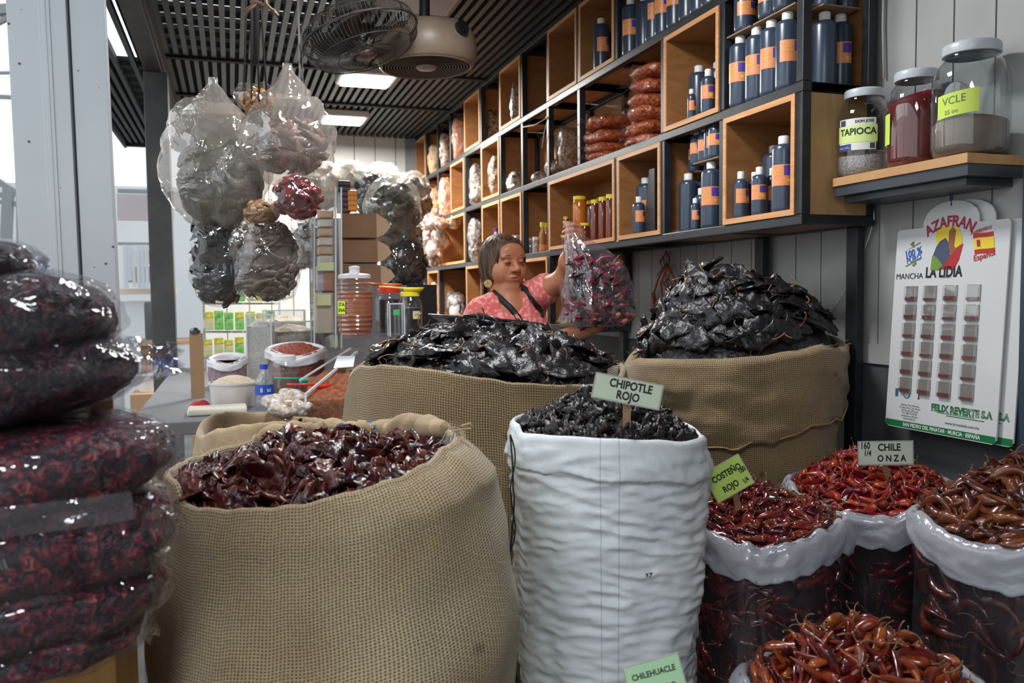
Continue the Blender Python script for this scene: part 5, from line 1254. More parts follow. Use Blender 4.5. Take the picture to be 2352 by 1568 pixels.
def petal_bag(px, py, z, dims, rz, tilt, m, label, seed, tail=.06, fold=False):
    L, W, H = dims; e = at(px, py, z); c = e-DIRX*(L/2)+DIRY*(.0)
    root = empty('petal_bag', c); root.rotation_euler = (0, tilt, .235+rz); tag(root, label, 'bag', 'plastic bags of dried petals')
    v, f = pillow(L, W, H, .012, seed, 76, 40, 3.4, cp=.42)
    inn = []
    for q in v:
        k = nz(q.x*38+seed, q.y*38, q.z*38)*.0045+nz(q.x*90+seed, q.y*90, q.z*90)*.003
        inn.append(q*.975+q.normalized()*(k-.001))
    mb = MB(); mb.add(inn, f); mb.build('petals', m, root, smooth=True)
    sh = []
    for q in v:
        k = abs(nz(q.x*9+seed, q.y*16, q.z*25))*.013+abs(nz(q.x*26, q.y*24+seed, q.z*60))*.007
        sh.append(q*1.0+q.normalized()*(k+.001))
    mb = MB(); mb.add(sh, f); mb.build('clear_film', FILMC, root, smooth=True)
    # gathered loose end of film on the right
    rd = random.Random(seed); n = 26; vs = []; fs = []
    for i in range(7):
        t = i/6
        for k in range(n):
            a = 2*PI*k/n; w_ = W*.42*(1-.35*t)*(1+.0*t); h_ = H*.36*(1-.6*t)
            j = nz(t*3+seed, math.cos(a)*3, math.sin(a)*3)*.03*t+nz(t*9+seed, math.cos(a)*8, math.sin(a)*8)*.016*t
            vs.append((L/2-.035+t*tail*(1+.7*nz(seed, math.cos(a)*2, math.sin(a)*2)), w_*math.cos(a), h_*math.sin(a)+j-t*.01))
    for i in range(6):
        for k in range(n): k2 = (k+1) % n; fs.append((i*n+k, i*n+k2, (i+1)*n+k2, (i+1)*n+k))
    mb = MB(); mb.add(vs, fs); mb.build('loose_end', FILMC, root, smooth=True)
    if fold:
        mb = MB(); vs = []; fs = []
        for i in range(13):
            for k in range(4):
                u = i/12; vs.append((-L/2+.02+u*(L*.80), -W/2-.004-.006*math.sin(u*9+seed)*.5-.004*k*(k < 2), -H*.16-k*.011+.008*math.sin(u*5+seed)))
        for i in range(12):
            for k in range(3): fs.append((i*4+k, i*4+k+1, (i+1)*4+k+1, (i+1)*4+k))
        mb.add(vs, fs); mb.build('folded_flap', film('flap_film', (.86, .86, .9), .1, .08, .006, 25, .14, (.6, .6, .66), edge=.6), root, smooth=True)
    return root
petal_bag(338, 1395, 1.12, (.42, .27, .074), 0, -.02, PETR, 'bag of dark red petals at the bottom of the lower stack', 3, .03)
petal_bag(378, 1310, 1.12, (.44, .28, .098), .02, -.03, PETR, 'bag of red petals with a white label, second from bottom of the lower stack', 5, .02)
petal_bag(396, 1180, 1.12, (.45, .29, .122), -.02, -.02, PETR, 'thick bag of crimson petals, second from top of the lower stack', 8, .03)
petal_bag(388, 1045, 1.11, (.46, .29, .105), .03, -.09, PETR, 'shiny bag of crimson petals on top of the lower stack', 12, .03, True)
petal_bag(318, 860, 1.12, (.43, .28, .100), .03, -.10, PETD, 'bag of blackish petals lowest in the upper stack, with flared film end', 15, .08, False)
petal_bag(262, 735, 1.11, (.41, .28, .110), 0, -.06, PETD, 'bag of blackish petals in the middle of the upper stack', 18, .03, False)
petal_bag(92, 612, 1.10, (.33, .24, .066), 0, -.02, PETD, 'small dark bag of petals on top of the upper stack', 22, .045, False)
v, f = pillow(.062, .002, .03, .0, 1, 10, 6)
# dark chiles in a bag under the stand
cx = at(0, 1700, 1.35); root_c = (cx.x, cx.y)
SLc = Sack('plastic_bag', 'dark bag of black chiles standing under the wooden stand in the corner', (at(-10, 1500, 1.42).x, at(-10, 1500, 1.42).y), .16, [(-60,1500,'f'),(30,1560,'f'),(60,1500,'b')], [(0,1),(1.2,.95)], cat='bag', nang=60, seed=1)
SLc.H = lambda a: .80
SLc.body(MILK, 14, roll=.006, name='clear_bag')
SLc.heap(ANCHO, SLc.heap_fn(.0, .07), 26, 'black chile in the dark bag under the wooden stand', 'chile', 'black chiles under the stand', 20, hlabel='black chiles filling the bag under the wooden stand', hname='black_chile_heap', seed=55)
# ================================================================ hanging bags of chiles
def hmat(name, c, c2, rough=.4): return mat(name, c, rough, c2, 30, bump=.002, bs=60, spec=.5)
HF = film('hanging_film', (.95, .94, .93), .06, .05, .014, 12, .09, (.72, .70, .68), edge=.65)
def hang_bag(cx, cy, wpx, hpx, z, fill_c, L, W, sq, kind, n, label, seed, fx=1.0, fy=1.0, fo=(0, 0), dep=.62, neck=True, film_=None, fm=None, cord=False, box=2.3, cp=.7):
    c = at(cx, cy, z); w_, h_ = wpx*z/FOC, hpx*z/FOC
    root = empty('hanging_bag', c); tag(root, label, 'bag', 'clear bags of chiles hanging from the ceiling')
    rd = random.Random(seed)
    mb = MB(); fw, fh = w_*fx, h_*fy; oc = Vector((fo[0]*w_, 0, fo[1]*h_))
    g = [chile_geo(L*rd.uniform(.85, 1.2), W*rd.uniform(.85, 1.15), sq, .15, .35, seed*9+i, n=8, m=9, kind=kind) for i in range(5)]
    v, f = pillow(fw*.84, fw*dep*.84, fh*.88, .01, seed, 24, 16, box, cp=cp); mb.add([q+oc for q in v], f)
    for i in range(n):
        th = rd.uniform(-1.25, 1.25); a = rd.uniform(0, 2*PI)
        cs_ = math.cos(th)**(cp/.7); d = Vector((cs_*math.cos(a)*fw/2, cs_*math.sin(a)*fw*dep/2, math.sin(th)*fh/2*1.03))
        nn = Vector((d.x/(fw*fw), d.y/(fw*fw*dep*dep), d.z/(fh*fh)/1.2)).normalized()
        t = nn.cross(Vector((0, 0, 1)));  t = t.normalized() if t.length > .01 else Vector((1, 0, 0)); b = nn.cross(t); ang = rd.gauss(0, .5)
        x = (t*math.cos(ang)+b*math.sin(ang))*rd.choice((-1, 1)); y = nn.cross(x)
        M = (Matrix((x, y, nn)).transposed()).to_4x4(); M.translation = d*.93+oc
        gg = rd.choice(g); mb.add([M@q for q in gg[0]], gg[1])
    o = mb.build('chiles', fill_c, root, smooth=True); o['kind'] = 'stuff'
    v, f = pillow(w_, w_*dep*1.1, h_, .0, seed, 60, 40, box, cp=cp); out = []
    for q in v:
        k = abs(nz(q.x*11+seed, q.y*11, q.z*9))*.030+abs(nz(q.x*30+seed, q.y*30, q.z*24))*.012-.008
        out.append(q+q.normalized()*k)
    mb = MB(); mb.add(out, f); mb.build('clear_bag', film_ or HF, root, smooth=True)
    if neck:
        mb = MB(); vs = []; fs = []; N = 20
        for i in range(8):
            t = i/7
            for k in range(N):
                a = 2*PI*k/N; rr = lerp(w_*.30, .012, min(1, t*1.2))*(1+.5*nz(math.cos(a)*4+seed, math.sin(a)*4, t*3)); vs.append((rr*math.cos(a), rr*math.sin(a)*.7, h_*.42+t*.11))
        for i in range(7):
            for k in range(N): k2 = (k+1) % N; fs.append((i*N+k, i*N+k2, (i+1)*N+k2, (i+1)*N+k))
        mb.add(vs, fs); mb.build('gathered_neck', film_ or HF, root, smooth=True)
    if cord: mb = MB(); mb.tube([(0, 0, h_*.40), (.004, 0, CEIL-.001-c.z)], .002, 5); mb.build('cord', mat('cord_pale', (.5, .48, .44), .7), root)
    return root
HZ = 2.35
HFM = film('cloudy_film', (.93, .91, .89), .07, .20, .014, 12, .12, (.80, .74, .68), edge=.7)
hang_bag(496, 385, 235, 270, HZ, hmat('olive_pod', (.055, .053, .036), (.10, .095, .065)), .10, .045, .35, 'broad', 70, 'large clear bag of olive green dried chiles hanging at upper left of the cluster', 2, .74, .70, (.04, -.12), film_=HFM)
hang_bag(470, 300, 150, 130, HZ+.12, hmat('grey_pod', (.07, .065, .058), (.14, .13, .12)), .08, .03, .4, 'broad', 40, 'cloudy clear bag of greyish chiles at the top left of the cluster', 7, .72, .7, (.1, 0), film_=HFM, neck=False)
hang_bag(665, 322, 205, 200, HZ+.02, hmat('brown_pod', (.15, .085, .065), (.24, .15, .12)), .10, .035, .5, 'broad', 60, 'clear bag of brown dried chiles hanging at upper right of the cluster', 3, .80, .62, (.0, -.06), film_=HFM)
hang_bag(683, 455, 110, 105, HZ-.05, hmat('red_pod', (.13, .008, .012), (.22, .02, .02), .25), .06, .024, .6, 'cone', 50, 'small clear bag of dark red chiles at the right of the cluster', 4, .88, .86, neck=False)
hang_bag(590, 225, 96, 66, HZ+.03, hmat('amber_fill', (.50, .24, .06), (.62, .34, .12)), .03, .018, .8, 'cone', 40, 'small clear bag of amber coloured fruit on top of the cluster', 5, .74, .70, (0, -.1), neck=False)
hang_bag(600, 490, 80, 56, HZ-.02, hmat('tan_fill', (.36, .19, .08), (.45, .26, .12)), .05, .02, .6, 'cone', 26, 'small bag of tan chiles squeezed between the larger hanging bags', 6, .85, .8, neck=False)
hang_bag(502, 590, 118, 215, HZ+.05, hmat('black_pod', (.008, .008, .010), (.016, .015, .017)), .07, .026, .5, 'broad', 90, 'long clear bag of black chiles hanging at the lower left of the cluster', 8, .92, .96, neck=False, box=3.6, cp=.35)
hang_bag(613, 598, 148, 180, HZ-.02, hmat('taupe_pod', (.12, .085, .072), (.19, .145, .125)), .060, .020, .7, 'cone', 150, 'clear bag of small taupe pods hanging at the lower middle of the cluster', 9, .92, .94, neck=False, box=3.6, cp=.38)
# cords the cluster hangs from
c = at(588, 150, HZ); mb = MB(); cm = mat('cord_dark', (.02, .018, .016), .8)
for i in range(4): mb.tube([(c.x+.02*math.sin(i*2), c.y+.02*math.cos(i), CEIL), (c.x+.012*i-.02, c.y, 2.2), at(560+18*i, 240, HZ)], .003, 5)
mb.tube([(c.x, c.y, CEIL), (c.x+.01, c.y, 2.30), (c.x, c.y, 2.0)], .009, 8)
tag(mb.build('rope_hanger', cm, smooth=True), 'dark cords from the ceiling slats carrying the cluster of chile bags', 'cords')
mb = MB(); zz_ = 2.05; P = lambda x, y: at(x, y, zz_)
mb.tube([P(560, 25), P(580, 12), P(588, 2), P(575, -20)], .0035, 6); mb.tube([P(575, 3), P(600, 8), P(630, 25), P(640, 38), P(612, 10), P(604, -25)], .0045, 6); mb.tube([P(564, 35), P(572, 22), P(592, 8)], .004, 6)
tag(mb.build('frayed_rope', mat('rope_brown', (.22, .14, .10), .9), smooth=True), 'frayed brown rope knotted on the ceiling above the chile bags', 'rope')
p0 = at(689, 165, 2.9); mb = MB(); mb.tube([(p0.x, p0.y, CEIL), p0, at(689, 215, 2.9)], .004, 6); mb.tube([at(689, 215, 2.9), at(690, 234, 2.9)], [.007, .009], 8)
tag(mb.build('pull_cord', mat('cord_cream', (.42, .40, .36), .6), smooth=True), 'pale pull cord with a white end hanging from the tilted fan', 'cord')
# ================================================================ fans
def wire_fan():
    c = at(828, 84, 2.85); root = empty('cage_fan', c); tag(root, 'dusty black cage fan hanging tilted from the ceiling', 'fan')
    n = (CR*-.30+Vector((0, 0, 1))+Vector((CF.x, CF.y, 0))*.05).normalized(); x = CR-n*CR.dot(n); M = frame_M((0,0,0), x, n.cross(x)); W_ = mat('fan_wire', (.035, .030, .026), .5, (.07, .055, .045), 40)
    R = .197
    def wires(name, prof, nw, rr):
        mb = MB()
        for k in range(nw):
            a = 2*PI*k/nw; mb.tube([M@Vector((r*math.cos(a), r*math.sin(a), z)) for r, z in prof], rr, 3, caps=False)
        return mb.build(name, W_, root)
    wires('lower_cage', [(.035, -.070), (.10, -.072), (.165, -.058), (.190, -.035), (R, -.004)], 84, .0011)
    wires('upper_cage', [(R, .004), (.190, .035), (.165, .058), (.10, .072), (.05, .075)], 84, .0011)
    def ring(r, z, t, nm='ring'):
        mb = MB(); mb.tube([M@Vector((r*math.cos(2*PI*k/48), r*math.sin(2*PI*k/48), z)) for k in range(49)], t, 6); mb.build(nm, W_, root, smooth=True)
    ring(R+.002, 0, .0045, 'rim_band'); ring(.165, -.059, .0018); ring(.10, -.073, .0018); ring(.165, .059, .0018); ring(.187, .036, .0022)
    mb = MB(); mb.lathe([(0, -.078), (.030, -.076), (.038, -.070), (.038, -.062), (0, -.060)], 28, M=M); shade(mb.build('hub_badge', mat('fan_badge', (.28, .20, .18), .4, (.12, .03, .03), 30), root))
    mb = MB(); mb.lathe([(0, .02), (.05, .025), (.055, .09), (.045, .15), (0, .155)], 24, M=M); shade(mb.build('motor', W_, root))
    for k in range(4):
        mb = MB(); vs = []; fs = []; a0 = k*PI/2
        for i in range(7):
            for j in range(5):
                r = lerp(.03, .17, i/6); a = a0+(j/4-.5)*1.15*(.6+.4*i/6); vs.append(M@Vector((r*math.cos(a), r*math.sin(a), (j/4-.5)*.05)))
        for i in range(6):
            for j in range(4): fs.append((i*5+j, i*5+j+1, (i+1)*5+j+1, (i+1)*5+j))
        mb.add(vs, fs); o = mb.build('blade', mat('fan_blade', (.03, .028, .028), .4), root, smooth=True); so = o.modifiers.new('t', 'SOLIDIFY'); so.thickness = .002
    mb = MB(); top = M@Vector((0, 0, .15)); mb.tube([top, top+Vector((0, 0, .08)), Vector((top.x, top.y, CEIL-c.z))], .014, 10); mb.box((top.x-.05, top.y-.05, CEIL-c.z-.03), (top.x+.05, top.y+.05, CEIL-c.z)); mb.build('mount', W_, root)
wire_fan()
def box_fan():
    c = at(978, 118, 3.15); root = empty('round_fan', c); tag(root, 'beige round box fan fixed under the ceiling behind the cage fan', 'fan')
    BE = mat('fan_beige', (.30, .225, .165), .4, (.24, .18, .13), 8); n = (Vector((0, 0, 1))+CR*-.03).normalized(); x = CR-n*CR.dot(n); M = frame_M((0,0,0), x, n.cross(x)); R = .192
    mb = MB(); mb.lathe([(.165, -.060), (.170, -.062), (.180, -.052), (R, -.02), (R, .02), (R-.006, .050), (R-.02, .075), (.12, .085), (0, .085)], 56, M=M); mb.build('housing', BE, root, smooth=True)
    mb = MB(); mb.lathe([(.163, -.058), (.166, -.064), (.172, -.062), (.170, -.05)], 56, M=M); mb.build('lower_rim', BE, root, smooth=True)
    mb = MB(); mb.lathe([(0, -.030), (.163, -.030)], 40, M=M); mb.build('dark_inside', mat('fan_inside', (.012, .009, .008), .8), root)
    GR = mat('fan_grille', (.10, .07, .055), .5)
    for k in range(11):
        r = .046+k*.0108; mb = MB(); mb.lathe([(r-.0022, -.060), (r+.0022, -.061), (r+.0022, -.055), (r-.0022, -.055), (r-.0022, -.060)], 48, M=M); mb.build('grille_ring', GR, root)
    mb = MB()
    for k in range(12): a = k*PI/6+.1; mb.bar(M@Vector((.03*math.cos(a), .03*math.sin(a), -.054)), M@Vector((.165*math.cos(a), .165*math.sin(a), -.054)), .003)
    mb.build('grille_spokes', GR, root)
    mb = MB(); mb.lathe([(0, -.068), (.032, -.067), (.040, -.060), (.040, -.050)], 32, M=M); mb.build('center_cap', mat('fan_cap', (.42, .33, .27), .4), root, smooth=True)
    kn = at(1062, 84, 3.0)-c; kn = M@Vector((.135, -.120, .040)); mb = MB(); d = (M@Vector((.135, -.120, 0))).normalized()
    mb.tube([kn*.96, kn*1.06+d*.012], [.026, .026], 24); shade(mb.build('knob', mat('knob_dark', (.012, .012, .014), .4), root))
    mb = MB(); mb.box((-.12, -.03, .084), (.12, .03, .11), 0, M); mb.tube([M@Vector((0, 0, .10)), Vector((0, 0, CEIL-c.z-.001))], .02, 10); mb.build('bracket', BLACKM, root)
box_fan()
# ================================================================ organic shapes from smooth distance fields
import numpy as np
def rotm(rx=0, ry=0, rz=0):
    return np.array((Matrix.Rotation(rz, 3, 'Z')@Matrix.Rotation(ry, 3, 'Y')@Matrix.Rotation(rx, 3, 'X')))
def sdf_mesh(prims, res, pad=.02):
    """prims: ('e', c, radii, R3 or None, k) ellipsoid | ('c', a, b, ra, rb, k) capsule | leading '-' subtracts. returns verts, quads"""
    los = []; his = []
    for p in prims:
        if p[0][0] == '-': continue
        if p[0] == 'e': m = max(p[2]); c = np.array(p[1]); los.append(c-m); his.append(c+m)
        else:
            for q, r in ((p[1], p[3]), (p[2], p[4])): los.append(np.array(q)-r); his.append(np.array(q)+r)
    lo = np.min(los, 0)-pad; hi = np.max(his, 0)+pad; n = np.ceil((hi-lo)/res).astype(int)+1
    D = np.full(n, .2, np.float32); ax = [lo[i]+res*np.arange(n[i]) for i in range(3)]
    for p in prims:
        t = p[0].lstrip('-'); neg = p[0][0] == '-'
        if t == 'e': c = np.array(p[1]); m = max(p[2]); l0, h0 = c-m, c+m; k = p[4]
        else: a, b = np.array(p[1]), np.array(p[2]); r_ = max(p[3], p[4]); l0, h0 = np.minimum(a, b)-r_, np.maximum(a, b)+r_; k = p[5]
        mg = .035+k; i0 = np.clip(((l0-mg-lo)/res).astype(int), 0, n-1); i1 = np.clip(((h0+mg-lo)/res).astype(int)+2, 1, n)
        if (i1 <= i0).any(): continue
        X, Y, Z = np.meshgrid(ax[0][i0[0]:i1[0]], ax[1][i0[1]:i1[1]], ax[2][i0[2]:i1[2]], indexing='ij')
        if t == 'e':
            q = np.stack([X-c[0], Y-c[1], Z-c[2]], -1)
            if p[3] is not None: q = q@np.array(p[3])
            rr = np.array(p[2]); k0 = np.linalg.norm(q/rr, axis=-1); k1 = np.linalg.norm(q/(rr*rr), axis=-1)+1e-9; d = k0*(k0-1)/k1
        else:
            ab = b-a; L2 = ab@ab+1e-12; h = np.clip(((X-a[0])*ab[0]+(Y-a[1])*ab[1]+(Z-a[2])*ab[2])/L2, 0, 1)
            d = np.sqrt((X-a[0]-ab[0]*h)**2+(Y-a[1]-ab[1]*h)**2+(Z-a[2]-ab[2]*h)**2)-(p[3]+(p[4]-p[3])*h)
        S = D[i0[0]:i1[0], i0[1]:i1[1], i0[2]:i1[2]]
        if neg: d = -d; h = np.clip(.5-.5*(S-d)/k, 0, 1); v = S*(1-h)+d*h+k*h*(1-h)
        else: h = np.clip(.5+.5*(S-d)/k, 0, 1); v = S*(1-h)+d*h-k*h*(1-h)
        D[i0[0]:i1[0], i0[1]:i1[1], i0[2]:i1[2]] = v
    # surface nets
    ins = D < 0; nx, ny, nz_ = D.shape
    acc = np.zeros((nx-1, ny-1, nz_-1, 3), np.float32); cnt = np.zeros((nx-1, ny-1, nz_-1), np.float32)
    co = [(i, j, k) for i in (0, 1) for j in (0, 1) for k in (0, 1)]
    sl = lambda c: (slice(c[0], nx-1+c[0]), slice(c[1], ny-1+c[1]), slice(c[2], nz_-1+c[2]))
    for a in co:
        for axi in range(3):
            if a[axi]: continue
            b = list(a); b[axi] = 1; A, B_ = D[sl(a)], D[sl(b)]; m = (A < 0) != (B_ < 0)
            t = np.where(m, A/(A-B_+1e-12), 0); cnt += m
            for q in range(3): acc[..., q] += m*(a[q]+(t if q == axi else 0))
    m = cnt > 0; idx = -np.ones(m.shape, np.int64); idx[m] = np.arange(m.sum())
    V = (np.argwhere(m)+acc[m]/cnt[m][:, None])*res+lo
    F = []
    for axi in range(3):
        o1, o2 = [(1, 2), (2, 0), (0, 1)][axi]; s0 = [slice(1, -1)]*3; s1 = [slice(1, -1)]*3
        s0[axi] = slice(0, -1); s1[axi] = slice(1, None); A, B_ = ins[tuple(s0)], ins[tuple(s1)]
        P = np.argwhere(A != B_); off = np.ones(3, int); off[axi] = 0; P = P+off
        fl = A[tuple((P-off).T)]
        e1 = np.zeros(3, int); e1[o1] = 1; e2 = np.zeros(3, int); e2[o2] = 1
        g = lambda Q: idx[tuple(Q.T)]
        q = np.stack([g(P-e1-e2), g(P-e2), g(P), g(P-e1)], 1); q[~fl] = q[~fl][:, ::-1]; F.append(q)
    F = np.concatenate(F); F = F[(F >= 0).all(1)]
    return V, F
def np_obj(name, V, F, mats, parent=None, mi=None, smooth_it=2):
    me = bpy.data.meshes.new(name)
    if smooth_it:
        for _ in range(smooth_it):
            S = np.zeros_like(V); C_ = np.zeros(len(V))
            for a, b in ((0,1),(1,2),(2,3),(3,0)):
                np.add.at(S, F[:, a], V[F[:, b]]); np.add.at(S, F[:, b], V[F[:, a]]); np.add.at(C_, F[:, a], 1); np.add.at(C_, F[:, b], 1)
            V = V*.5+S/np.maximum(C_, 1)[:, None]*.5
    me.from_pydata(V.tolist(), [], F.tolist())
    for m in (mats if hasattr(mats, '__len__') else [mats]): me.materials.append(m)
    if mi is not None: me.polygons.foreach_set('material_index', mi(V[F].mean(1)).astype(int))
    me.polygons.foreach_set('use_smooth', [True]*len(me.polygons)); me.update()
    o = bpy.data.objects.new(name, me); COL.objects.link(o)
    if parent: o.parent = parent
    return o
# ================================================================ the woman
SKIN = mat('skin', (.52, .225, .115), .48, (.46, .185, .10), 30, sub=.12, spec=.4); LIPS = mat('lips', (.38, .15, .10), .45, sub=.1)
def body_mi_lips(): pass
wz = 3.40
wb = at(1165, 760, wz); person = empty('person', (wb.x, wb.y, 0)); OFF = Vector((wb.x, wb.y, 0))
tag(person, 'woman in coral pink blouse and black straps looking down at a chile bag she lifts', 'person')
def W3(px, py, dz=0): return tuple(at(px, py, wz-dz)-OFF)
HC = Vector(W3(1158, 599, .01))
T = -CF
fd = (T*math.cos(.54)+CR*math.sin(.54)); fd.z = 0; fd.normalize(); fd = (fd-Vector((0, 0, .12))).normalized()
hx = fd.cross(Vector((0, 0, 1))).normalized(); hz = hx.cross(fd).normalized(); Rr = Matrix.Rotation(.06, 3, fd); hx = Rr@hx; hz = Rr@hz
HM = Matrix((hx, fd, hz)).transposed(); HN = np.array(HM)
def H(x, y, z): return tuple(HC+HM@Vector((x, y, z)))
def he(c, r, k=.012, neg=False, R=None): return ('-e' if neg else 'e', H(*c), r, HN if R is None else HN@R, k)
skin = [
 he((0, -.012, .022), (.073, .090, .076), .01), he((0, .018, -.036), (.069, .068, .082), .02), he((.040, .040, -.038), (.036, .037, .046), .02), he((-.040, .040, -.038), (.034, .036, .044), .02),
 he((0, .060, -.096), (.032, .026, .022), .018), he((0, .026, -.100), (.050, .050, .028), .02), he((0, .066, .040), (.052, .022, .034), .02),
 he((.031, .0735, .024), (.026, .013, .009), .010), he((-.031, .0735, .024), (.026, .013, .009), .010),
 he((.031, .094, .004), (.017, .012, .0105), .008, True), he((-.031, .094, .004), (.017, .012, .0105), .008, True),
 he((.031, .0765, .003), (.0155, .0120, .0095), .004), he((-.031, .0765, .003), (.0155, .0120, .0095), .004),
 ('c', H(0, .078, .012), H(0, .104, -.024), .0085, .0115, .010), he((.0135, .092, -.029), (.0095, .011, .0085), .006), he((-.0135, .092, -.029), (.0095, .011, .0085), .006),
 he((0, .074, -.060), (.032, .018, .022), .014), he((0, .0885, -.0560), (.025, .009, .0048), .005), he((0, .0865, -.0662), (.021, .009, .0052), .005), he((0, .101, -.0608), (.026, .012, .0016), .0025, True),
 ('c', H(0, -.025, -.060), W3(1166, 700, -.01), .055, .058, .03), ('c', W3(1160, 668, .02), W3(1172, 712, .045), .043, .05, .02),
 ('e', W3(1168, 775, -.01), (.165, .115, .150), np.array(Matrix.Rotation(-YAW-.15, 3, 'Z')), .03),
 ('c', W3(1105, 722, .02), W3(1222, 690, -.03), .052, .050, .05),
 # raised arm on the right of the picture
 ('c', W3(1220, 682, -.02), W3(1296, 640, .14), .052, .040, .03), ('c', W3(1296, 640, .14), W3(1308, 600, .22), .041, .037, .02), ('c', W3(1308, 600, .22), W3(1318, 556, .31), .037, .025, .02),
 # lowered arm and forearm passing in front
 ('c', W3(1104, 730, .02), W3(1120, 850, .08), .052, .045, .03), ('c', W3(1120, 850, .08), W3(1230, 800, .22), .045, .040, .02), ('c', W3(1230, 800, .22), W3(1372, 748, .36), .041, .025, .02)]
def hand(palm, wrist, fingers, thumb, k=.006):
    out = [('c', wrist, palm, .024, .026, .02)]
    for ch, r in fingers+[thumb]:
        for a, b in zip(ch[:-1], ch[1:]): out.append(('c', a, b, r, r*.93, k)); r *= .93
    return out
hp = Vector(W3(1324, 540, .33)); RX, UX, TX = CR, CU, T
def hp_(x, y, z, o=None): return tuple((o or hp)+RX*x+UX*y+TX*z)
skin += [('e', tuple(hp), (.030, .024, .040), np.array(Matrix((RX, TX, UX)).transposed()), .015)]
for i in range(4):
    s_ = [1, 1.08, 1.0, .82][i]; y0 = .030-.019*i
    skin += hand(tuple(hp), tuple(hp), [([hp_(.012, y0, .012), hp_(-.012*s_, y0+.004, .032), hp_(-.036*s_, y0+.002, .028), hp_(-.044*s_, y0-.001, .006)], .0090-.0006*i)], ([hp_(0, 0, 0), hp_(0, 0, .001)], .01))[1:] if False else [
      ('c', hp_(.012, y0, .012), hp_(-.014*s_, y0+.004, .030), .0092, .0088, .005), ('c', hp_(-.014*s_, y0+.004, .030), hp_(-.036*s_, y0+.001, .026), .0088, .0082, .003), ('c', hp_(-.036*s_, y0+.001, .026), hp_(-.044*s_, y0-.002, .006), .0082, .0074, .003)]
skin += [('c', hp_(.0, .020, -.01), hp_(-.024, .040, .004), .0115, .0102, .006), ('c', hp_(-.024, .040, .004), hp_(-.044, .044, .014), .0102, .0088, .004)]
h2 = Vector(W3(1396, 742, .375))
skin += [('e', tuple(h2), (.042, .030, .016), np.array(Matrix((RX, TX, UX)).transposed()), .015)]
for i in range(4):
    s_ = [.88, 1, 1.05, .95][i]; z0 = .027-.018*i
    skin += [('c', hp_(.025, .0, z0, h2), hp_(.052*s_+.01, .006, z0*1.15, h2), .0090, .0085, .005), ('c', hp_(.052*s_+.01, .006, z0*1.15, h2), hp_(.076*s_+.008, .016, z0*1.2, h2), .0085, .0080, .003), ('c', hp_(.076*s_+.008, .016, z0*1.2, h2), hp_(.088*s_+.006, .030, z0*1.2, h2), .0080, .0070, .003)]
skin += [('c', hp_(-.010, .004, .024, h2), hp_(.014, .020, .045, h2), .0112, .0100, .006), ('c', hp_(.014, .020, .045, h2), hp_(.034, .030, .048, h2), .0100, .0088, .004)]
V, F = sdf_mesh(skin, .0042)
HCn = np.array(HC)
def lipmi(P):
    q = (P-HCn)@HN; return ((abs(q[:, 0]) < .0225-.9*abs(q[:, 2]+.061)) & (abs(q[:, 2]+.0610) < .0085) & (q[:, 1] > .080)).astype(int)
bodyo = np_obj('body', V, F, [SKIN, LIPS], person, lipmi, 1)
# eyes, brows, earring
def hobj(name, fn, m): mb = MB(); fn(mb); o = mb.build(name, m, person, smooth=True); return o
EYED = mat('eye_dark', (.012, .008, .006), .15, coat=1); BROW = mat('brow_brown', (.075, .035, .02), .8)
for sx in (-1, 1):
    hobj('eye', lambda mb: mb.tube([H(sx*(.031+.0125*t), .0892-.0042*abs(t)**2-.001, .0005-.0012*t*t) for t in (-1, -.5, 0, .5, 1)], [.0009, .0024, .0032, .0024, .0009], 8), EYED)
    hobj('eyelid_crease', lambda mb: mb.tube([H(sx*(.031+.0145*t), .0895-.0055*t*t-.002, .0068-.003*t*t) for t in (-1, -.5, 0, .5, 1)], [.0004, .0008, .0009, .0008, .0004], 6), mat('crease', (.22, .09, .05), .6))
    hobj('eyebrow', lambda mb: mb.tube([H(sx*(.033+.018*t), .0860-.006*max(0, t)-.0005, .0265+.003*(1-t*t)-.001*t) for t in (-1, -.5, 0, .5, 1)], [.0020, .0032, .0032, .0024, .0010], 6, sq=.7), BROW)
for sx in (-1, 1): hobj('cheek_fold', lambda mb: mb.tube([H(sx*(.020+.012*t), .0915-.012*t, -.034-.022*t) for t in (0, .33, .66, 1)], [.0004, .0009, .0009, .0004], 6), mat('crease', (.22, .09, .05), .6))
hobj('nostrils', lambda mb: [mb.tube([H(s_*.007, .098, -.0365), H(s_*.0085, .093, -.0375)], .0022, 6) for s_ in (-1, 1)], EYED)
hobj('mouth_line', lambda mb: mb.tube([H(.027*t, .0945-.008*t*t-.0035, -.0606-.0042*t*t) for t in (-1, -.66, -.33, 0, .33, .66, 1)], [.0008, .0013, .0015, .0015, .0015, .0013, .0008], 6), mat('mouth_dark', (.12, .03, .025), .6))
# hair
def hair_mat():
    m, nt, b, out = new_mat('hair'); N = nt.nodes; L = nt.links; tc = N.new('ShaderNodeTexCoord'); mp = N.new('ShaderNodeMapping')
    mp.inputs['Scale'].default_value = (75, 75, 7); L.new(tc.outputs['Object'], mp.inputs[0]); n = N.new('ShaderNodeTexNoise'); n.inputs['Scale'].default_value = 1; n.inputs['Detail'].default_value = 5; L.new(mp.outputs[0], n.inputs['Vector'])
    r = N.new('ShaderNodeValToRGB'); e = r.color_ramp.elements; e[0].position = .36; e[0].color = (.020, .010, .006, 1); e[1].position = .70; e[1].color = (.17, .090, .045, 1); L.new(n.outputs[0], r.inputs[0]); L.new(r.outputs[0], b.inputs['Base Color'])
    b.inputs['Roughness'].default_value = .55; bp = N.new('ShaderNodeBump'); bp.inputs['Distance'].default_value = .004; L.new(n.outputs[0], bp.inputs['Height']); L.new(bp.outputs[0], b.inputs['Normal']); return m
HAIRM = hair_mat()
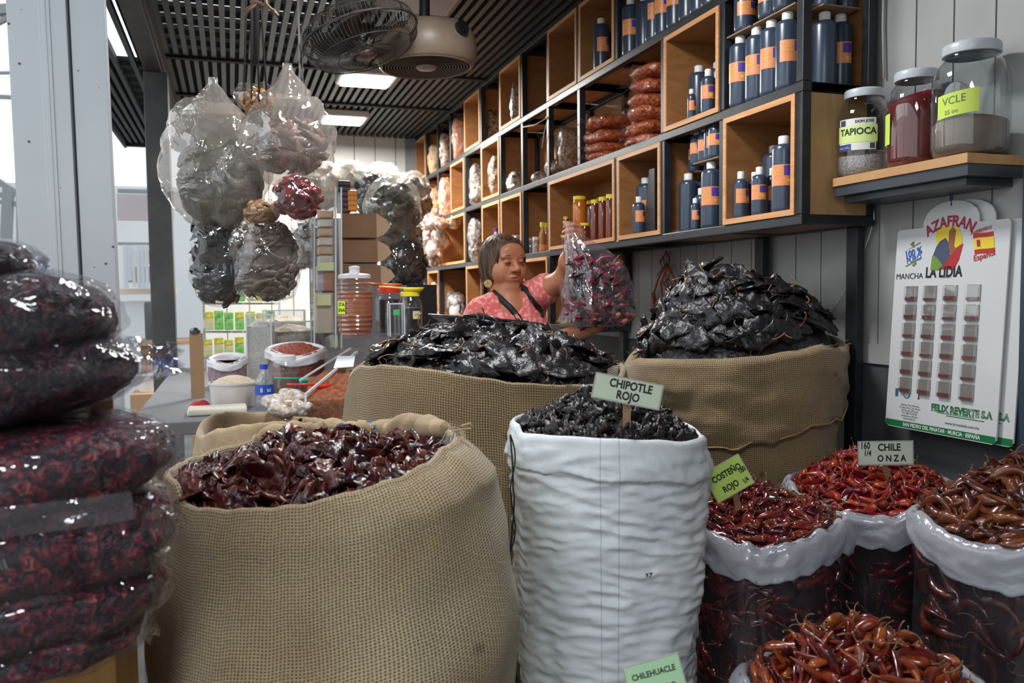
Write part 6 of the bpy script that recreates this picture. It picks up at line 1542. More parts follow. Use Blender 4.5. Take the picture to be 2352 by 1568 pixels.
hair = [he((0, -.020, .028), (.086, .100, .082), .02), he((.066, -.012, -.022), (.028, .055, .078), .03), he((-.066, -.018, -.018), (.030, .058, .074), .03), he((0, -.072, -.026), (.072, .046, .082), .03),
    he((.012, .112, -.014), (.066, .080, .064), .02, True), he((0, .098, -.062), (.072, .078, .072), .012, True)]
V, F = sdf_mesh(hair, .0045); 
for i in range(0): pass
np_obj('hair', V, F, HAIRM, person, None, 1)
# loose locks to break up the outline
rd = random.Random(9)
def locks(mb):
    for i in range(150):
        a = rd.uniform(.35, 2*PI-.35) if rd.random() < .85 else rd.uniform(-.35, .35); a2 = a+PI/2
        x, y = .088*math.cos(a2), .100*math.sin(a2)-.02
        if y > .055 and abs(x) < .07: continue
        z0 = rd.uniform(.05, .10); pts = []
        ln = rd.uniform(.11, .155) if x < 0 or y < 0 else rd.uniform(.08, .14)
        for k in range(9):
            t = k/8; zz_ = z0-ln*t; s_ = math.sqrt(max(.05, 1-((zz_-.027)/.088)**2)) if zz_ > .027 else 1-.10*max(0, (.0-zz_)/.1)
            pts.append(H(x*s_*1.01+rd.uniform(-.001, .001), y*s_*1.01+.004*math.sin(t*4+i), zz_))
        mb.tube(pts, [.0012, .0028, .0036, .004, .004, .0036, .003, .002, .0006], 6, sq=.5)
hobj('hair_locks', locks, HAIRM)
GOLD = mat('gold', (.62, .42, .17), .3, (.3, .18, .06), 220, metal=.7, bump=.001)
er = Vector(W3(1121, 651, .075)); mb = MB(); mb.lathe([(0, -.001), (.0155, -.001), (.0165, 0), (.0155, .001), (0, .001)], 28, tuple(er), 0, frame_M((0,0,0), CR, CU)); mb.build('earring', GOLD, person)
# blouse
CORAL = mat('coral_cloth', (.72, .135, .125), .8, (.86, .36, .33), 55, bump=.002, bs=90, thr=(.48, .60), sheen=.2)
Rc = np.array(Matrix.Rotation(-YAW-.15, 3, 'Z'))
shirt = [('e', W3(1166, 780, -.01), (.185, .135, .165), Rc, .03), ('e', W3(1168, 860, -.01), (.190, .140, .19), Rc, .05), ('c', W3(1103, 725, .02), W3(1221, 692, -.03), .064, .062, .05),
    ('e', W3(1150, 775, .10), (.07, .05, .06), None, .04), ('e', W3(1205, 770, .06), (.07, .05, .06), None, .04),
    ('c', W3(1220, 682, -.02), W3(1252, 664, .045), .066, .064, .03), ('c', W3(1104, 730, .02), W3(1110, 800, .05), .064, .060, .03),
    ('c', W3(1132, 700, .03), W3(1108, 715, .03), .050, .055, .03), ('c', W3(1206, 680, 0), W3(1222, 690, -.02), .048, .055, .03),
    ('-c', W3(1168, 650, .02), W3(1174, 700, .06), .058, .044, .010), ('-c', W3(1180, 700, .12), W3(1208, 762, .17), .042, .010, .010),
    ('-c', W3(1290, 640, .13), W3(1310, 630, .17), .075, .080, .006)]
V, F = sdf_mesh(shirt, .0055)
# soft folds
nv = np.array([nz(v[0]*14, v[1]*14, v[2]*9)*.006+nz(v[0]*30, v[1]*30, v[2]*18)*.003 for v in V]); ctr = np.array(W3(1166, 790, 0)); dd = V-ctr; dd /= np.linalg.norm(dd, axis=1)[:, None]; V = V+dd*nv[:, None]
shirto = np_obj('blouse', V, F, CORAL, person, None, 1)
from mathutils.bvhtree import BVHTree
def hit(px, py, objs, off=.004):
    o0 = CAM-OFF; d = (at(px, py, 1)-CAM).normalized(); best = None
    for ob in objs:
        b = BVHTree.FromPolygons([v.co for v in ob.data.vertices], [p.vertices for p in ob.data.polygons]); h = b.ray_cast(o0, d)
        if h[0] is not None and (best is None or h[3] < best[3]): best = h
    return (best[0]-d*off) if best else None
STRAP = mat('strap_black', (.008, .008, .009), .6)
def strap(name, pp, w_, m=STRAP, th=.003):
    P = []
    n = len(pp)
    for i in range((n-1)*4+1):
        t = i/4; k = min(int(t), n-2); f_ = t-k; px, py = lerp(pp[k][0], pp[k+1][0], f_), lerp(pp[k][1], pp[k+1][1], f_); h = hit(px, py, (shirto, bodyo))
        if h is not None: P.append(h)
    mb = MB(); vs = []; fs = []
    for i, p in enumerate(P):
        d = (P[min(i+1, len(P)-1)]-P[max(i-1, 0)]).normalized(); s_ = d.cross(T).normalized()*(w_/2)
        vs += [p-s_, p+s_]
    fs = [(2*i, 2*i+1, 2*i+3, 2*i+2) for i in range(len(P)-1)]; mb.add(vs, fs); o = mb.build(name, m, person, smooth=True); so = o.modifiers.new('t', 'SOLIDIFY'); so.thickness = th; return o
strap('apron_strap', [(1124, 664), (1148, 684), (1172, 706), (1190, 728), (1204, 755), (1210, 775)], .024)
strap('apron_strap', [(1194, 656), (1210, 666), (1226, 688), (1238, 710), (1244, 728)], .022)
strap('blouse_trim', [(1178, 712), (1194, 735), (1208, 760)], .012, mat('trim_pink', (.80, .38, .36), .8, (.6, .12, .11), 200)); strap('blouse_trim', [(1210, 680), (1216, 715), (1218, 750)], .014, mat('trim_pink', (.8, .38, .36), .8))
# sleeve hem
mb = MB(); a_ = Vector(W3(1256, 660, .06)); ax_ = (Vector(W3(1296, 640, .14))-a_).normalized(); fr_ = frame_M((0,0,0), ax_.cross(Vector((0,0,1))), Vector((0,0,1)))
# trousers and shoes below the counter
TR = mat('trousers_dark', (.03, .035, .05), .8)
V, F = sdf_mesh([('e', W3(1168, 900, -.01)[:2]+(.92,), (.19, .14, .16), Rc, .05), ('c', (.08, -.03, .85), (.09, -.03, .10), .10, .055, .05), ('c', (-.10, .0, .85), (-.10, .0, .10), .10, .055, .05)], .012)
np_obj('trousers', V, F, TR, person)
for sx in (.09, -.10): V, F = sdf_mesh([('c', (sx, .02, .045), (sx+.02, -.15, .04), .042, .036, .02)], .008); np_obj('shoe', V, F, STRAP, person)
# ================================================================ the bag she lifts
bz = 3.0
bo = at(1370, 745, bz); root = empty('chile_bag', bo); tag(root, 'clear plastic bag of mixed dark red chiles lifted in the woman\'s hand', 'bag')
rows = [(0, 1306, 508, 6), (.04, 1309, 520, 9), (.13, 1320, 540, 20), (.26, 1344, 572, 45), (.45, 1368, 618, 70), (.68, 1376, 675, 82), (.86, 1376, 713, 84), (.96, 1368, 738, 78), (1.0, 1360, 748, 66)]
def brow(t):
    for i in range(len(rows)-1):
        if rows[i][0] <= t <= rows[i+1][0]: f_ = (t-rows[i][0])/(rows[i+1][0]-rows[i][0]); return [lerp(rows[i][j], rows[i+1][j], f_) for j in (1, 2, 3)]
    return rows[-1][1:]
n = 54; vs = []; fs = []; M_ = 40
for i in range(M_+1):
    cx_, cy_, hw = brow(i/M_); c = at(cx_, cy_, bz)-bo; hw = hw*bz/FOC
    for k in range(n):
        a = 2*PI*k/n; q = 1+.20*nz(math.cos(a)*3, math.sin(a)*3, i*.10)+.14*nz(math.cos(a)*9, math.sin(a)*9, i*.07)
        vs.append(c+CR*hw*q*math.cos(a)+Vector((CF.x, CF.y, 0))*hw*q*math.sin(a)*.5+CU*.004*math.sin(k*1.7)*(i > 36))
for i in range(M_):
    for k in range(n): k2 = (k+1) % n; fs.append((i*n+k, i*n+k2, (i+1)*n+k2, (i+1)*n+k))
fs.append(tuple(range(M_*n, M_*n+n)))
mb = MB(); mb.add(vs, fs); mb.build('clear_plastic', film('lift_film', (.95, .95, .97), .07, .06, .010, 22, .10, (.72, .74, .82), stretch=(1, 1, .35), edge=.55), root, smooth=True)
mb = MB(); mb.tube([at(1300, 508, bz)-bo, at(1308, 518, bz)-bo, at(1296, 505, bz)-bo], .006, 6)
MIXR = mat('mixed_red', (.15, .008, .022), .3, (.22, .018, .035), 18); MIXK = mat('mixed_black', (.012, .010, .012), .3); MIXY = mat('mixed_yellow', (.40, .24, .04), .5, (.25, .13, .03), 30)
rd = random.Random(77); mb = MB(); gs = [chile_geo(.075*rd.uniform(.8, 1.2), .028, .5, .2, .5, 300+i, n=8, m=9, kind='cone') for i in range(6)]
for i in range(320):
    t = rd.uniform(.36, .97); cx_, cy_, hw = brow(t); c = at(cx_, cy_, bz)-bo; hw = hw*bz/FOC*.80
    a = rd.uniform(0, 2*PI); r_ = math.sqrt(rd.random()); p = c+CR*hw*r_*math.cos(a)+Vector((CF.x, CF.y, 0))*hw*.44*r_*math.sin(a)
    M = Matrix.Rotation(rd.uniform(0, 6.28), 4, Vector((rd.uniform(-1,1), rd.uniform(-1,1), rd.uniform(-1,1))).normalized()); M.translation = p
    gg = rd.choice(gs); mi = rd.choices((0, 1, 2), (6, 4, 1.6))[0]; s_ = 1 if mi < 2 else .5
    mb.add([M@(q*s_) for q in gg[0]], gg[1], mi)
o = mb.build('chiles', [MIXR, MIXK, MIXY], root, smooth=True); o['kind'] = 'stuff'
# ================================================================ goods on the counters at the back left
def lat_obj(name, prof, m, root, n=32, rf=None, ang=40): mb = MB(); mb.lathe(prof, n, rf=rf); return shade(mb.build(name, m, root), ang)
TZ = .975
tbl = empty('display_counter', (.12, 3.1, 0)); tag(tbl, 'low grey counter carrying the tubs, bins and jars behind the burlap sacks', 'counter')
TW = mat('counter_grey', (.19, .19, .20), .6)
mb = MB(); mb.box((-.42, -.42, TZ-.04), (.72, 1.35, TZ)); bevel(mb.build('counter_top', TW, tbl), .004)
for x in (-.38, .68):
    for y in (-.38, 1.30): mb = MB(); mb.box((x-.02, y-.02, 0), (x+.02, y+.02, TZ-.041)); mb.build('leg', TW, tbl)
def floorz(px, py, z): p = at(px, py, z); return Vector((p.x, p.y, p.z))
def onz(px, z, h): p = at(px, 700, z); return Vector((p.x, p.y, h))
GL = film('thin_clear', (.93, .94, .95), .05, .03, 0, 10, .07, edge=.55)
# glass case with jars on top
gc0 = at(792, 772, 2.9); gz = gc0.z
cs = empty('glass_case', (gc0.x, gc0.y, 0), -.18); tag(cs, 'clear glass counter case of brown mole paste under the barrel jar', 'case')
mb = MB(); mb.box((-.06, -.12, gz-.008), (.40, .24, gz)); mb.build('glass_top', GL, cs)
mb = MB(); mb.box((-.06, -.12, TZ+.0), (-.052, .24, gz-.0085)); mb.box((-.0515, -.12, TZ), (.40, -.112, gz-.0085)); mb.build('glass_panes', GL, cs)
# the wedge shaped acrylic bin with brown powder
MOLE = mat('mole_powder', (.34, .115, .045), .8, (.20, .055, .022), 70, bump=.006, bs=70); b0 = at(703, 968, 2.62)
bn = empty('acrylic_bin', (b0.x, b0.y, b0.z-.0), -.1); tag(bn, 'open acrylic bin heaped with reddish brown powder, red scoop in it', 'bin')
mb = MB(); mb.box((.004, .004, .0), (.225, .30, .065)); 
N = 16; vs = []; fs = []
for i in range(N+1):
    for j in range(N+1):
        u, v = i/N, j/N; vs.append((.004+u*.221, .004+v*.296, .066+.055*math.sin(PI*u)*math.sin(PI*v)+.05*v+nz(u*6, v*6, 1)*.014))
for i in range(N):
    for j in range(N): fs.append((i*(N+1)+j, (i+1)*(N+1)+j, (i+1)*(N+1)+j+1, i*(N+1)+j+1))
mb.add(vs, fs); mb.build('powder', MOLE, bn, smooth=False)
WEDGE = mat('white_edge', (.62, .64, .66), .3)
mb = MB(); mb.bar((0, 0, -.03), (0, 0, .085), .007); mb.bar((0, 0, .085), (.17, .22, .20), .007); mb.bar((-.02, .1, .12), (.15, .26, .21), .005); mb.bar((.23, 0, -.03), (.23, 0, .06), .006); mb.build('acrylic_edges', WEDGE, bn)
mb = MB(); mb.add([(0,0,-.03),(.23,0,-.03),(.23,0,.06),(0,0,.085)], [(0,1,2,3)]); mb.add([(0,0,-.03),(0,.3,-.03),(0,.3,.2),(0,0,.085)], [(0,1,2,3)]); mb.build('acrylic_panes', GL, bn)
def scoop(loc, rz, m, label, L=.10, tilt=0):
    r_ = empty('scoop', loc, rz); tag(r_, label, 'scoop'); mb = MB(); vs = []; fs = []
    for i in range(9):
        t = i/8; w_ = .030*math.sin(PI*min(1, .25+t*.75))**.6
        for k in range(7): a = PI*k/6; vs.append((t*L*.7, w_*math.cos(a), -w_*.7*math.sin(a)+tilt*t*L))
    for i in range(8):
        for k in range(6): fs.append((i*7+k, i*7+k+1, (i+1)*7+k+1, (i+1)*7+k))
    mb.add(vs, fs); o = mb.build('bowl', m, r_, smooth=True); s_ = o.modifiers.new('t', 'SOLIDIFY'); s_.thickness = .002
    mb = MB(); mb.tube([(.0, 0, -.002), (-.04, 0, .001), (-L*.9, 0, .004)], [.008, .006, .007], 8, sq=.5); mb.build('handle', m, r_, smooth=True)
REDS = mat('scoop_red', (.70, .03, .02), .35); YELS = mat('scoop_yellow', (.85, .68, .03), .35); ORS = mat('scoop_orange', (.80, .10, .02), .35); TEAL = mat('scoop_teal', (.03, .42, .30), .4)
q = at(712, 893, 2.66); scoop((q.x+.02, q.y+.03, q.z+.012), .1, REDS, 'red plastic scoop lying in the bin of brown powder')
q = at(690, 868, 2.9); scoop((q.x, q.y, q.z), .1, TEAL, 'teal plastic scoop behind the red one')
pl = at(790, 832, 2.78); mb = MB(); M = frame_M((0,0,0), CR, CU*.6+CF*.8)
mb.add([M@Vector(v) for v in ((-.03, -.03, 0), (.035, -.025, .002), (.032, .035, 0), (-.026, .03, .004))], [(0,1,2,3)]); o = mb.build('glint_sheet', mat('glint_white', (.85, .88, .92), .4)); o.location = pl; so = o.modifiers.new('t', 'SOLIDIFY'); so.thickness = .001; tag(o, 'small white sheet added for the bright glint of a reflective label above the powder', 'card')  # bright sheet stands in for white light glinting off a label
# barrel jar
bj = empty('barrel_jar', (at(817, 766, 3.0).x, at(817, 766, 3.0).y, gz+.001)); tag(bj, 'ribbed clear plastic barrel jar of brown paste with lime label', 'jar')
def rib(z, h=.20): return .064*(1-.30*((z/h-.5)*1.7)**4)+.0022*math.cos(z*2*PI/.0165)*(1 if (z < h*.35 or z > h*.62) else .2)
prof = [(0, 0)]+[(rib(i*.2/60), i*.2/60) for i in range(61)]
lat_obj('brown_paste', [(r*.95, z+.002) for r, z in prof if z < .155]+[(0, .157)], mat('brown_paste', (.42, .13, .045), .45, (.34, .10, .035), 10, coat=.4), bj)
lat_obj('plastic_body', prof, film('barrel_plastic', (.86, .78, .74), .12, .12, 0, 10, .08, (.8, .6, .5), edge=.5), bj, 44)
lat_obj('lid', [(.05, .199), (.058, .200), (.058, .212), (.05, .216), (.02, .219), (.018, .228), (.021, .240), (.016, .244), (0, .245)], mat('lid_lilac', (.66, .62, .66), .35), bj)
fa = face_cam(bj.location)
bent_label(bj, 'lime_label', .0665, fa-.85, .040, .075, .120, mat('label_neon', (.72, .95, .02), .5)); bent_text(bj, 'lettering', 'STA', .018, .0675, fa-.80, .108, INK, .0003); bent_text(bj, 'lettering', 'ENA', .018, .0675, fa-.80, .088, INK, .0003)
# jars with scoops on their lids
def cjar(px, z, r, h, fill, fh, lidm, label, nm='storage_jar', base=None):
    p = onz(px, z, (base if base is not None else gz)+.001); root = empty(nm, p); tag(root, label, 'jar')
    lat_obj('contents', [(0, .002), (r*.95, .002), (r*.95, fh*h), (0, fh*h+.004)], fill, root)
    mb = MB(); mb.lathe([(0, 0), (r*.95, 0), (r, .008), (r, h*.72), (r*.85, h*.84), (r*.72, h*.88), (r*.72, h*.93)], 36); mb.build('clear_body', GL, root, smooth=True)
    lat_obj('lid', [(r*.70, h*.90), (r*.80, h*.90), (r*.80, h*.985), (r*.7, h), (0, h)], lidm, root)
    return root, p
DKP = mat('dark_paste', (.012, .006, .010), .25, coat=.5)
jr, p = cjar(893, 3.12, .052, .165, DKP, .75, REDS, 'clear jar of black paste with red lid and an orange scoop on top'); scoop((p.x-.02, p.y, p.z+.182), -.25, ORS, 'orange red scoop resting upside down on the red lid', .10)
jr, p = cjar(942, 2.98, .043, .150, DKP, .62, YELS, 'clear jar of dark paste with yellow lid and cream label'); scoop((p.x-.02, p.y, p.z+.166), -.30, YELS, 'yellow scoop resting on the yellow lid', .10)
fa = face_cam(p); bent_label(jr, 'cream_label', .0438, fa+.55, .030, .055, .083, mat('label_cream', (.72, .62, .33), .5)); bent_text(jr, 'lettering', 'CHI', .010, .0445, fa+.55, .070, INK)
p = onz(911, 2.92, gz+.001); r_ = empty('small_tube', p); tag(r_, 'small clear tube with a bright green cap beside the scoop jars', 'tube'); lat_obj('body', [(0, 0), (.012, 0), (.012, .07)], GL, r_, 16); lat_obj('cap', [(.012, .07), (.013, .07), (.013, .088), (0, .088)], mat('cap_green', (.03, .6, .12), .4), r_, 16)
p = onz(915, 2.86, gz+.001); mb = MB()
for a, b in (((0,0,0),(0,0,.11)), ((.05,0,0),(.05,0,.11)), ((0,.04,0),(0,.04,.11)), ((.05,.04,0),(.05,.04,.11)), ((0,0,.11),(.05,0,.11)), ((0,.04,.11),(.05,.04,.11))): mb.bar(a, b, .004)
r_ = empty('glass_holder', (p.x-.03, p.y, p.z)); tag(r_, 'small rectangular glass holder standing in front of the scoop jars', 'holder'); mb.build('edges', WEDGE, r_); mb = MB(); mb.box((.002, .0, 0), (.048, .001, .108)); mb.build('pane', GL, r_)
# scale pan
p = at(1100, 731, 2.62); r_ = empty('scale_pan', p); r_.rotation_euler = (0, .085, 0); tag(r_, 'wide shallow steel scale pan behind the black chile mound', 'scale pan')
STEEL = mat('brushed_steel', (.16, .16, .17), .3, metal=.9, bump=.0003, bs=120)
mb = MB(); mb.lathe([(0, -.035), (.06, -.033), (.12, -.020), (.158, .0), (.162, .002), (.160, .004), (.118, -.016), (.06, -.029), (0, -.031)], 64, M=Matrix.Diagonal((1, .8, 1, 1))@Matrix.Rotation(0, 4, 'Z')); mb.build('dish', STEEL, r_, smooth=True)
mb = MB(); mb.lathe([(.05, -.09), (.12, -.055), (.124, -.052), (.05, -.086)], 48); mb.build('bowl_below', mat('bowl_dark', (.02, .022, .024), .3), r_, smooth=True)
mb = MB(); mb.tube([(0, 0, -.036), (0, 0, -.30)], .02, 12); mb.box((-.12, -.1, -.42), (.12, .1, -.30)); mb.build('scale_body', mat('scale_grey', (.10, .10, .11), .5), r_)
mb = MB(); mb.box((-.4, -.3, 0), (.35, .3, .99)); o = mb.build('service_counter', TW); o.location = (p.x+.1, p.y+.02, 0); tag(bevel(o), 'grey service counter under the scale pan in front of the woman', 'counter')
# dispenser columns with stacked packs
TANP = mat('pack_tan', (.62, .42, .26), .5, (.52, .33, .2), 30); WHP = mat('pack_white', (.70, .66, .60), .4, (.6, .5, .42), 18, bump=.004, bs=40)
root = empty('acrylic_column', onz(752, 3.6, TZ)); tag(root, 'tall clear acrylic column of stacked packs with pale yellow price strips', 'dispenser')
c0 = root.location
def col_box(px0, px1, py0, py1, z, m, nm, dep=.10, off=0):
    a = at(px0, py1, z)-c0; b = at(px1, py0, z)-c0; mb = MB(); mb.box((min(a.x, b.x), a.y+off, a.z), (max(a.x, b.x), a.y+off+dep, b.z)); return bevel(mb.build(nm, m, root), .004)
for i in range(6): col_box(733, 768, 482+21*i, 499+21*i, 3.62, WHP if i % 2 else TANP, 'stacked_pack', .09, .005)
col_box(728, 770, 602, 622, 3.6, mat('strip_yellow', (.70, .74, .40), .5), 'price_strip', .005, -.004); col_box(746, 770, 603, 668, 3.62, mat('fill_rust', (.38, .17, .09), .6), 'brown_fill', .08, .006)
col_box(730, 745, 610, 668, 3.62, mat('fill_mauve', (.45, .38, .40), .6), 'mauve_fill', .08, .006); col_box(722, 762, 676, 702, 3.6, mat('strip_yellow', (.7, .74, .4), .5), 'price_strip', .005, -.004)
col_box(728, 768, 672, 766, 3.62, mat('fill_sand', (.55, .47, .36), .6), 'sand_fill', .08, .006); col_box(758, 776, 770, 798, 3.6, mat('strip_yellow', (.7, .74, .4), .5), 'price_strip', .005, -.004)
col_box(722, 784, 440, 800, 3.6, GL, 'acrylic_shell', .12, 0)
mb = MB(); 
for px in (722, 771, 784): mb.bar(at(px, 430, 3.59)-c0, at(px, 800, 3.59)-c0, .006)
mb.build('acrylic_edges', WEDGE, root)
# cardboard boxes, flaps torn open
CBX = mat('carton_brown', (.31, .18, .10), .85, (.27, .15, .08), 6); CBL = mat('carton_light', (.55, .37, .23), .85)
bsx = [(785, 890, 487, 545), (786, 893, 549, 602), (787, 903, 606, 655)]
bz_ = None
for i, (x0, x1, y0, y1) in enumerate(bsx):
    a = at(x0, y1, 3.75); b = at(x1, y0, 3.75); r_ = empty('carton', (a.x, a.y, a.z), -.12); tag(r_, f'brown open carton in the stack behind the barrel jar, {["top one", "middle one", "bottom one"][i]}', 'box', 'brown cartons in a stack')
    L = (b-a).x/math.cos(.12)*.78; Hh = b.z-a.z-.003
    mb = MB(); mb.box((0, 0, 0), (L, .004, Hh)); mb.box((0, .20, 0), (L, .204, Hh)); mb.box((0, .0045, 0), (.004, .1995, Hh)); mb.box((0.0045, .0045, 0), (L, .1995, .004)); mb.build('walls', CBX, r_)
    mb = MB(); vs = [(L, 0, 0), (L, 0, Hh), (L+.045, -.01, Hh*.75), (L+.062, -.015, Hh*.42), (L+.03, -.008, Hh*.1)]; mb.add(vs, [(0,4,3,2,1)]); vs = [(L, 0, Hh), (L, .2, Hh), (L+.055, .18, Hh*1.02), (L+.035, .03, Hh*.98)]; mb.add(vs, [(0,3,2,1)]); mb.build('flap', CBL, r_)
    if i == 0: top_c = r_; topz = b.z
t0 = at(779, 488, 3.72)
for k in range(6):
    mb = MB(); mb.box((0, 0, 0), (.055, .07, .0225)); o = mb.build('small_box', [mat('box_navy', (.03, .035, .05), .4)]); bevel(o, .002); o.location = (t0.x, t0.y+.02, t0.z+.004+.0235*k)
    mb = MB(); mb.box((.0, -.0005, .010), (.055, 0, .0125)); mb.build('red_line', mat('line_red', (.5, .08, .03), .5), o)
    tag(o, f'flat dark box with a red line on the cartons, {["lowest", "second", "third", "fourth", "fifth", "top"][k]} of its pile', 'box', 'dark boxes on the cartons')
t1 = at(801, 484, 3.70)
for k in range(4):
    mb = MB(); mb.box((0, 0, 0), (.038, .06, .0215)); o = mb.build('small_box', [mat('box_orange', (.85, .30, .03), .4)]); bevel(o, .002); o.location = (t1.x+.004, t1.y+.02, t1.z+.004+.0225*k); tag(o, f'small orange box beside the dark pile, {["lowest", "second", "third", "top"][k]} of four', 'box', 'orange boxes on the cartons')
mb = MB(); mb.box((-.0, .1, .02), (.26, .3, .95)); o = mb.build('storage_cabinet', TW); p = at(785, 800, 3.75); o.location = (p.x, p.y-.1, 0); tag(o, 'plain grey cabinet carrying the stack of cartons', 'cabinet')
mb = MB(); mb.box((-.08, .3, .02), (.30, .52, at(787, 655, 3.75).z-.001)); o = mb.build('back_stand', TW); o.location = (p.x, p.y-.3, 0); tag(o, 'grey stand hidden behind the jars under the cartons', 'stand')
# big clear bags of dried leaves and husks at the back
GREYG = mat('leaf_greygreen', (.085, .085, .060), .5, (.22, .215, .17), 30, bump=.003)
DKL = mat('leaf_dark', (.018, .020, .018), .4, (.05, .05, .045), 30)
HB = film('pile_film', (.93, .93, .93), .07, .07, .012, 12, .12, (.8, .8, .78), edge=.6)
def pile(cx, cy, w_, h_, z, m, L, W, n, label, seed, film_=None, **k):
    o = hang_bag(cx, cy, w_, h_, z, m, L, W, .4, 'broad', n, label, seed, .92, .86, (0, -.03), film_=film_ or HB, **k); o['group'] = 'big clear bags stacked at the back'; return o
pile(905, 500, 130, 190, 4.35, GREYG, .13, .04, 110, 'big clear bag of grey green dried leaves beside the cubbies', 31, neck=False)
pile(945, 455, 95, 120, 4.9, mat('leaf_brown', (.14, .10, .075), .5, (.2, .15, .11), 20), .12, .05, 50, 'brownish clear bag piled in the corner by the cubbies', 32, neck=False)
pile(935, 600, 95, 110, 4.30, DKL, .10, .04, 70, 'clear bag of blackish green leaves at the foot of the corner pile', 33, neck=False)
pile(850, 445, 90, 110, 4.6, DKL, .10, .04, 50, 'dark bag of leaves half hidden behind the cartons', 34, neck=False)
WP = film('white_pile_film', (.95, .95, .95), .08, .30, .014, 14, .2, (.9, .9, .88), edge=.7)
HUSK = mat('husk_cream', (.62, .55, .46), .7, (.75, .70, .62), 25, bump=.004)
pile(800, 405, 110, 62, 4.6, HUSK, .10, .05, 30, 'white plastic bags of pale husks lying on top of the back pile', 35, WP, neck=False)
pile(735, 430, 100, 120, 4.5, HUSK, .10, .05, 40, 'cloudy white bag behind the hanging cluster, above the column', 36, WP, neck=False)
pile(880, 405, 80, 60, 4.7, HUSK, .08, .04, 20, 'shiny clear bag on top of the leaf bags', 37, WP, neck=False)
pile(703, 560, 58, 120, 3.9, mat('mixed_grey', (.10, .10, .10), .4, (.4, .38, .35), 20), .08, .03, 60, 'clear bag of dark and pale pods hanging behind the cluster', 38, cord=True)
mb = MB(); mb.box((-.10, -.35, .02), (.28, .35, 1.40)); o = mb.build('back_bench', mat('bench_dark', (.03, .03, .03), .7)); o.location = (.72, 4.55, 0); tag(o, 'grey bench at the back carrying the big bags of leaves', 'bench')
a = at(724, 700, 4.75); b = at(885, 700, 4.75); mb = MB(); mb.box((a.x, a.y+.12, .02), (b.x, a.y+.34, 1.80)); mb.box((at(885, 700, 4.8).x+.002, b.y-.0, 1.401), (at(975, 700, 4.8).x, b.y+.2, 1.72)); tag(mb.build('storage_crate', mat('crate_dark', (.05, .05, .05), .7)), 'dark crate hidden under the pale bags on the back bench', 'crate')
# rack of green seed packets
rk = at(470, 700, 5.4); root = empty('packet_rack', (rk.x, rk.y, 0)); tag(root, 'wire rack of small green food packets in front of the back wall', 'rack')
mb = MB()
for py in (697, 762, 822): 
    a = at(466, py, 5.4)-root.location; b = at(640, py, 5.6)-root.location; mb.bar(a, b, .012); mb.bar(a+Vector((0, .1, 0)), b+Vector((0, .1, 0)), .012)
for px in (466, 640): a = at(px, 640, 5.45)-root.location; mb.bar(a, (a.x, a.y, 0), .014)
mb.build('wire_frame', mat('rack_wire', (.45, .46, .46), .4), root)
rd = random.Random(41); GP = [mat('packet_green', (.04, .36, .06), .35, (.30, .42, .14), 40), mat('packet_light', (.32, .42, .22), .4, (.55, .45, .25), 40), mat('packet_yellow', (.65, .45, .05), .35, (.2, .35, .05), 40)]
for r_i, (py, hs) in enumerate(((697, 46), (762, 46), (822, 44))):
    for k in range(7):
        px = 480+k*24+rd.uniform(-2, 2)
        if r_i == 2 and k > 4: continue
        b0 = at(px, py-3, 5.4+.2*k/7); w_ = 20*5.4/FOC; h_ = hs*5.4/FOC*rd.uniform(.85, 1.05); mb = MB(); mb.box((-w_/2, -.01, -h_/2), (w_/2, .01, h_*.15), 0); mb.box((-w_/2, -.0105, h_*.151), (w_/2, .0105, h_/2), 1); o = bevel(mb.build('food_packet', [GP[rd.choice((0, 0, 1, 1, 2))], GP[rd.choice((0, 2, 2))]]), .004); o.location = (b0.x, b0.y-.02, b0.z+h_/2+.006)
        tag(o, f'small green food packet on the {["top", "middle", "bottom"][r_i]} rack shelf, {ORD[k]} from left', 'packet', 'green food packets on the rack')
# rice bins
def bin_(px0, px1, py0, py1, z, fill, label, top=None, dep=.22, fh=.9):
    a = at(px0, py1, z); a.z = TZ+.001; b = at(px1, py0, z); r_ = empty('grain_bin', (a.x, a.y, a.z), -.1); tag(r_, label, 'bin'); L = b.x-a.x; Hh = b.z-a.z
    N = 10; vs = []; fs = []
    mb = MB(); mb.box((.003, .003, .002), (L-.003, dep-.003, Hh*fh*.92))
    for i in range(N+1):
        for j in range(N+1): u, v = i/N, j/N; vs.append((.003+u*(L-.006), .003+v*(dep-.006), Hh*fh*.92+.03*math.sin(PI*u)*math.sin(PI*v)+nz(u*5, v*5, px0)*.01))
    for i in range(N):
        for j in range(N): fs.append((i*(N+1)+j, (i+1)*(N+1)+j, (i+1)*(N+1)+j+1, i*(N+1)+j+1))
    mb.add(vs, fs); mb.build('grain', fill, r_, smooth=False)
    mb = MB(); mb.box((0, 0, 0), (L, .002, Hh)); mb.box((0, .0021, 0), (.002, dep, Hh)); mb.box((L-.002, .0021, 0), (L, dep, Hh)); mb.build('clear_walls', GL, r_)
    mb = MB()
    for c in ((0, 0), (L, 0), (L, dep), (0, dep)): mb.bar((c[0], c[1], 0), (c[0], c[1], Hh), .006)
    mb.bar((0, 0, Hh), (L, 0, Hh), .006); mb.bar((0, 0, Hh), (0, dep, Hh), .006); mb.build('edges', WEDGE, r_)
    return r_
RICE = mat('rice', (.72, .70, .64), .7, (.55, .52, .45), 180, bump=.003, bs=200); SEEDG = mat('seed_greybeige', (.40, .34, .26), .8, (.24, .20, .14), 90, bump=.004, bs=120); CREAM = mat('cream_grain', (.72, .58, .42), .8, (.62, .50, .36), 80, bump=.003)
bin_(570, 622, 722, 900, 3.5, RICE, 'tall clear bin of white rice beside the round tub')
bin_(606, 700, 712, 800, 3.95, CREAM, 'clear bin of cream coloured grain at the back', dep=.2)
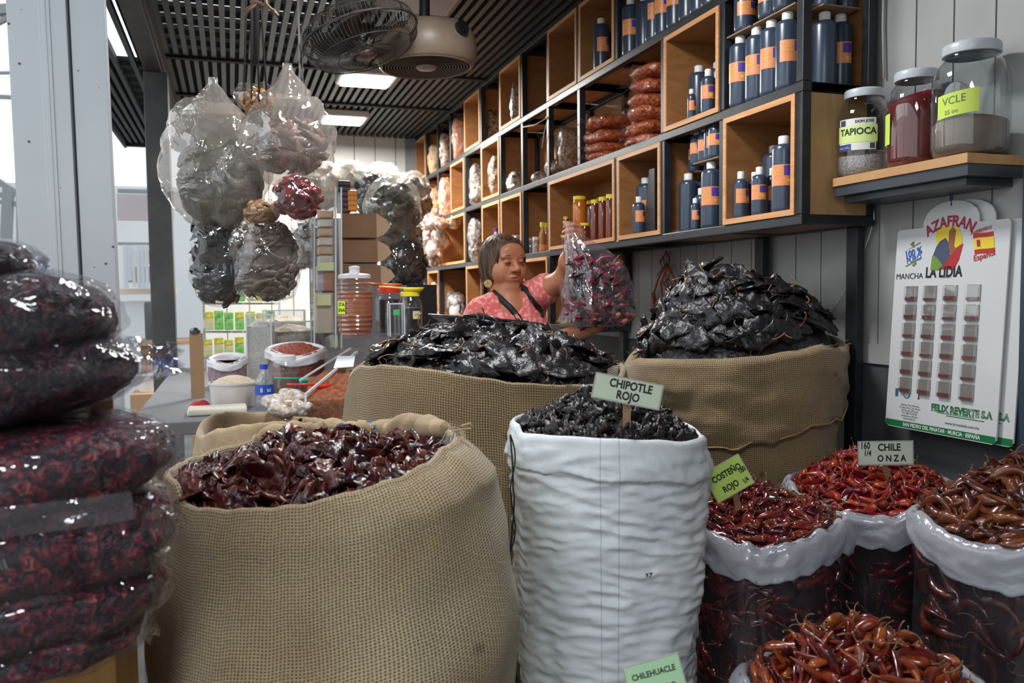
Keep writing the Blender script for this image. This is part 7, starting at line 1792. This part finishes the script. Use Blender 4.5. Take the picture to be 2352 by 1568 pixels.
bin_(624, 716, 738, 800, 3.72, SEEDG, 'clear bin of grey beige seeds in front of the cream grain', dep=.18)
# white rimmed bag of small red beans
cz_ = at(680, 800, 3.3); SBn = Sack('plastic_bag', 'white rimmed bag of small red brown beans behind the brown jar', (cz_.x, cz_.y), .115, [(612,800,'f'),(680,818,'f'),(745,800,'f'),(680,785,'b')], [(0,1),(.1,.97),(1.2,.9)], cat='bag', nang=60, seed=3)
SBn.zb = TZ+.002; SBn.body(mat('bean_bag', (.26, .085, .05), .35, (.14, .04, .03), 60, coat=.4), 20, roll=.006, name='bag_body'); SBn.band(mat('bag_white', (.75, .74, .76), .35), lambda a: .03, off=.006, rows=6, name='white_rim')
mb = MB(); h_ = SBn.heap_fn(.012, .02); vs = []; fs = []
for j in range(11):
    for k in range(32): a = 2*PI*k/32; rr = .108*j/10; X = SBn.c[0]+rr*math.cos(a); Y = SBn.c[1]+rr*math.sin(a); vs.append((X, Y, h_(X, Y)+nz(X*80, Y*80, 0)*.006))
for j in range(10):
    for k in range(32): k2 = (k+1) % 32; fs.append((j*32+k, (j+1)*32+k, (j+1)*32+k2, j*32+k2))
mb.add(vs, fs); tag(mb.build('red_beans', mat('beans_red', (.40, .09, .045), .5, (.22, .04, .03), 150, bump=.004, bs=180)), 'small red brown beans in the white rimmed bag', 'beans', kind='stuff')
# clear jar, bottle, tub, bags
cjar(648, 2.95, .053, .165, mat('spice_brown', (.20, .105, .07), .7, (.16, .08, .05), 30), .62, WHITECAP, 'clear jar of ground brown spice with a white lid behind the blue capped bottle', base=TZ)
p = onz(602, 2.75, TZ+.001); r_ = empty('water_bottle', p); tag(r_, 'clear plastic water bottle with blue cap and blue label', 'bottle')
lat_obj('bottle_body', [(0, 0), (.028, 0), (.030, .01), (.0285, .05), (.030, .055), (.030, .085), (.027, .10), (.012, .125), (.0115, .135)], film('bottle_pet', (.85, .88, .92), .06, .14, .003, 60, .12, (.8, .84, .9), edge=.6), r_, 28)
lat_obj('cap', [(.0125, .134), (.0135, .134), (.0135, .150), (0, .150)], mat('cap_blue2', (.02, .06, .55), .35), r_, 18); fa = face_cam(p)
bent_label(r_, 'blue_label', .0306, fa, .085, .050, .084, mat('label_blue2', (.02, .08, .42), .35)); bent_text(r_, 'lettering', 'ici', .016, .0312, fa+.5, .066, PAPER, .0004); bent_text(r_, 'lettering', 'll', .02, .0312, fa-.3, .066, PAPER, .0004)
p = onz(532, 2.85, TZ+.001); r_ = empty('round_tub', p); tag(r_, 'round translucent tub heaped with beige flour', 'tub')
lat_obj('tub', [(0, 0), (.072, 0), (.080, .075), (.084, .077), (.084, .083), (.078, .083)], mat('tub_white', (.66, .64, .62), .4, (.6, .55, .5), 8), r_, 40); lat_obj('flour', [(.077, .078), (.05, .095), (.02, .104), (0, .106)], CREAM, r_, 32)
PUR = mat('bean_mauve', (.34, .24, .27), .5, (.22, .14, .17), 70, coat=.3)
cz_ = at(525, 835, 3.5); pc_ = Sack('plastic_bag', 'clear bag of mauve beans with a white rim behind the round tub', (cz_.x, cz_.y), .082, [(482,825,'f'),(525,835,'f'),(570,815,'f'),(525,810,'b')], [(0,1),(.1,.97),(1.2,.9)], cat='bag', nang=50, seed=5)
pc_.zb = TZ+.002; pc_.body(PUR, 14, roll=.005, name='bag_body'); pc_.band(mat('bag_white', (.75, .74, .76), .35), lambda a: .022, off=.005, rows=5, name='white_rim')
mb = MB(); mb.lathe([(0, -.01), (.075, -.015)], 30, (cz_.x, cz_.y, pc_.H(0))); tag(mb.build('mauve_beans', PUR), 'mauve beans filling the clear bag behind the tub', 'beans', kind='stuff')
for i, (px, py, z, d) in enumerate(((640, 925, 2.62, (.10, .08, .045)), (672, 915, 2.66, (.10, .08, .05)), (652, 945, 2.55, (.11, .08, .04)), (690, 938, 2.58, (.08, .06, .05)))):
    q = at(px, py, z); pack('candy_bag', q, d, (.1*i, .2, .5*i), mat('crinkled_white', (.72, .70, .68), .14, (.45, .32, .2), 40, bump=.010, bs=60, coat=.6), f'crinkled shiny white bag beside the acrylic bin, {ORD[i]} of the heap from left', 'bag', 'crinkled white bags by the bin', 90+i, wr=.012, tail=False, one=True)
mb = MB(); v, f = pillow(.07, .05, .05, .006, 5); mb.add(v, f); o = mb.build('red_bundle', mat('cloth_red', (.45, .02, .03), .6), smooth=True); o.location = at(458, 938, 2.75); tag(o, 'small bright red bundle beside the black post', 'bundle')
a = at(440, 935, 3.1); b = at(466, 765, 3.1); mb = MB(); mb.box((0, 0, TZ), (b.x-a.x, .02, b.z)); o = mb.build('upright_board', mat('board_tan', (.33, .19, .10), .6)); o.location = (a.x, a.y, 0); ub = o; tag(o, 'narrow tan board standing upright beside the black post', 'board')
mb = MB(); mb.lathe([(0, 0), (.018, 0), (.020, .01), (.012, .02), (0, .022)], 16); o = shade(mb.build('metal_knob', STEEL)); o.location = at(470, 850, 3.2); o.location.z -= .01; 
kb = o
kb.parent = ub; kb.location = (.02, .01, b.z)
q = at(500, 942, 2.7); mb = MB(); mb.box((-.09, -.06, 0), (.09, .06, .02)); o = bevel(mb.build('paper_bag', mat('paper_cream', (.72, .66, .56), .7)), .006); o.location = (q.x, q.y, TZ+.001); tag(o, 'flat cream paper parcel lying before the round tub', 'parcel')
# pale grey apron hanging near the woman; white kettle in the low cubby
p = on(1050, 700, 0, D0+.10); r_ = empty('white_kettle', (p.x, p.y, cellz(0, 0))); tag(r_, 'white kettle with dark handle in the low cubby behind the scale pan', 'kettle')
lat_obj('kettle_body', [(0, 0), (.055, 0), (.058, .02), (.045, .09), (.03, .11), (0, .115)], mat('kettle_white', (.5, .5, .52), .35), r_); mb = MB(); mb.tube([(0, -.045, .08), (0, -.09, .09), (0, -.09, .03), (0, -.055, .02)], .007, 8); mb.build('handle', BLACKM, r_, smooth=True)
# ================================================================ the market hall beyond the stall
HW = mat('hall_white', (.82, .83, .84), .7, (.74, .76, .78), .6)
mb = MB(); mb.box((-14, 17, 0), (1.5, 17.2, 3.4)); struct(mb.build('wall_far', HW))
mb = MB(); mb.box((-7.6, 8.6, 6.2), (-4.6, 16, 6.3)); mb.box((-14, 9.5, 5.0), (-4.2, 15, 5.05)); o = mb.build('roof_sheet', mat('roof_green', (.55, .72, .62), .6)); tag(o, 'pale green roof sheet of the hall far outside on the left', 'roof')
TRUSS = mat('truss_grey', (.25, .28, .30), .5); root = empty('roof_truss', at(20, 440, 9)); tag(root, 'thin steel truss of the hall seen left of the white post', 'truss')
for a, b, w_ in (((-10, 25), (60, 18), .10), ((-20, 60), (60, 20), .05), ((-10, 168), (60, 166), .03), ((-10, 222), (65, 225), .04), ((-10, 412), (65, 462), .06), ((-10, 440), (65, 488), .04), ((-20, 462), (65, 470), .04), ((20, 430), (14, 560), .10), ((40, 340), (42, 560), .03)):
    mb = MB(); mb.bar(at(*a, 9)-root.location, at(*b, 9)-root.location, w_); mb.build('member', TRUSS, root)
root = empty('market_stall', (at(335, 700, 9.5).x, at(335, 700, 9.5).y, 0)); tag(root, 'pale market stall hung with clear strips far outside, between post and pillar', 'stall')
def fb(px0, px1, py0, py1, z, m, nm, dep=.05):
    a = at(px0, py1, z)-root.location; b = at(px1, py0, z)-root.location; mb = MB(); mb.box((a.x, a.y, a.z), (b.x, a.y+dep, b.z)); return mb.build(nm, m, root)
fb(270, 395, 432, 442, 9.6, TRUSS, 'rail'); fb(270, 395, 444, 505, 9.9, mat('stall_lilac', (.50, .44, .46), .6), 'upper_panel'); fb(348, 362, 440, 545, 9.4, mat('stall_white', (.75, .78, .80), .6), 'upright'); fb(270, 395, 555, 562, 9.5, TRUSS, 'hanging_rail')
rd = random.Random(6)
for k in range(11): px = 285+k*10; fb(px, px+rd.uniform(4, 8), 562, 650+rd.uniform(-15, 20), 9.3, mat('strip_silver', (.62, .66, .72), .3), 'clear_strip', .02)
for k in range(5): fb(292+k*20, 306+k*20, 575, 605, 9.7, mat('stall_tan', (.62, .42, .26), .6), 'shelf_good'); fb(290+k*20, 308+k*20, 612, 648, 9.75, mat('stall_brown', (.30, .18, .12), .6), 'shelf_good')
fb(270, 400, 662, 676, 9.4, mat('stall_cream', (.75, .62, .50), .6), 'counter_edge', .5); fb(270, 400, 690, 948, 9.6, mat('stall_white', (.75, .78, .8), .6), 'front_panel')
for i, (px, z, r, h, py) in enumerate(((348, 6.5, .045, .30, 782), (368, 6.3, .055, .33, 790))):
    p = at(px, py, z); mb = MB(); mb.lathe([(0, 0), (r, 0), (r, h*.95), (r*.8, h), (0, h)], 20); o = shade(mb.build('dark_canister', mat('canister_grey', (.05, .055, .06), .4))); o.location = p; tag(o, f'dark upright canister on the outside table, {ORD[i]} from left', 'canister', 'canisters on the outside table')
a = at(318, 783, 6.3); root = empty('outside_table', (a.x, a.y, 0)); tag(root, 'brown wooden table outside the stall under the dark canisters', 'table')
TBR = mat('table_brown', (.36, .19, .10), .6); mb = MB(); mb.box((0, -.1, a.z-.03), (.42, .45, a.z-.001)); mb.build('table_top', TBR, root)
for x in (.02, .36):
    for y in (-.06, .4): mb = MB(); mb.box((x, y, 0), (x+.05, y+.04, a.z-.031)); mb.build('leg', TBR, root)
a = at(300, 952, 4.9); b = at(372, 905, 4.9); mb = MB(); mb.box((0, 0, 0), (b.x-a.x, .3, b.z)); o = bevel(mb.build('crate', mat('crate_tan', (.42, .25, .14), .7)), .004); o.location = (a.x, a.y, 0); tag(o, 'tan box standing outside beside the white post', 'box')
mb = MB(); mb.lathe([(.06, 0), (.09, .10), (.094, .10), (.064, 0), (0, 0)], 24); o = mb.build('white_basket', mat('basket_white', (.75, .75, .76), .5)); o.location = (a.x+.10, a.y+.15, b.z+.001); tag(o, 'white basket on the tan box outside', 'basket')
# a person seated far outside
p = at(322, 850, 12.0); pr = empty('person', (p.x, p.y, 0)); tag(pr, 'distant dark-haired person in a pink top seated outside with back turned', 'person')
sk = at(322, 725, 12.0)-pr.location; u = 12/FOC
V, F = sdf_mesh([('e', tuple(sk), (.085, .095, .11), None, .03), ('c', tuple(sk+Vector((0, 0, -.08))), tuple(sk+Vector((0, 0, -.16))), .05, .06, .03), ('e', tuple(sk+Vector((0, 0, -.36))), (.19, .12, .24), None, .05), ('c', tuple(sk+Vector((-.17, 0, -.2))), tuple(sk+Vector((-.22, -.08, -.45))), .05, .04, .03), ('c', tuple(sk+Vector((.17, 0, -.2))), tuple(sk+Vector((.24, -.1, -.42))), .05, .04, .03),
    ('c', tuple(sk+Vector((.08, -.05, -.58))), tuple(sk+Vector((.12, -.45, -.60))), .09, .07, .04), ('c', tuple(sk+Vector((-.08, -.05, -.58))), tuple(sk+Vector((-.12, -.45, -.60))), .09, .07, .04), ('c', tuple(sk+Vector((.12, -.45, -.60))), tuple(sk+Vector((.12, -.46, -1.0))), .065, .045, .03), ('c', tuple(sk+Vector((-.12, -.45, -.60))), tuple(sk+Vector((-.12, -.46, -1.0))), .065, .045, .03)], .014)
np_obj('body', V, F, SKIN, pr)
V, F = sdf_mesh([('e', tuple(sk+Vector((0, .02, .015))), (.10, .105, .115), None, .02), ('e', tuple(sk+Vector((.03, .05, .12))), (.05, .05, .04), None, .03)], .014); np_obj('hair', V, F, mat('hair_black', (.01, .008, .008), .5), pr)
V, F = sdf_mesh([('e', tuple(sk+Vector((0, 0, -.40))), (.205, .135, .21), None, .05)], .014); np_obj('pink_top', V, F, mat('top_pink', (.75, .03, .12), .7), pr)
V, F = sdf_mesh([('c', tuple(sk+Vector((s*.08, -.05, -.60))), tuple(sk+Vector((s*.12, -.42, -.62))), .105, .085, .04) for s in (-1, 1)], .016); np_obj('jeans', V, F, mat('jeans_blue', (.03, .06, .14), .8), pr)
mb = MB(); mb.box((-.25, -.2, 0), (.25, .25, sk.z-.70)); o = mb.build('stool', TBR); o.location = (pr.location.x, pr.location.y, 0); tag(o, 'low brown seat under the distant person outside', 'stool')
print('SCENE OK', len(bpy.data.objects))
